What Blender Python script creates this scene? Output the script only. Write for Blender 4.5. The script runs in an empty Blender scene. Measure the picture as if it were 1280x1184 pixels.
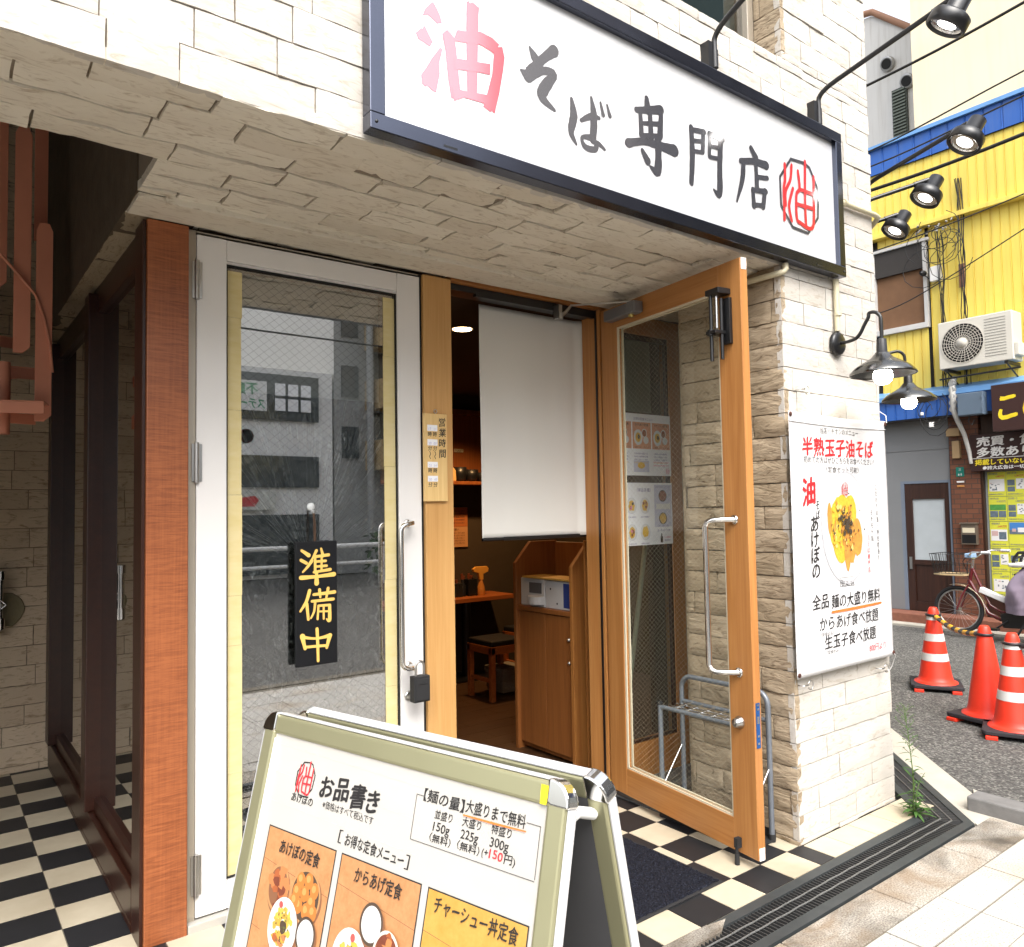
import bpy, math, random
from mathutils import Matrix, Vector, noise
random.seed(7)
SC = bpy.context.scene
COL = SC.collection
R = math.radians
PI = math.pi

# ------------------------------------------------------------------ camera
def make_camera():
    f, yaw, pitch, roll = 966.82, R(37.222), R(2.754), R(-0.992)
    F = Vector((math.sin(yaw)*math.cos(pitch), math.cos(yaw)*math.cos(pitch), math.sin(pitch)))
    R0 = F.cross(Vector((0, 0, 1))).normalized()
    U0 = R0.cross(F)
    c, s = math.cos(roll), math.sin(roll)
    r = c*R0 + s*U0
    u = -s*R0 + c*U0
    cam = bpy.data.cameras.new('camera')
    o = bpy.data.objects.new('camera', cam)
    COL.objects.link(o)
    m = Matrix(((r.x, u.x, -F.x, 0), (r.y, u.y, -F.y, 0), (r.z, u.z, -F.z, 1.5), (0, 0, 0, 1)))
    o.matrix_world = m
    cam.sensor_width = 36.0
    cam.sensor_fit = 'HORIZONTAL'
    cam.lens = 36.0*f/1280.0
    cam.clip_start = 0.02
    cam.clip_end = 500
    SC.camera = o
make_camera()

# ------------------------------------------------------------------ sky, sun, exposure
SUN_EL, SUN_AZ = R(52), R(205)          # azimuth clockwise from +Y: the sun stands behind the camera, over the road
w = bpy.data.worlds.new('World')
SC.world = w
w.use_nodes = True
nt = w.node_tree
for n in list(nt.nodes):
    nt.nodes.remove(n)
sky = nt.nodes.new('ShaderNodeTexSky')
sky.sky_type = 'NISHITA'
sky.sun_disc = False
sky.sun_elevation = SUN_EL
sky.sun_rotation = SUN_AZ
sky.dust_density = 4.0
sky.air_density = 1.2
hs = nt.nodes.new('ShaderNodeHueSaturation')
hs.inputs['Saturation'].default_value = 0.32
bg = nt.nodes.new('ShaderNodeBackground')
bg.inputs['Strength'].default_value = 0.15
wo = nt.nodes.new('ShaderNodeOutputWorld')
nt.links.new(sky.outputs[0], hs.inputs['Color'])
nt.links.new(hs.outputs[0], bg.inputs['Color'])
nt.links.new(bg.outputs[0], wo.inputs['Surface'])
sl = bpy.data.lights.new('sun', 'SUN')
sl.energy = 0.85
sl.angle = R(40)
sl.color = (1.0, 0.965, 0.91)
so = bpy.data.objects.new('sun', sl)
COL.objects.link(so)
sd = Vector((math.sin(SUN_AZ)*math.cos(SUN_EL), math.cos(SUN_AZ)*math.cos(SUN_EL), math.sin(SUN_EL)))
so.rotation_euler = sd.to_track_quat('Z', 'Y').to_euler()
SC.view_settings.view_transform = 'Standard'
SC.view_settings.look = 'None'
SC.view_settings.exposure = 1.7
SC.view_settings.gamma = 1.0
SC.view_settings.use_curve_mapping = False
SC.cycles.max_bounces = 8
SC.cycles.transparent_max_bounces = 16
SC.cycles.caustics_reflective = False
SC.cycles.caustics_refractive = False
SC.cycles.sample_clamp_indirect = 6.0

# ------------------------------------------------------------------ material helpers
def srgb(*c):
    return tuple((x/255/12.92 if x/255 <= 0.04045 else ((x/255+0.055)/1.055)**2.4) for x in c)

class NT:
    def __init__(s, name):
        s.m = bpy.data.materials.new(name)
        s.m.use_nodes = True
        s.t = s.m.node_tree
        s.b = s.t.nodes['Principled BSDF']
        s.out = s.t.nodes['Material Output']
    def n(s, typ, **kw):
        x = s.t.nodes.new('ShaderNode'+typ)
        for k, v in kw.items():
            setattr(x, k, v)
        return x
    def l(s, a, b):
        s.t.links.new(a, b)
    def coord(s, scale=(1, 1, 1), rot=(0, 0, 0), kind='Object'):
        tc = s.n('TexCoord')
        mp = s.n('Mapping')
        mp.inputs['Scale'].default_value = scale
        mp.inputs['Rotation'].default_value = rot
        s.l(tc.outputs[kind], mp.inputs['Vector'])
        return mp.outputs[0]
    def noise(s, scale=5, detail=4, vec=None, dist=0, rough=.5):
        x = s.n('TexNoise')
        x.inputs['Scale'].default_value = scale
        x.inputs['Detail'].default_value = detail
        x.inputs['Distortion'].default_value = dist
        x.inputs['Roughness'].default_value = rough
        if vec is not None:
            s.l(vec, x.inputs['Vector'])
        return x.outputs['Fac']
    def ramp(s, fac, stops):
        x = s.n('ValToRGB')
        e = x.color_ramp.elements
        while len(e) < len(stops):
            e.new(0.5)
        for i, (p, c) in enumerate(stops):
            e[i].position = p
            e[i].color = (*c, 1) if len(c) == 3 else c
        s.l(fac, x.inputs['Fac'])
        return x.outputs['Color']
    def mix(s, fac, a, b, mode='MIX'):
        x = s.n('Mix', data_type='RGBA', blend_type=mode)
        for v, i in ((fac, 0), (a, 6), (b, 7)):
            if hasattr(v, 'is_linked'):
                s.l(v, x.inputs[i])
            elif i == 0:
                x.inputs[0].default_value = v
            else:
                x.inputs[i].default_value = (*v, 1)
        return x.outputs[2]
    def math(s, op, a, b=0.0):
        x = s.n('Math', operation=op)
        for v, i in ((a, 0), (b, 1)):
            if hasattr(v, 'is_linked'):
                s.l(v, x.inputs[i])
            else:
                x.inputs[i].default_value = v
        return x.outputs[0]
    def bump(s, h, strength=.3, dist=.01, prev=None):
        x = s.n('Bump')
        x.inputs['Strength'].default_value = strength
        x.inputs['Distance'].default_value = dist
        s.l(h, x.inputs['Height'])
        if prev is not None:
            s.l(prev, x.inputs['Normal'])
        return x.outputs[0]
    def set(s, **kw):
        names = dict(col='Base Color', rough='Roughness', metal='Metallic', spec='Specular IOR Level', nor='Normal',
                     coat='Coat Weight', coatr='Coat Roughness', emit='Emission Color', es='Emission Strength', alpha='Alpha', trans='Transmission Weight', ior='IOR')
        for k, v in kw.items():
            i = s.b.inputs[names[k]]
            if hasattr(v, 'is_linked'):
                s.l(v, i)
            elif isinstance(v, tuple):
                i.default_value = (*v, 1)
            else:
                i.default_value = v
        return s.m

def plain(name, col, rough=.5, metal=0, var=.12, vs=6, bump=0, bs=60, spec=.5, coat=0):
    t = NT(name)
    v = t.noise(vs, 5, t.coord())
    c = t.mix(v, tuple(x*(1-var) for x in col), tuple(min(1, x*(1+var)) for x in col))
    t.set(col=c, metal=metal, spec=spec, coat=coat)
    rv = t.noise(vs*3, 4, t.coord())
    t.set(rough=t.math('MULTIPLY_ADD' if False else 'ADD', t.math('MULTIPLY', rv, .16), max(0.02, rough-.08)))
    if bump:
        t.set(nor=t.bump(t.noise(bs, 4, t.coord()), bump, .004))
    return t.m

def wood(name, dark, light, axis=2, rough=.4, scale=1.0, contrast=1.0, coat=0.0, knots=False):
    t = NT(name)
    sc = [26*scale]*3
    sc[axis] = 1.1*scale
    vec = t.coord(tuple(sc))
    a = t.noise(1.0, 6, vec, .6, .6)
    sc2 = [120*scale]*3
    sc2[axis] = 3*scale
    b = t.noise(1.0, 3, t.coord(tuple(sc2)))
    big = t.noise(1.3, 2, t.coord())
    f = t.math('ADD', t.math('MULTIPLY', a, .65), t.math('MULTIPLY', b, .35))
    w = .16/contrast
    c = t.ramp(f, [(.5-w, dark), (.5+w, light)])
    c = t.mix(t.math('MULTIPLY', big, .35), c, tuple(x*.72 for x in dark))
    t.set(col=c, rough=rough, nor=t.bump(b, .08, .002), coat=coat, coatr=.25)
    return t.m

def ripple_wood(name, dark, light):
    """wood-grain sheet with a cross ripple, as on the brown corner post"""
    t = NT(name)
    vec = t.coord((8, 8, 100))
    a = t.noise(1.0, 5, vec, 1.4, .6)
    b = t.noise(1.0, 3, t.coord((5, 5, 3)))
    c2 = t.noise(1.0, 3, t.coord((170, 170, 5)))
    f = t.math('ADD', t.math('MULTIPLY', a, .6), t.math('ADD', t.math('MULTIPLY', b, .2), t.math('MULTIPLY', c2, .2)))
    c = t.ramp(f, [(.35, dark), (.63, light)])
    t.set(col=c, rough=.38, nor=t.bump(a, .05, .002))
    return t.m

def stone(name, light, warm, dark, axis=0, bump=.5, rock=0.0):
    """pitched stone-look tile: grain drawn out along the course, tint differing block by block"""
    t = NT(name)
    geo = t.n('NewGeometry')
    isl = geo.outputs['Random Per Island']
    sc = [38, 38, 38]
    sc[axis] = 11
    vec = t.coord(tuple(sc))
    fine = t.noise(1.0, 7, vec, 1.6, .62)
    mid = t.noise(.35, 4, vec, .8, .55)
    big = t.noise(2.1, 4, t.coord())
    c = t.mix(isl, light, warm)
    c = t.mix(t.ramp(fine, [(.30, (1, 1, 1)), (.47, (0, 0, 0))]), c, dark)
    c = t.mix(t.math('MULTIPLY', t.ramp(big, [(.5, (0, 0, 0)), (.75, (1, 1, 1))]), .35), c, tuple(x*.8 for x in warm))
    n1 = t.bump(mid, bump, .02)
    n2 = t.bump(fine, bump*.8, .006, n1)
    t.set(col=c, rough=.85, nor=n2, spec=.25)
    return t.m

def streaked(name, col, dirt, rough=.5, amount=.5):
    """painted sheet with faded patches and rain streaks running down it"""
    t = NT(name)
    a = t.noise(1.0, 6, t.coord((1, 9, .55)), .4, .6)
    b = t.noise(1.1, 4, t.coord())
    c = t.mix(b, tuple(x*.86 for x in col), tuple(min(1, x*1.06) for x in col))
    c = t.mix(t.math('MULTIPLY', t.ramp(a, [(.50, (0, 0, 0)), (.72, (1, 1, 1))]), amount), c, dirt)
    t.set(col=c, rough=t.math('ADD', t.math('MULTIPLY', a, .25), rough-.1))
    return t.m

def metal(name, col, rough=.25, brushed=None):
    t = NT(name)
    v = t.noise(4, 4, t.coord())
    c = t.mix(v, tuple(x*.88 for x in col), col)
    t.set(col=c, metal=1.0, rough=t.math('ADD', t.math('MULTIPLY', t.noise(9, 4, t.coord()), .12), max(0, rough-.06)))
    if brushed is not None:
        sc = [400]*3
        sc[brushed] = 4
        t.set(nor=t.bump(t.noise(1, 2, t.coord(tuple(sc))), .08, .001))
    return t.m

def pane(name, tint=(.9, .95, .92), refl=1.6, base=.05, wire=None, wirecol=(.03, .04, .03), rough=.0, dirt=.0):
    """thin sheet of glass: see-through with a mirror share that rises at grazing angles; wire = (axis a, axis b, pitch)"""
    t = NT(name)
    t.t.nodes.remove(t.b)
    tr = t.n('BsdfTransparent')
    tr.inputs[0].default_value = (*tint, 1)
    gl = t.n('BsdfGlossy')
    gl.inputs['Roughness'].default_value = rough
    fr = t.n('Fresnel')
    fr.inputs[0].default_value = 1.5
    fac = t.math('ADD', t.math('MULTIPLY', fr.outputs[0], refl), base)
    fac.node.use_clamp = True
    ms = t.n('MixShader')
    t.l(fac, ms.inputs[0]); t.l(tr.outputs[0], ms.inputs[1]); t.l(gl.outputs[0], ms.inputs[2])
    res = ms.outputs[0]
    if dirt:
        df = t.n('BsdfDiffuse')
        df.inputs[0].default_value = (.55, .55, .5, 1)
        d = t.math('MULTIPLY', t.ramp(t.noise(3, 6, t.coord()), [(.4, (0, 0, 0)), (.7, (1, 1, 1))]), dirt)
        m2 = t.n('MixShader')
        t.l(d, m2.inputs[0]); t.l(res, m2.inputs[1]); t.l(df.outputs[0], m2.inputs[2])
        res = m2.outputs[0]
    if wire:
        a, b, p, wd = wire
        tc = t.n('TexCoord')
        sp = t.n('SeparateXYZ')
        t.l(tc.outputs['Object'], sp.inputs[0])
        A, B = sp.outputs[a], sp.outputs[b]
        Bs = t.math('MULTIPLY', B, 1.25)
        masks = []
        for op in ('ADD', 'SUBTRACT'):
            x = t.math(op, A, Bs)
            x = t.math('FRACT', t.math('MULTIPLY', x, 1/p))
            x = t.math('ABSOLUTE', t.math('SUBTRACT', x, .5))
            masks.append(t.math('LESS_THAN', x, wd))
        mk = t.math('MAXIMUM', masks[0], masks[1])
        df = t.n('BsdfPrincipled')
        df.inputs['Base Color'].default_value = (*wirecol, 1)
        df.inputs['Roughness'].default_value = .5
        m3 = t.n('MixShader')
        t.l(t.math('MULTIPLY', mk, .75), m3.inputs[0]); t.l(res, m3.inputs[1]); t.l(df.outputs[0], m3.inputs[2])
        res = m3.outputs[0]
    t.l(res, t.out.inputs[0])
    return t.m

def emitter(name, col, s):
    t = NT(name)
    t.set(col=col, emit=col, es=s, rough=.4)
    return t.m

# ------------------------------------------------------------------ mesh builder
class MB:
    def __init__(s):
        s.v = []; s.f = []; s.mi = []; s.sm = []
        s.T = None
        s.lift = 0
    def add(s, vs, fs, m=0, smooth=False):
        k = len(s.v)
        T = s.T
        for p in vs:
            p = Vector(p)
            s.v.append(T @ p if T is not None else p)
        for q in fs:
            s.f.append(tuple(i+k for i in q))
            s.mi.append(m); s.sm.append(smooth)
        return s
    def box(s, a, b, m=0):
        x0, x1 = sorted((a[0], b[0])); y0, y1 = sorted((a[1], b[1])); z0, z1 = sorted((a[2], b[2]))
        vs = [(x0, y0, z0), (x1, y0, z0), (x1, y1, z0), (x0, y1, z0), (x0, y0, z1), (x1, y0, z1), (x1, y1, z1), (x0, y1, z1)]
        return s.add(vs, [(0, 3, 2, 1), (4, 5, 6, 7), (0, 1, 5, 4), (1, 2, 6, 5), (2, 3, 7, 6), (3, 0, 4, 7)], m)
    def quad(s, *p, m=0):
        return s.add(p, [(0, 1, 2, 3)], m)
    def prism(s, pts, o, u, v, n, m=0):
        """flat outline pts in the (u, v) frame at o, given thickness along n"""
        o, u, v, n = map(Vector, (o, u, v, n))
        a = [o+u*x+v*y for x, y in pts]
        b = [p+n for p in a]
        k = len(a)
        fs = [tuple(range(k-1, -1, -1)), tuple(range(k, 2*k))]
        fs += [(i, (i+1) % k, k+(i+1) % k, k+i) for i in range(k)]
        return s.add(a+b, fs, m)
    def poly(s, pts, o, u, v, m=0):
        o, u, v = map(Vector, (o, u, v))
        return s.add([o+u*x+v*y for x, y in pts], [tuple(range(len(pts)))], m)
    def tube(s, pts, r, seg=10, m=0, caps=True, closed=False, flat=1.0):
        pts = [Vector(p) for p in pts]
        n = len(pts)
        rs = r if isinstance(r, (list, tuple)) else [r]*n
        tang = []
        for i in range(n):
            a = pts[(i-1) % n] if (closed or i > 0) else pts[i]
            b = pts[(i+1) % n] if (closed or i < n-1) else pts[i]
            tang.append((b-a).normalized())
        up = Vector((0, 0, 1)) if abs(tang[0].z) < .9 else Vector((1, 0, 0))
        nx = tang[0].cross(up).normalized()
        vs = []
        for i in range(n):
            if i:
                nx = (nx - tang[i]*nx.dot(tang[i]))
                if nx.length < 1e-6:
                    nx = tang[i].orthogonal()
                nx.normalize()
            ny = tang[i].cross(nx)
            for j in range(seg):
                t = 2*PI*j/seg
                vs.append(pts[i] + nx*(math.cos(t)*rs[i]) + ny*(math.sin(t)*rs[i]*flat))
        fs = []
        rng = n if closed else n-1
        for i in range(rng):
            i2 = (i+1) % n
            for j in range(seg):
                j2 = (j+1) % seg
                fs.append((i*seg+j, i*seg+j2, i2*seg+j2, i2*seg+j))
        s.add(vs, fs, m, True)
        if caps and not closed:
            s.add(vs[:seg], [tuple(range(seg-1, -1, -1))], m)
            s.add(vs[-seg:], [tuple(range(seg))], m)
        return s
    def lathe(s, prof, o=(0, 0, 0), axis=(0, 0, 1), seg=28, m=0, smooth=True):
        o = Vector(o); ax = Vector(axis).normalized()
        q = Vector((0, 0, 1)).rotation_difference(ax)
        vs = []
        for r, z in prof:
            for j in range(seg):
                t = 2*PI*j/seg
                vs.append(o + q @ Vector((r*math.cos(t), r*math.sin(t), z)))
        fs = []
        for i in range(len(prof)-1):
            for j in range(seg):
                j2 = (j+1) % seg
                fs.append((i*seg+j, i*seg+j2, (i+1)*seg+j2, (i+1)*seg+j))
        s.add(vs, fs, m, smooth)
        if prof[0][0] > 1e-5:
            s.add(vs[:seg], [tuple(range(seg-1, -1, -1))], m)
        if prof[-1][0] > 1e-5:
            s.add(vs[-seg:], [tuple(range(seg))], m)
        return s
    def ribbon(s, pts, o, u, v, n, m=0, rough=0.0):
        """brush stroke: centre line of (x, y, width) in the (u, v) frame, rounded ends"""
        o, u, v, n = map(Vector, (o, u, v, n))
        s.lift += 1
        P = []
        k = len(pts)
        for i in range(k-1):
            p0 = pts[max(i-1, 0)]; p1 = pts[i]; p2 = pts[i+1]; p3 = pts[min(i+2, k-1)]
            for q in range(6):
                t = q/6
                P.append([.5*((2*p1[c]) + (-p0[c]+p2[c])*t + (2*p0[c]-5*p1[c]+4*p2[c]-p3[c])*t*t + (-p0[c]+3*p1[c]-3*p2[c]+p3[c])*t**3) for c in range(3)])
        P.append(list(pts[-1]))
        # rounded ends
        def endcap(a, b, w):
            dx, dy = a[0]-b[0], a[1]-b[1]
            L = math.hypot(dx, dy) or 1
            dx, dy = dx/L, dy/L
            return [[a[0]+dx*w*.5*math.sin(t), a[1]+dy*w*.5*math.sin(t), w*math.cos(t)] for t in (R(35), R(65), R(85))]
        P = endcap(P[0], P[1], P[0][2])[::-1] + P + endcap(P[-1], P[-2], P[-1][2])
        L = []; Rr = []
        for i, p in enumerate(P):
            a = P[max(i-1, 0)]; b = P[min(i+1, len(P)-1)]
            dx, dy = b[0]-a[0], b[1]-a[1]
            l = math.hypot(dx, dy) or 1
            nx, ny = -dy/l, dx/l
            h1 = p[2]*.5*(1+random.uniform(-rough, rough)); h2 = p[2]*.5*(1+random.uniform(-rough, rough))
            off = n*(s.lift*6e-5 + i*1.2e-6)
            L.append(o+u*(p[0]+nx*h1)+v*(p[1]+ny*h1)+off)
            Rr.append(o+u*(p[0]-nx*h2)+v*(p[1]-ny*h2)+off)
        q = len(P)
        return s.add(L+Rr, [(i, q+i, q+i+1, i+1) for i in range(q-1)], m)
    def text(s, body, o, u, v, size, m=0, align='L', sx=1.0, skew=0.0, bold=0.007, spacing=1.0, fit=None):
        """flat lettering; o = left end (or middle) of the baseline, u to the right, v up"""
        vs, fs = glyphs(body, bold)
        if not vs:
            return s
        u = Vector(u).normalized(); v = Vector(v).normalized(); o = Vector(o)
        x0 = min(p[0] for p in vs); x1 = max(p[0] for p in vs)
        if fit:
            sx = fit/((x1-x0)*size)
        dx = -x0 if align == 'L' else (-(x0+x1)/2 if align == 'C' else -x1)
        nn = u.cross(v)
        k = bold*1.15
        for q, (ox, oy) in enumerate(((0, 0), (k, k*.4), (-k, -k*.4), (-k*.3, k)) if bold else ((0, 0),)):
            s.add([o + u*((p[0]+dx+ox)*size*sx) + v*((p[1]+oy)*size + (p[0]+dx)*size*sx*skew) + nn*(q*4e-5) for p in vs], fs, m)
        return s
    def vtext(s, body, o, u, v, size, m=0, sx=1.0, pitch=1.05, bold=0.0):
        """upright column of characters, o = top centre"""
        u = Vector(u).normalized(); v = Vector(v).normalized(); o = Vector(o)
        for i, c in enumerate(body):
            if c != ' ':
                s.text(c, o - v*(size*(.85+i*pitch)), u, v, size, m, 'C', sx, 0, bold)
        return s
    def split(s, name, mats, parent=None, bevel=0, seg=2):
        """build each loose piece (pieces that touch stay together) as an object of its own"""
        par = list(range(len(s.v)))
        def find(a):
            while par[a] != a:
                par[a] = par[par[a]]; a = par[a]
            return a
        for f in s.f:
            for i in f[1:]:
                par[find(i)] = find(f[0])
        comp = {}
        for k, f in enumerate(s.f):
            comp.setdefault(find(f[0]), []).append(k)
        out = []
        for fs in comp.values():
            b = MB()
            ids = sorted({i for k in fs for i in s.f[k]})
            mp = {i: n for n, i in enumerate(ids)}
            b.v = [s.v[i] for i in ids]
            for k in fs:
                b.f.append(tuple(mp[i] for i in s.f[k])); b.mi.append(s.mi[k]); b.sm.append(s.sm[k])
            out.append(b.build(name, mats, parent, bevel, seg))
        return out
    def build(s, name, mats, parent=None, bevel=0, seg=2):
        me = bpy.data.meshes.new(name)
        me.from_pydata([tuple(p) for p in s.v], [], s.f)
        mats = mats if isinstance(mats, (list, tuple)) else [mats]
        for m in mats:
            me.materials.append(m)
        me.polygons.foreach_set('material_index', s.mi)
        me.polygons.foreach_set('use_smooth', s.sm)
        me.update()
        o = bpy.data.objects.new(name, me)
        COL.objects.link(o)
        if parent is not None:
            o.parent = parent
            o.matrix_parent_inverse = world(parent).inverted()
        if bevel:
            b = o.modifiers.new('bevel', 'BEVEL')
            b.width = bevel; b.segments = seg; b.limit_method = 'ANGLE'; b.angle_limit = R(40)
            b.harden_normals = False
        return o

def world(o):
    return o.matrix_basis.copy() if o.parent is None else world(o.parent) @ o.matrix_parent_inverse @ o.matrix_basis

_gl = {}
def glyphs(body, bold):
    k = (body, bold)
    if k not in _gl:
        c = bpy.data.curves.new('letters', 'FONT')
        c.body = body
        c.size = 1
        c.resolution_u = 3
        o = bpy.data.objects.new('letters', c)
        COL.objects.link(o)
        dg = bpy.context.evaluated_depsgraph_get()
        me = bpy.data.meshes.new_from_object(o.evaluated_get(dg))
        vv = [v.co.copy() for v in me.vertices]
        if bold:                                       # brush-written: uneven stroke edges, each character a little off the line
            for p in vv:
                cell = math.floor(p.x)
                j = noise.noise(Vector((cell*7.3+len(body), 3.1, 0)))
                w1 = noise.noise(Vector((p.x*2.2, p.y*2.2, 4)))*.030; w2 = noise.noise(Vector((p.x*2.2, p.y*2.2, 9)))*.030
                w3 = noise.noise(Vector((p.x*11, p.y*11, 2)))*.014; w4 = noise.noise(Vector((p.x*11, p.y*11, 6)))*.014
                p.y += .06*(p.x-cell-.5) + j*.05 + w2 + w4
                p.x += w1 + w3 + .05*(p.y-.4)
        _gl[k] = ([tuple(p) for p in vv], [tuple(p.vertices) for p in me.polygons])
        bpy.data.objects.remove(o); bpy.data.curves.remove(c); bpy.data.meshes.remove(me)
    return _gl[k]

def tag(o, label, cat, group=None):
    o['label'] = label; o['category'] = cat
    if group:
        o['group'] = group
    return o
def thing(name, label, cat, loc=(0, 0, 0), group=None):
    o = bpy.data.objects.new(name, None)
    o.empty_display_size = .1
    COL.objects.link(o)
    o.location = loc
    return tag(o, label, cat, group)
def setting(o):
    o['kind'] = 'structure'
    return o
def lb(o, label):
    o['label'] = label
    return o
def arc(c, r, a0, a1, u, v, n=8):
    c, u, v = Vector(c), Vector(u), Vector(v)
    return [c + u*(r*math.cos(R(a0+(a1-a0)*i/n))) + v*(r*math.sin(R(a0+(a1-a0)*i/n))) for i in range(n+1)]
def disc(cx, cy, rx, ry=None, n=20, wob=0.0, ph=0):
    ry = ry or rx
    return [(cx+rx*math.cos(2*PI*i/n+ph)*(1+random.uniform(-wob, wob)), cy+ry*math.sin(2*PI*i/n+ph)*(1+random.uniform(-wob, wob))) for i in range(n)]

def stone_wall(mb, o, u, v, n, W, H, off=0.0, course=.1055, lens=(.16, .21, .32, .37), seed=1, amp=.004, gap=.005, depth=.03, m=0, cell=.035, out=0.0, hv=.0025, tilt=.012):
    """courses of separate stone blocks with a worked face; o lower left, n points out of the wall"""
    o, u, v, n = map(Vector, (o, u, v, n))
    rnd = random.Random(seed)
    y = off - course*math.ceil(max(off, 0)/course + 1e-9) if off > 0 else off
    while y < H - 1e-4:
        y0 = max(y, 0)+gap/2; y1 = min(y+course, H)-gap/2
        y += course
        if y1-y0 < .012:
            continue
        x = -rnd.uniform(0, .3)
        while x < W:
            L = rnd.choice(lens)*rnd.uniform(.94, 1.06)
            xa = max(x, 0)+gap/2; xb = min(x+L, W)-gap/2
            x += L
            if xb-xa < .012:
                continue
            nx = max(2, int((xb-xa)/cell)); ny = max(2, int((y1-y0)/cell))
            h0 = rnd.uniform(-hv, hv) + out
            tx = rnd.uniform(-1, 1)*.006; ty = rnd.uniform(-1, 1)*tilt
            s0 = rnd.uniform(0, 100)
            vs = []
            for j in range(ny+1):
                for i in range(nx+1):
                    a = xa+(xb-xa)*i/nx; b = y0+(y1-y0)*j/ny
                    e = 0
                    if i in (0, nx) or j in (0, ny):
                        e = -.0035
                        if 0 < i < nx:
                            b += rnd.uniform(-1, 1)*gap*.28
                        if 0 < j < ny:
                            a += rnd.uniform(-1, 1)*gap*.28
                    d = noise.noise(Vector((a*9+s0, b*22, s0)))*amp + noise.noise(Vector((a*30+s0, b*60, s0*2)))*amp*.5
                    vs.append(o+u*a+v*b+n*(h0+d+e+tx*(a-xa)+ty*(b-y0)))
            fs = [(j*(nx+1)+i, j*(nx+1)+i+1, (j+1)*(nx+1)+i+1, (j+1)*(nx+1)+i) for j in range(ny) for i in range(nx)]
            ring = [i for i in range(nx+1)] + [j*(nx+1)+nx for j in range(1, ny+1)] + [ny*(nx+1)+i for i in range(nx-1, -1, -1)] + [j*(nx+1) for j in range(ny-1, 0, -1)]
            mb.add(vs, fs, m, True)
            top = [vs[i] for i in ring]
            q = len(ring)
            mb.add(top + [p - n*depth for p in top], [(i, q+i, q+(i+1) % q, (i+1) % q) for i in range(q)], m)
    return mb
# ------------------------------------------------------------------ materials
M = {}
ST_L, ST_W, ST_D = (.58, .55, .505), (.53, .49, .435), (.42, .365, .295)
M['stone_x'] = stone('stone facing', ST_L, ST_W, ST_D, 0, .22)
M['stone_soffit'] = stone('stone soffit', (.74, .69, .59), (.64, .58, .48), (.45, .375, .285), 0, .28)  # paler copy of the facing stone, lightening the shaded underside by colour
M['stone_y'] = stone('stone return', (.43, .345, .245), (.35, .275, .185), (.17, .12, .075), 1, .9)  # darker copy of the facing stone, its shade put into the colour
M['stone_back'] = stone('stone passage', (.64, .52, .38), (.54, .43, .31), (.30, .22, .14), 0, .4)
M['mortar'] = plain('mortar', (.22, .18, .135), .95, var=.3, bump=.4)
M['dark_render'] = plain('rough brown render', (.10, .072, .045), .95, var=.4, vs=9, bump=.9, bs=35)
M['concrete'] = plain('concrete', (.42, .40, .36), .9, var=.2, vs=4, bump=.3)
M['wood_door'] = wood('orange door wood', (.37, .145, .037), (.53, .25, .08), 2, .38, 1.0)
M['wood_door_x'] = wood('orange door wood across', (.37, .145, .037), (.53, .25, .08), 1, .38, 1.0)
M['wood_post'] = wood('pale door post wood', (.53, .28, .09), (.66, .38, .145), 2, .4, 1.2)
M['wood_header'] = wood('header wood', (.30, .11, .025), (.42, .18, .05), 0, .4, 1.0)
M['ripple'] = ripple_wood('brown rippled post', (.19, .052, .018), (.38, .12, .042))
M['dark_brown'] = wood('dark brown window wood', (.022, .006, .003), (.042, .012, .006), 2, .35)
M['dark_brown_y'] = wood('dark brown rail wood', (.022, .006, .003), (.042, .012, .006), 1, .35)
M['alu'] = metal('silver aluminium', (.86, .84, .81), .38, 2)
M['alu_paint'] = plain('silver painted frame', (.77, .75, .73), .38, var=.03, spec=.6)
M['alu_jamb'] = plain('champagne jamb', (.42, .37, .30), .4, .5, var=.05)
M['chrome'] = metal('chrome', (.80, .79, .77), .12)
M['steel'] = metal('brushed steel', (.55, .54, .52), .3)
M['black_metal'] = plain('black metal', (.007, .007, .008), .35, 0, var=.2, spec=.6)
M['black_rubber'] = plain('black rubber', (.015, .015, .016), .75, var=.2)
M['black_gap'] = plain('black seal', (.01, .01, .01), .8)
M['white_paint'] = plain('white paint', (.80, .79, .77), .5, var=.03)
M['ink'] = plain('black ink', (.018, .016, .016), .6, var=.1)
M['red_ink'] = plain('red ink', (.66, .02, .025), .55, var=.1)
M['orange_ink'] = plain('orange ink', (.85, .17, .03), .6, var=.05)
M['grey_ink'] = plain('grey ink', (.09, .085, .085), .6, var=.1)
M['glass_door'] = pane('wired door glass', (.98, 1.0, .985), 1.8, .42, (0, 2, .042, .017), (.05, .06, .05))
M['glass_leaf'] = pane('wired leaf glass', (.97, .99, .97), .06, .0, (1, 2, .034, .015), (.62, .58, .44))
M['glass_fixed'] = pane('wired fixed glass', (.95, .98, .95), .8, .02, (0, 2, .034, .03), (.55, .52, .40))
M['glass_side'] = pane('dark side glass', (.40, .50, .40), 1.15, .0)
M['glass_upper'] = pane('upper window glass', (.35, .45, .45), 1.6, .08)
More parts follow.
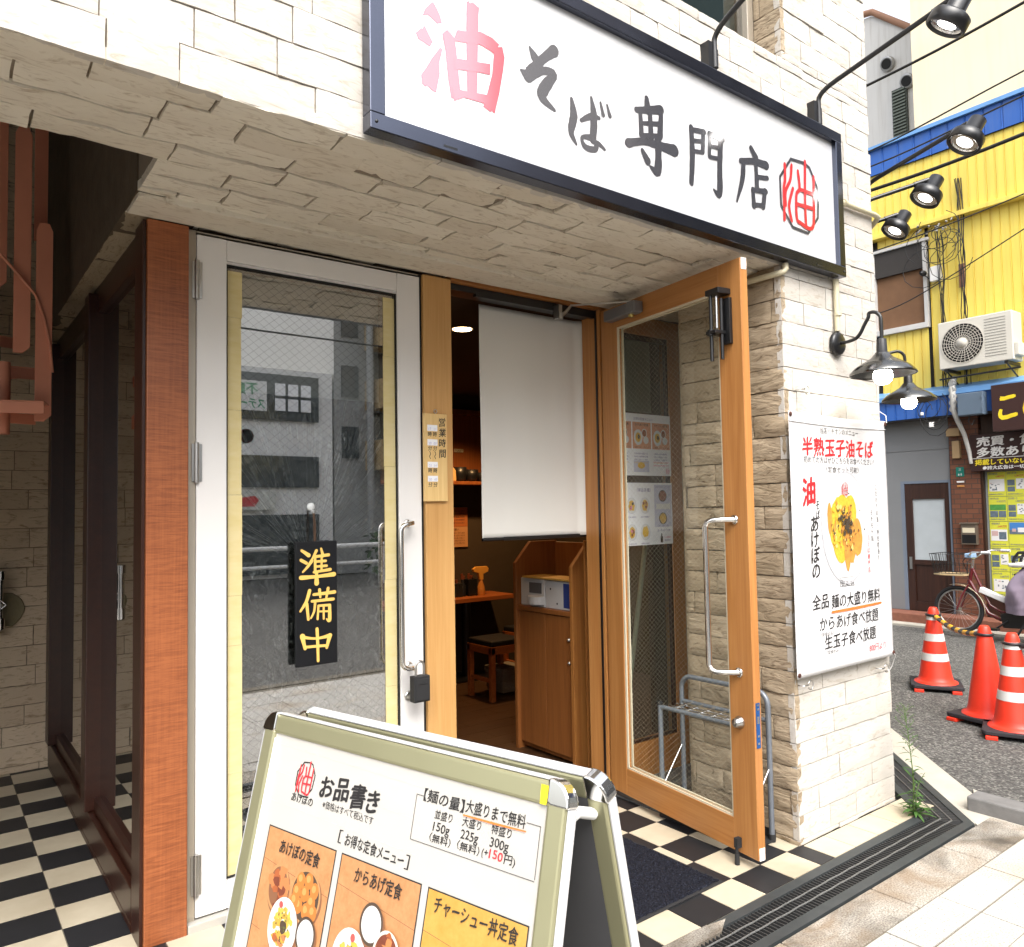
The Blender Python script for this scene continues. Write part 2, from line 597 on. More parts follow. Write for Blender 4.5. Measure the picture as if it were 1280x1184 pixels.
def film():
    t = NT('crumpled clear film')
    vec = t.coord((5, 5, 3))
    a = t.noise(1.4, 6, vec, 1.3, .6)
    x = t.n('TexVoronoi', feature='DISTANCE_TO_EDGE')
    x.inputs['Scale'].default_value = 9
    wv = t.n('Mapping')
    nz = t.n('TexNoise'); nz.inputs['Scale'].default_value = 3
    t.l(t.coord(), nz.inputs['Vector'])
    ad = t.n('VectorMath', operation='ADD')
    t.l(t.coord((1, 1, .6)), ad.inputs[0]); t.l(nz.outputs['Color'], ad.inputs[1])
    t.l(ad.outputs[0], x.inputs['Vector'])
    n1 = t.bump(a, 1.0, .09)
    n2 = t.bump(x.outputs['Distance'], .8, .05, n1)
    n3 = t.bump(t.noise(1, 5, t.coord((60, 60, 8), (0, R(38), 0)), 1), .5, .008, n2)
    # highlights on the creases put into the colour: thin pale lines, fanning out from the hook above and wandering below it
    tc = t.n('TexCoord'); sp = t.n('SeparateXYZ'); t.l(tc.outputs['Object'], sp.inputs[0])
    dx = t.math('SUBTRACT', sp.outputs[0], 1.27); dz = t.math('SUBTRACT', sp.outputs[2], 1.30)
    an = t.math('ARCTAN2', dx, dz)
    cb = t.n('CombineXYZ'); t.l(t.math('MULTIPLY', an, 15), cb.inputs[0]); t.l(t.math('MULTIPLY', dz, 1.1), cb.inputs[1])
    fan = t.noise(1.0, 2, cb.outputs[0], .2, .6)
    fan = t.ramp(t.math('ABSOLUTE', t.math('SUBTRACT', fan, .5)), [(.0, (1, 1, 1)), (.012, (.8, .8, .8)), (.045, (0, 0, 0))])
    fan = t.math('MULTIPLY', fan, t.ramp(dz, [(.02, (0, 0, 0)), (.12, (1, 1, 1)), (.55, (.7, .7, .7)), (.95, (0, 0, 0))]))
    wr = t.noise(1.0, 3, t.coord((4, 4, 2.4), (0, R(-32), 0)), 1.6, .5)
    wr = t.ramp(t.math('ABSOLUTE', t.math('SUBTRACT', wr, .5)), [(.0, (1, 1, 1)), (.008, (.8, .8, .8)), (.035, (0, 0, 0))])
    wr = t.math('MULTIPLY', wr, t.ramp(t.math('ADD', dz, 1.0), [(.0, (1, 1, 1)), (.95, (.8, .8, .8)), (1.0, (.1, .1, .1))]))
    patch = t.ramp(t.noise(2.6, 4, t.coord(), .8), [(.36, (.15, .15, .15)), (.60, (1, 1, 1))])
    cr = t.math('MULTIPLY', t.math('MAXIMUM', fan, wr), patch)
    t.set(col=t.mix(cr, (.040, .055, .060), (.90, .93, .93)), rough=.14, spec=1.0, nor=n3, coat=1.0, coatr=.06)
    t.l(n3, t.b.inputs['Coat Normal'])
    t.b.inputs['Coat IOR'].default_value = 3.0
    return t.m
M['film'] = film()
def tape():
    t = NT('yellow masking tape')
    c = t.mix(t.noise(7, 3, t.coord((2, 2, 6))), (.62, .50, .20), (.72, .62, .36))
    t.set(col=c, rough=.7)
    return t.m
M['tape'] = tape()
def sign_face():
    t = NT('glossy white sign panel')
    t.set(col=(.74, .74, .75), rough=.3, coat=1.0, coatr=.10)
    t.b.inputs['Coat IOR'].default_value = 3.0
    return t.m
M['sign_face'] = sign_face()
def gloss(name, col, rough=.12):
    t = NT(name)
    t.set(col=col, rough=.3, coat=1.0, coatr=.10)
    t.b.inputs['Coat IOR'].default_value = 3.0
    return t.m
M['sign_red'] = gloss('sign red film', (.70, .022, .05))
M['sign_grey'] = gloss('sign charcoal film', (.035, .036, .045))
M['sign_frame'] = metal('black anodised sign frame', (.10, .108, .14), .22)
M['gold'] = plain('carved gold paint', (.80, .50, .12), .5, var=.12, vs=30)
M['plaque'] = plain('black lacquered board', (.005, .0055, .007), .6, var=.2, spec=.25)
M['pale_board'] = wood('pale plaque wood', (.70, .45, .17), (.82, .58, .26), 2, .5, 1.5)
M['cloth'] = None
def cloth(name, col, weave=900, fold=.0):
    t = NT(name)
    c = t.mix(t.noise(3, 3, t.coord()), tuple(x*.95 for x in col), col)
    b = t.noise(weave, 2, t.coord())
    t.set(col=c, rough=.85, nor=t.bump(b, .06, .001), spec=.2)
    return t.m
M['cloth'] = cloth('off-white blind cloth', (.78, .765, .72))
M['banner'] = cloth('white banner vinyl', (.66, .65, .65))
M['poster'] = plain('poster paper', (.94, .94, .96), .5, var=.02)
M['steel_grey'] = plain('grey painted tube', (.17, .19, .22), .4, .3, var=.12, spec=.6)
M['wire'] = metal('bright wire', (.75, .76, .78), .25)
def carpet():
    t = NT('dark blue coil mat')
    a = t.noise(150, 3, t.coord())
    c = t.ramp(a, [(.38, (.003, .003, .006)), (.62, (.014, .016, .026)), (.78, (.05, .053, .075))])
    t.set(col=c, rough=.9, nor=t.bump(a, 1.0, .01), spec=.2)
    return t.m
M['mat'] = carpet()
def tile(name, a, b, rough=.45):
    t = NT(name)
    n = t.noise(18, 6, t.coord())
    big = t.noise(1.6, 5, t.coord(), .8)
    c = t.mix(n, a, b)
    c = t.mix(t.math('MULTIPLY', t.ramp(big, [(.46, (0, 0, 0)), (.74, (1, 1, 1))]), .5), c, (a[0]*.50, a[1]*.44, a[2]*.36))
    isl = t.n('NewGeometry').outputs['Random Per Island']
    c = t.mix(t.math('MULTIPLY', isl, .18), c, tuple(x*.7 for x in b))
    t.set(col=c, rough=rough, nor=t.bump(t.noise(240, 3, t.coord()), .12, .002))
    return t.m
M['tile_w'] = tile('cream floor tile', (.46, .395, .285), (.55, .49, .375))
M['tile_k'] = tile('charcoal floor tile', (.008, .0085, .010), (.020, .020, .023), .5)
M['tile_grey'] = tile('grey slate tile', (.10, .105, .10), (.17, .17, .16), .7)
M['grout'] = plain('grout', (.14, .12, .09), .9, var=.3)
def slab():
    t = NT('pale paving slab')
    sp = t.noise(150, 3, t.coord())
    c = t.ramp(sp, [(.33, (.20, .19, .175)), (.43, (.43, .415, .38)), (.7, (.51, .495, .46))])
    big = t.noise(2.4, 6, t.coord(), .6)
    c = t.mix(t.math('MULTIPLY', t.ramp(big, [(.52, (0, 0, 0)), (.74, (1, 1, 1))]), .5), c, (.36, .26, .15))
    isl = t.n('NewGeometry').outputs['Random Per Island']
    c = t.mix(t.math('MULTIPLY', isl, .22), c, (.36, .33, .29))
    t.set(col=c, rough=.85, nor=t.bump(sp, .2, .003))
    return t.m
M['slab'] = slab()
def stained():
    t = NT('stained concrete strip')
    sp = t.noise(160, 3, t.coord())
    c = t.ramp(sp, [(.33, (.17, .15, .125)), (.6, (.44, .405, .35))])
    a = t.noise(3.0, 7, t.coord((1, 1.6, 1)), .9, .62)
    m = t.ramp(a, [(.42, (0, 0, 0)), (.62, (1, 1, 1))])
    c = t.mix(t.math('MULTIPLY', m, .62), c, (.19, .12, .06))
    b = t.noise(2.2, 6, t.coord(rot=(0, 0, 1)), .5)
    m2 = t.ramp(b, [(.50, (0, 0, 0)), (.64, (1, 1, 1))])
    c = t.mix(t.math('MULTIPLY', m2, .9), c, (.05, .043, .034))
    t.set(col=c, rough=.9, nor=t.bump(sp, .35, .004))
    return t.m
M['stained'] = stained()
def asphalt():
    t = NT('asphalt')
    x = t.n('TexVoronoi')
    x.inputs['Scale'].default_value = 80
    t.l(t.coord(), x.inputs['Vector'])
    sp = t.noise(120, 4, t.coord())
    g = t.mix(x.outputs['Color'], (.045, .043, .042), (.15, .145, .135))
    bw = t.n('RGBToBW'); t.l(x.outputs['Color'], bw.inputs[0])
    g = t.ramp(t.math('ADD', t.math('MULTIPLY', bw.outputs[0], .5), t.math('MULTIPLY', sp, .5)), [(.28, (.032, .031, .03)), (.52, (.10, .096, .09)), (.78, (.32, .31, .28))])
    big = t.noise(.9, 5, t.coord())
    g = t.mix(t.math('MULTIPLY', big, .5), g, (.06, .058, .055))
    t.set(col=g, rough=.85, nor=t.bump(bw.outputs[0], .6, .006), spec=.3)
    return t.m
M['asphalt'] = asphalt()
M['kerb'] = plain('old kerb concrete', (.16, .155, .15), .9, var=.35, vs=14, bump=.5)
M['kerb_pale'] = plain('pale gutter concrete', (.42, .39, .33), .9, var=.2, vs=7, bump=.3)
M['galv'] = plain('galvanised steel', (.052, .058, .06), .5, .3, var=.35, vs=9)
M['grate'] = plain('grate bar steel', (.05, .05, .05), .5, .3, var=.3, vs=9)
M['grate_rod'] = plain('worn bright rod', (.19, .19, .185), .4, .5, var=.3, vs=30)
M['drain_dark'] = plain('drain channel', (.012, .011, .010), .9)
M['bulb'] = emitter('lit bulb', (1.0, .92, .78), 14)
M['lens'] = emitter('lit lamp lens', (1.0, .98, .95), 2.3)
M['downlight'] = emitter('lit downlight', (1.0, .70, .36), 9)
# ------------------------------------------------------------------ ground
X, Y, Z = (1, 0, 0), (0, 1, 0), (0, 0, 1)
NX, NY = (-1, 0, 0), (0, -1, 0)
def ground():
    b = MB()
    b.quad((-80, -80, -.03), (80, -80, -.03), (80, 80, -.03), (-80, 80, -.03))
    setting(b.build('asphalt_road', M['asphalt']))
    b = MB()                                            # slabs on their bed
    b.box((-14, -.62, -.028), (4.085, 1.462, -.004), 1); b.box((-14, -.75, -.04), (4.085, -.625, .002), 1)
    rnd = random.Random(3)
    ys = [1.462, 1.447, 1.295]
    y = 1.295
    rows = []
    while y > -.5:
        rows.append((y-.152*1.0, y)); y -= .152
    rows = [(1.298, 1.446)] + [(a, c) for a, c in rows]
    for k, (ya, yb) in enumerate(rows):
        x = 2.711-.4*40 + (.2 if k % 2 else 0)*0
        while x < 4.085:
            xa, xb = max(x, -14)+.003, min(x+.4, 4.085)-.003
            if xb-xa > .03:
                dz = rnd.uniform(-.0012, .0012)
                b.box((xa, ya+.002, -.03), (xb, yb-.002, dz))
            x += .4
    setting(b.build('pavement', [M['slab'], M['grout']]))
    b = MB()
    x = 2.97-.6*30
    while x < 4.08:
        b.box((x+.004, 1.452, -.03), (min(x+.6, 4.08)-.003, 1.638, .001+rnd.uniform(-.001, .001)))
        x += .6
    setting(b.build('strip_pavement', M['stained'], None, .004))
    # porch tiles
    def tiles(x0, x1, y0, y1, ox, oy, p, flip, name, both=True):
        t = MB()
        t.quad((x0, y0, -.0015), (x1, y0, -.0015), (x1, y1, -.0015), (x0, y1, -.0015), m=2)
        i0 = math.floor((x0-ox)/p+1e-6); j0 = math.floor((y0-oy)/p+1e-6)
        i = i0
        while ox+i*p < x1-1e-4:
            j = j0
            while oy+j*p < y1-1e-4:
                xa = max(ox+i*p, x0)+.002; xb = min(ox+(i+1)*p, x1)-.002
                ya = max(oy+j*p, y0)+.0015; yb = min(oy+(j+1)*p, y1)-.0015
                if xb-xa > .01 and yb-ya > .01:
                    t.box((xa, ya, -.02), (xb, yb, .001), (i+j+flip) % 2 if both else 0)
                j += 1
            i += 1
        setting(t.build(name, [M['tile_w'], M['tile_k'], M['grout']]))
    tiles(.634, 3.112, 1.868, 3.02, 2.62, 2.03, .192, 0, 'porch_floor')
    tiles(-1.6, .632, 1.868, 5.52, .424, 3.323, .195, 0, 'passage_floor')
    tiles(3.114, 4.02, 1.868, 2.02, 3.279, 1.83, .195, 0, 'border_floor', False)
    b = MB()
    for i in range(4):
        for j in range(3):
            b.box((3.12+i*.15+.003, 2.64+j*.15+.003, -.02), (3.12+(i+1)*.15-.003, 2.64+(j+1)*.15-.003, .004+random.uniform(0, .003)))
    for i in range(3):
        for j in range(7):
            b.box((2.90+i*.065+.002, 2.22+j*.13+.002, .0015), (2.90+(i+1)*.065-.002, 2.22+(j+1)*.13-.002, .008+random.uniform(0, .003)))
    setting(b.build('slate_floor', M['tile_grey']))
    # brown-stained sloping concrete in front of the left tiles
    b = MB()
    b.box((-1.6, 1.80, -.02), (2.26, 1.866, .003))
    b.prism([(1.2, 1.866), (2.19, 1.866), (2.34, 1.845), (2.26, 1.80), (1.2, 1.80)], (0, 0, .003), (1, 0, 0), (0, 1, 0), (0, 0, .004))
    setting(b.build('ramp_pavement', M['stained']))
    # gutter strips at the side street
    q = math.sqrt(.5)
    b = MB()
    def diag(s0, s1, d0, d1, z0, z1, mb):            # along the 45 degree splay: s along, d outwards
        P = lambda s_, d_: (3.925+q*s_+q*d_, 1.646+q*s_-q*d_)
        mb.prism([P(s0, d0), P(s1, d0), P(s1, d1), P(s0, d1)], (0, 0, z0), (1, 0, 0), (0, 1, 0), (0, 0, z1-z0))
    for k in range(5):
        diag(.02+k*1.2, .02+(k+1)*1.2-.006, .004, .168, -.035, -.002, b)
    b.prism([(3.93, 1.635), (4.083, 1.78), (4.083, 1.470), (3.93, 1.470)], (0, 0, -.035), (1, 0, 0), (0, 1, 0), (0, 0, .034))
    for k in range(3):
        b.box((4.215, 1.66-k*.9, -.035), (4.37, 1.66-k*.9-.894, -.018))
    b.prism([(4.215, 1.67), (4.37, 1.67), (4.46, 1.87), (4.31, 1.80)], (0, 0, -.035), (1, 0, 0), (0, 1, 0), (0, 0, .017))
    setting(b.build('gutter_pavement', M['kerb_pale']))
    b = MB()
    k = 0
    y = 1.755
    while y > -.2:
        b.box((4.088, y-.6, -.04), (4.21, y-.008, .066))
        y -= .6
    setting(b.build('kerb', M['kerb'], None, .008))
ground()

# ------------------------------------------------------------------ drain
def drain():
    t = thing('drain_grating', 'galvanised steel drain grating along the tiled doorstep, turning at the pillar corner', 'drain grate', (3, 1.75, 0))
    q = math.sqrt(.5)
    k = math.tan(R(22.5))
    def line(d):                                     # offset d inwards from the outer edge: mitre point and ends
        return (3.925 - k*d, 1.646+d)
    W = .214
    def strip(d0, d1, z0, z1, mb):
        a, b_ = line(d0), line(d1)
        mb.prism([(-6, a[1]), a, b_, (-6, b_[1])], (0, 0, z0), (1, 0, 0), (0, 1, 0), (0, 0, z1-z0))
        e = 5.0
        mb.prism([a, (a[0]+q*e, a[1]+q*e), (b_[0]+q*e, b_[1]+q*e), b_], (0, 0, z0), (1, 0, 0), (0, 1, 0), (0, 0, z1-z0))
    f = MB()
    strip(0, .042, -.05, .004, f); strip(W-.042, W, -.05, .005, f)
    f.build('frame', M['galv'], t)
    c = MB(); strip(.043, W-.043, -.12, -.07, c)
    c.build('channel', M['drain_dark'], t)
    g = MB()
    x = -.6
    while x < 3.86:
        xe = line(W)[0]
        g.box((x, 1.646+.043, -.034), (x+.0045, 1.646+W-.043, .001))
        x += .0205
    s = .02
    while s < 4.6:
        a, b_ = line(.043), line(W-.043)
        o = Vector((a[0]+q*s, a[1]+q*s, -.034))
        d = Vector((-q, q, 0)); L = W-.086
        ex = Vector((q, q, 0))*.0045
        p = [o, o+ex, o+ex+d*L, o+d*L]
        g.add(p+[v+Vector((0, 0, .035)) for v in p], [(0, 3, 2, 1), (4, 5, 6, 7), (0, 1, 5, 4), (1, 2, 6, 5), (2, 3, 7, 6), (3, 0, 4, 7)])
        s += .0205
    for i in (1, 2):
        d = .043+(W-.086)*i/3
        a = line(d)
        pts = [(-.6+j*.03, a[1]+.0012*math.sin(j*1.3), .0015) for j in range(int((a[0]+.6)/.03))]+[(a[0], a[1], .0015)]
        g.tube(pts, .0036, 6, 1)
        g.tube([(a[0], a[1], .0015), (a[0]+q*4.6, a[1]+q*4.6, .0015)], .0036, 6, 1)
    g.build('grate', [M['grate'], M['grate_rod']], t)
drain()

# ------------------------------------------------------------------ restaurant building
B = thing('restaurant_building', 'stone-clad restaurant building with a recessed entrance behind a pillar', 'building', (1.8, 2.0, 0))
SZ = 2.60
def shell():
    q = math.sqrt(.5)
    # structural cores behind the facing
    c = MB()
    c.box((-1.9, 2.032, SZ+.012), (1.95, 2.50, 7.5)); c.box((-1.9, 2.501, 4.6), (.555, 5.5, 4.7))
    c.box((1.95, 2.032, SZ+.012), (3.17, 2.50, 3.58))
    c.box((1.95, 2.032, 4.9), (3.17, 2.50, 7.5))
    c.box((3.168, 2.032, SZ+.012), (3.938, 2.50, 7.5))
    c.box((.56, 2.50, SZ+.012), (3.94, 3.4, 2.80))
    c.box((3.102, 2.032, 0), (3.938, 2.608, SZ+.012))
    # splayed side along the side street
    c.prism([(3.94, 2.035), (3.96+5*q, 2.055+5*q), (3.96+5*q-.2, 2.055+5*q+.2), (3.74, 2.235)], (0, 0, 0), (1, 0, 0), (0, 1, 0), (0, 0, 7.5))
    c.prism([(.56, 3.4), (4.9, 3.4), (7.7, 6.2), (7.7, 6.4), (.56, 6.4)], (0, 0, 2.8), X, Y, (0, 0, .1))
    c.prism([(.4, 2.5), (4.1, 2.5), (7.3, 5.7), (7.3, 6.4), (.4, 6.4)], (0, 0, 7.3), X, Y, (0, 0, .2))
    c.build('wall_core', M['mortar'], B)
    s = MB()
    stone_wall(s, (-1.9, 2.02, SZ), (1, 0, 0), (0, 0, 1), (0, -1, 0), 5.84, .993, 0, seed=11, gap=.0038)
    stone_wall(s, (-1.9, 2.02, 3.593), (1, 0, 0), (0, 0, 1), (0, -1, 0), 3.85, 1.4, .04, seed=12)
    stone_wall(s, (3.160, 2.02, 3.593), (1, 0, 0), (0, 0, 1), (0, -1, 0), .78, 1.4, .04, seed=13)
    s.build('facade_wall', M['stone_x'], B)
    s = MB()
    stone_wall(s, (3.09, 2.02, 0), (1, 0, 0), (0, 0, 1), (0, -1, 0), .85, SZ, .0225, seed=21, amp=.0025, gap=.0038)
    s.build('pillar_front', M['stone_x'], B)
    s = MB()
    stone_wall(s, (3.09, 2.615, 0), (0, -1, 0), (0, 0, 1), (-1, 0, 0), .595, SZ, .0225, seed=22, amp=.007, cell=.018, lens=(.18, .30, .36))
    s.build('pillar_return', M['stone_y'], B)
    s = MB()                                            # window reveal upstairs
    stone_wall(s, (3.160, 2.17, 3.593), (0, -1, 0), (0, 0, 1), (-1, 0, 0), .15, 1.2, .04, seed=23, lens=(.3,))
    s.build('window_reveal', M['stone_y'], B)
    s = MB()
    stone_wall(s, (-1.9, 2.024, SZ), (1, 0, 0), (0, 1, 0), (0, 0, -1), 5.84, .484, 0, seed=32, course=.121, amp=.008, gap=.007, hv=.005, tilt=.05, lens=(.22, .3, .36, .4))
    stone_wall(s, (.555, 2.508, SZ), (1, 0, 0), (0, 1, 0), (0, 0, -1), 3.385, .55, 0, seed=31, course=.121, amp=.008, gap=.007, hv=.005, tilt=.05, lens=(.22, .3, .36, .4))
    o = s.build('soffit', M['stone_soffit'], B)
    s = MB()
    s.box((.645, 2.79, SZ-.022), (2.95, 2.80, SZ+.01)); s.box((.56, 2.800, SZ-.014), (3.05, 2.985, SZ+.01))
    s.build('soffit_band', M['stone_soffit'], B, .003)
    # dark beam face over the passage and its underside
    s = MB()
    s.box((.556, 2.80, SZ+.0), (.80, 5.52, 7.3))
    s.build('side_beam', M['dark_render'], B)
    s = MB()
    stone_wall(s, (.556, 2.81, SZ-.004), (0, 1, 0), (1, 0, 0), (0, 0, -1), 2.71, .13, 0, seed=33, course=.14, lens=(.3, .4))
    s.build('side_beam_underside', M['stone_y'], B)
    # passage end wall
    s = MB()
    stone_wall(s, (-1.9, 5.5, 0), (1, 0, 0), (0, 0, 1), (0, -1, 0), 2.55, 5.0, .04, seed=34, course=.117, lens=(.2, .31, .34, .4))
    s.build('passage_end_wall', M['stone_back'], B)
    s = MB()
    s.box((-1.95, 5.512, 0), (.70, 5.7, 7.5)); s.box((-2.1, 2.52, 0), (-1.91, 5.51, 4.6))  # second box: unseen left wall, added to deepen the passage shade
    s.build('passage_wall_core', M['mortar'], B)
shell()

def upper_window():
    w_ = MB()
    w_.box((1.95, 2.17, 3.60), (3.158, 2.20, 3.64)); w_.box((3.118, 2.165, 3.60), (3.158, 2.20, 4.9)); w_.box((3.09, 2.15, 3.64), (3.118, 2.19, 4.9)); w_.box((1.95, 2.17, 3.64), (2.0, 2.2, 4.9))
    o = w_.build('upper_window', M['alu_jamb'], B, .003)
    p = MB(); p.quad((2.0, 2.18, 3.64), (3.09, 2.18, 3.64), (3.09, 2.18, 4.9), (2.0, 2.18, 4.9))
    p.build('pane', M['glass_upper'], o)
    p = MB(); p.quad((2.0, 2.23, 3.6), (3.1, 2.23, 3.6), (3.1, 2.23, 4.9), (2.0, 2.23, 4.9))
    p.build('blind', plain('teal blind', (.36, .46, .45), .8), o)
upper_window()

def side_glazing():
    # brown wooden window wall along the passage
    f = MB()
    y0, y1 = 3.13, 5.5
    f.box((.640, y0, 0.03), (.74, y1, .215)); f.box((.615, y0, 0), (.639, y1, .03)); f.box((.615, y0, .03), (.639, y1, .155))
    f.box((.64, y0, 2.47), (.74, y1, SZ-.002))
    f.box((.60, 4.06, .157), (.70, 4.17, 2.56)); f.box((.60, 5.37, .157), (.70, 5.495, 2.56))
    f.box((.63, 3.13, .216), (.70, 3.17, 2.469)); 
    o = f.build('side_window', M['dark_brown_y'], B, .004)
    p = MB()
    p.quad((.665, 3.171, .216), (.665, 4.059, .216), (.665, 4.059, 2.469), (.665, 3.171, 2.469))
    p.build('pane', M['glass_side'], o)
    p = MB()
    p.quad((.665, 4.171, .216), (.665, 5.369, .216), (.665, 5.369, 2.469), (.665, 4.171, 2.469))
    p.build('pane', M['glass_side'], o)
    p = MB(); p.quad((.78, 3.13, 0), (.78, 5.5, 0), (.78, 5.5, 2.59), (.78, 3.13, 2.59))
    p.build('inner_curtain', plain('dark inner curtain', (.03, .034, .028), .9), o)
    b = MB(); b.box((.628, 2.985, 0), (.772, 3.129, SZ-.016))
    b.build('corner_post', M['ripple'], B, .004)
    b = MB(); b.box((.616, 3.0, 0), (.627, 3.129, SZ-.02))
    b.build('corner_post_side', M['dark_brown'], B)
side_glazing()

def metal_door():
    j = MB()
    j.box((.773, 3.015, .0), (.805, 3.11, SZ-.016)); j.box((.806, 3.02, 2.578), (1.778, 3.11, SZ-.016))
    j.build('metal_door_jamb', M['alu_jamb'], B, .002)
    k = MB(); k.box((1.778, 3.02, .02), (1.790, 3.1, SZ-.02)); k.box((.806, 3.045, 2.570), (1.778, 3.09, 2.577)); k.box((.81, 3.04, .030), (1.775, 3.08, .037))
    k.build('door_seal', M['black_gap'], B)  # black strips stand in for the dark gaps round the leaf
    s = MB(); s.box((.775, 2.985, -.01), (1.79, 3.11, .030))
    s.build('door_sill', M['concrete'], B, .004)
    d = MB()
    a0, a1 = .8065, 1.7765
    g0, g1, h0, h1 = .918, 1.662, .142, 2.476
    d.box((a0, 3.012, .038), (g0, 3.052, 2.569)); d.box((g1, 3.012, .038), (a1, 3.052, 2.569))
    d.box((g0+.0008, 3.0128, .038), (g1-.0008, 3.051, h0-.02)); d.box((g0+.0008, 3.0128, h1+.012), (g1-.0008, 3.051, 2.568))
    d.box((g0, 3.024, h0-.02), (g1, 3.047, h0)); d.box((g0, 3.024, h1), (g1, 3.047, h1+.012))
    o = d.build('metal_door', M['alu_paint'], B, .0025)
    bd = MB()
    for x in (g0+.001, g1-.006):
        bd.box((x, 3.020, h0), (x+.005, 3.030, h1))
    bd.box((g0, 3.020, h1-.006), (g1, 3.030, h1-.001)); bd.box((g0, 3.020, h0+.001), (g1, 3.030, h0+.006))
    bd.build('glazing_bead', M['black_gap'], o)
    p = MB(); p.quad((g0, 3.034, h0), (g1, 3.034, h0), (g1, 3.034, h1), (g0, 3.034, h1))
    p.build('glass_pane', M['glass_door'], o)
    # tape up both edges of the glass
    rnd = random.Random(5)
    for xa, xb in ((g0+.004, g0+.063), (g1-.062, g1-.006)):
        t = MB()
        z = h0
        while z < h1-.02:
            L = min(rnd.uniform(.18, .5), h1-.02-z)
            e = rnd.uniform(-.002, .002)
            t.box((xa+e, 3.0315-rnd.uniform(0, .0006), z), (xb+e, 3.0335, z+L-.001))
            z += L
        t.build('edge_tape', M['tape'], o)
    # clear film hung behind the glass, creased and gathered to a point
    fb = MB()
    nx, nz = 90, 220
    vs = []
    for jz in range(nz+1):
        for ix in range(nx+1):
            x = g0+.055+(g1-g0-.11)*ix/nx
            z = h0+.01+(h1-.3-h0)*jz/nz if False else h0+.01+(1.98-h0)*jz/nz
            dx, dz = x-1.27, z-1.36
            ang = math.atan2(dx, dz); r = math.hypot(dx, dz)
            if dz > 0:                                # fan of pleats above the hook
                pl = math.sin(ang*46+3*noise.noise(Vector((ang*6, r*2, 1))))*.010*min(1, r*3)*max(0, 1-dz/1.0)
            else:
                pl = 0
            q2 = noise.noise(Vector((x*3+7, z*3, 2)))*.012 + abs(noise.noise(Vector((x*9+z*5, z*7-x*4, 5))))*.010 + abs(noise.noise(Vector((x*22-z*9, z*17+x*9, 8))))*.005
            if dz > 0:
                q2 *= .55
            vs.append((x, 3.072+pl+q2, z))
    fb.add(vs, [(j2*(nx+1)+i, j2*(nx+1)+i+1, (j2+1)*(nx+1)+i+1, (j2+1)*(nx+1)+i) for j2 in range(nz) for i in range(nx)], 0, True)
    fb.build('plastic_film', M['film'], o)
    s = MB(); s.quad((g0+.05, 3.10, 1.90), (g1-.05, 3.10, 1.90), (g1-.05, 3.10, 2.475), (g0+.05, 3.10, 2.475)); s.build('pale_sheet', plain('pale inner sheet', (.84, .87, .85), .8, var=.12, vs=3), o)  # added sheet, its pale colour standing in for sky glare in the glass
    # long D pull handle
    h = MB()
    z0, z1 = .83, 1.452
    pts = [(1.700, 3.012, z1), (1.698, 2.965, z1+.002), (1.690, 2.945, z1+.002), (1.660, 2.938, z1-.003)] + arc((1.660, 2.938, z1-.033), .03, 90, 180, (1, 0, 0), (0, 0, 1), 5)[1:] + arc((1.660, 2.938, z0+.033), .03, 180, 270, (1, 0, 0), (0, 0, 1), 5) + [(1.690, 2.945, z0), (1.698, 2.965, z0), (1.700, 3.012, z0)]
    h.tube(pts, .0105, 14)
    for z in (z0, z1):
        h.lathe([(.018, 0), (.018, .006), (.012, .008)], (1.700, 3.0119, z), (0, -1, 0), 18)
    h.build('handle', M['chrome'], o)
    lk = MB(); lk.lathe([(.022, 0), (.022, .006), (.014, .009), (.0001, .009)], (1.70, 3.0119, .70), (0, -1, 0), 22); lk.box((1.6975, 3.0, .692), (1.7025, 3.004, .708))
    lk.build('lock_cylinder', M['steel'], o)
    for z in (2.392, 1.70, .192):
        hg = MB()
        hg.tube([(.806, 3.004, z-.075), (.806, 3.004, z+.075)], .0085, 12); hg.tube([(.806, 3.004, z-.003), (.806, 3.004, z+.003)], .0092, 12)
        hg.box((.790, 3.008, z-.07), (.826, 3.0118, z+.07))
        hg.build('hinge', M['steel'], o)
metal_door()

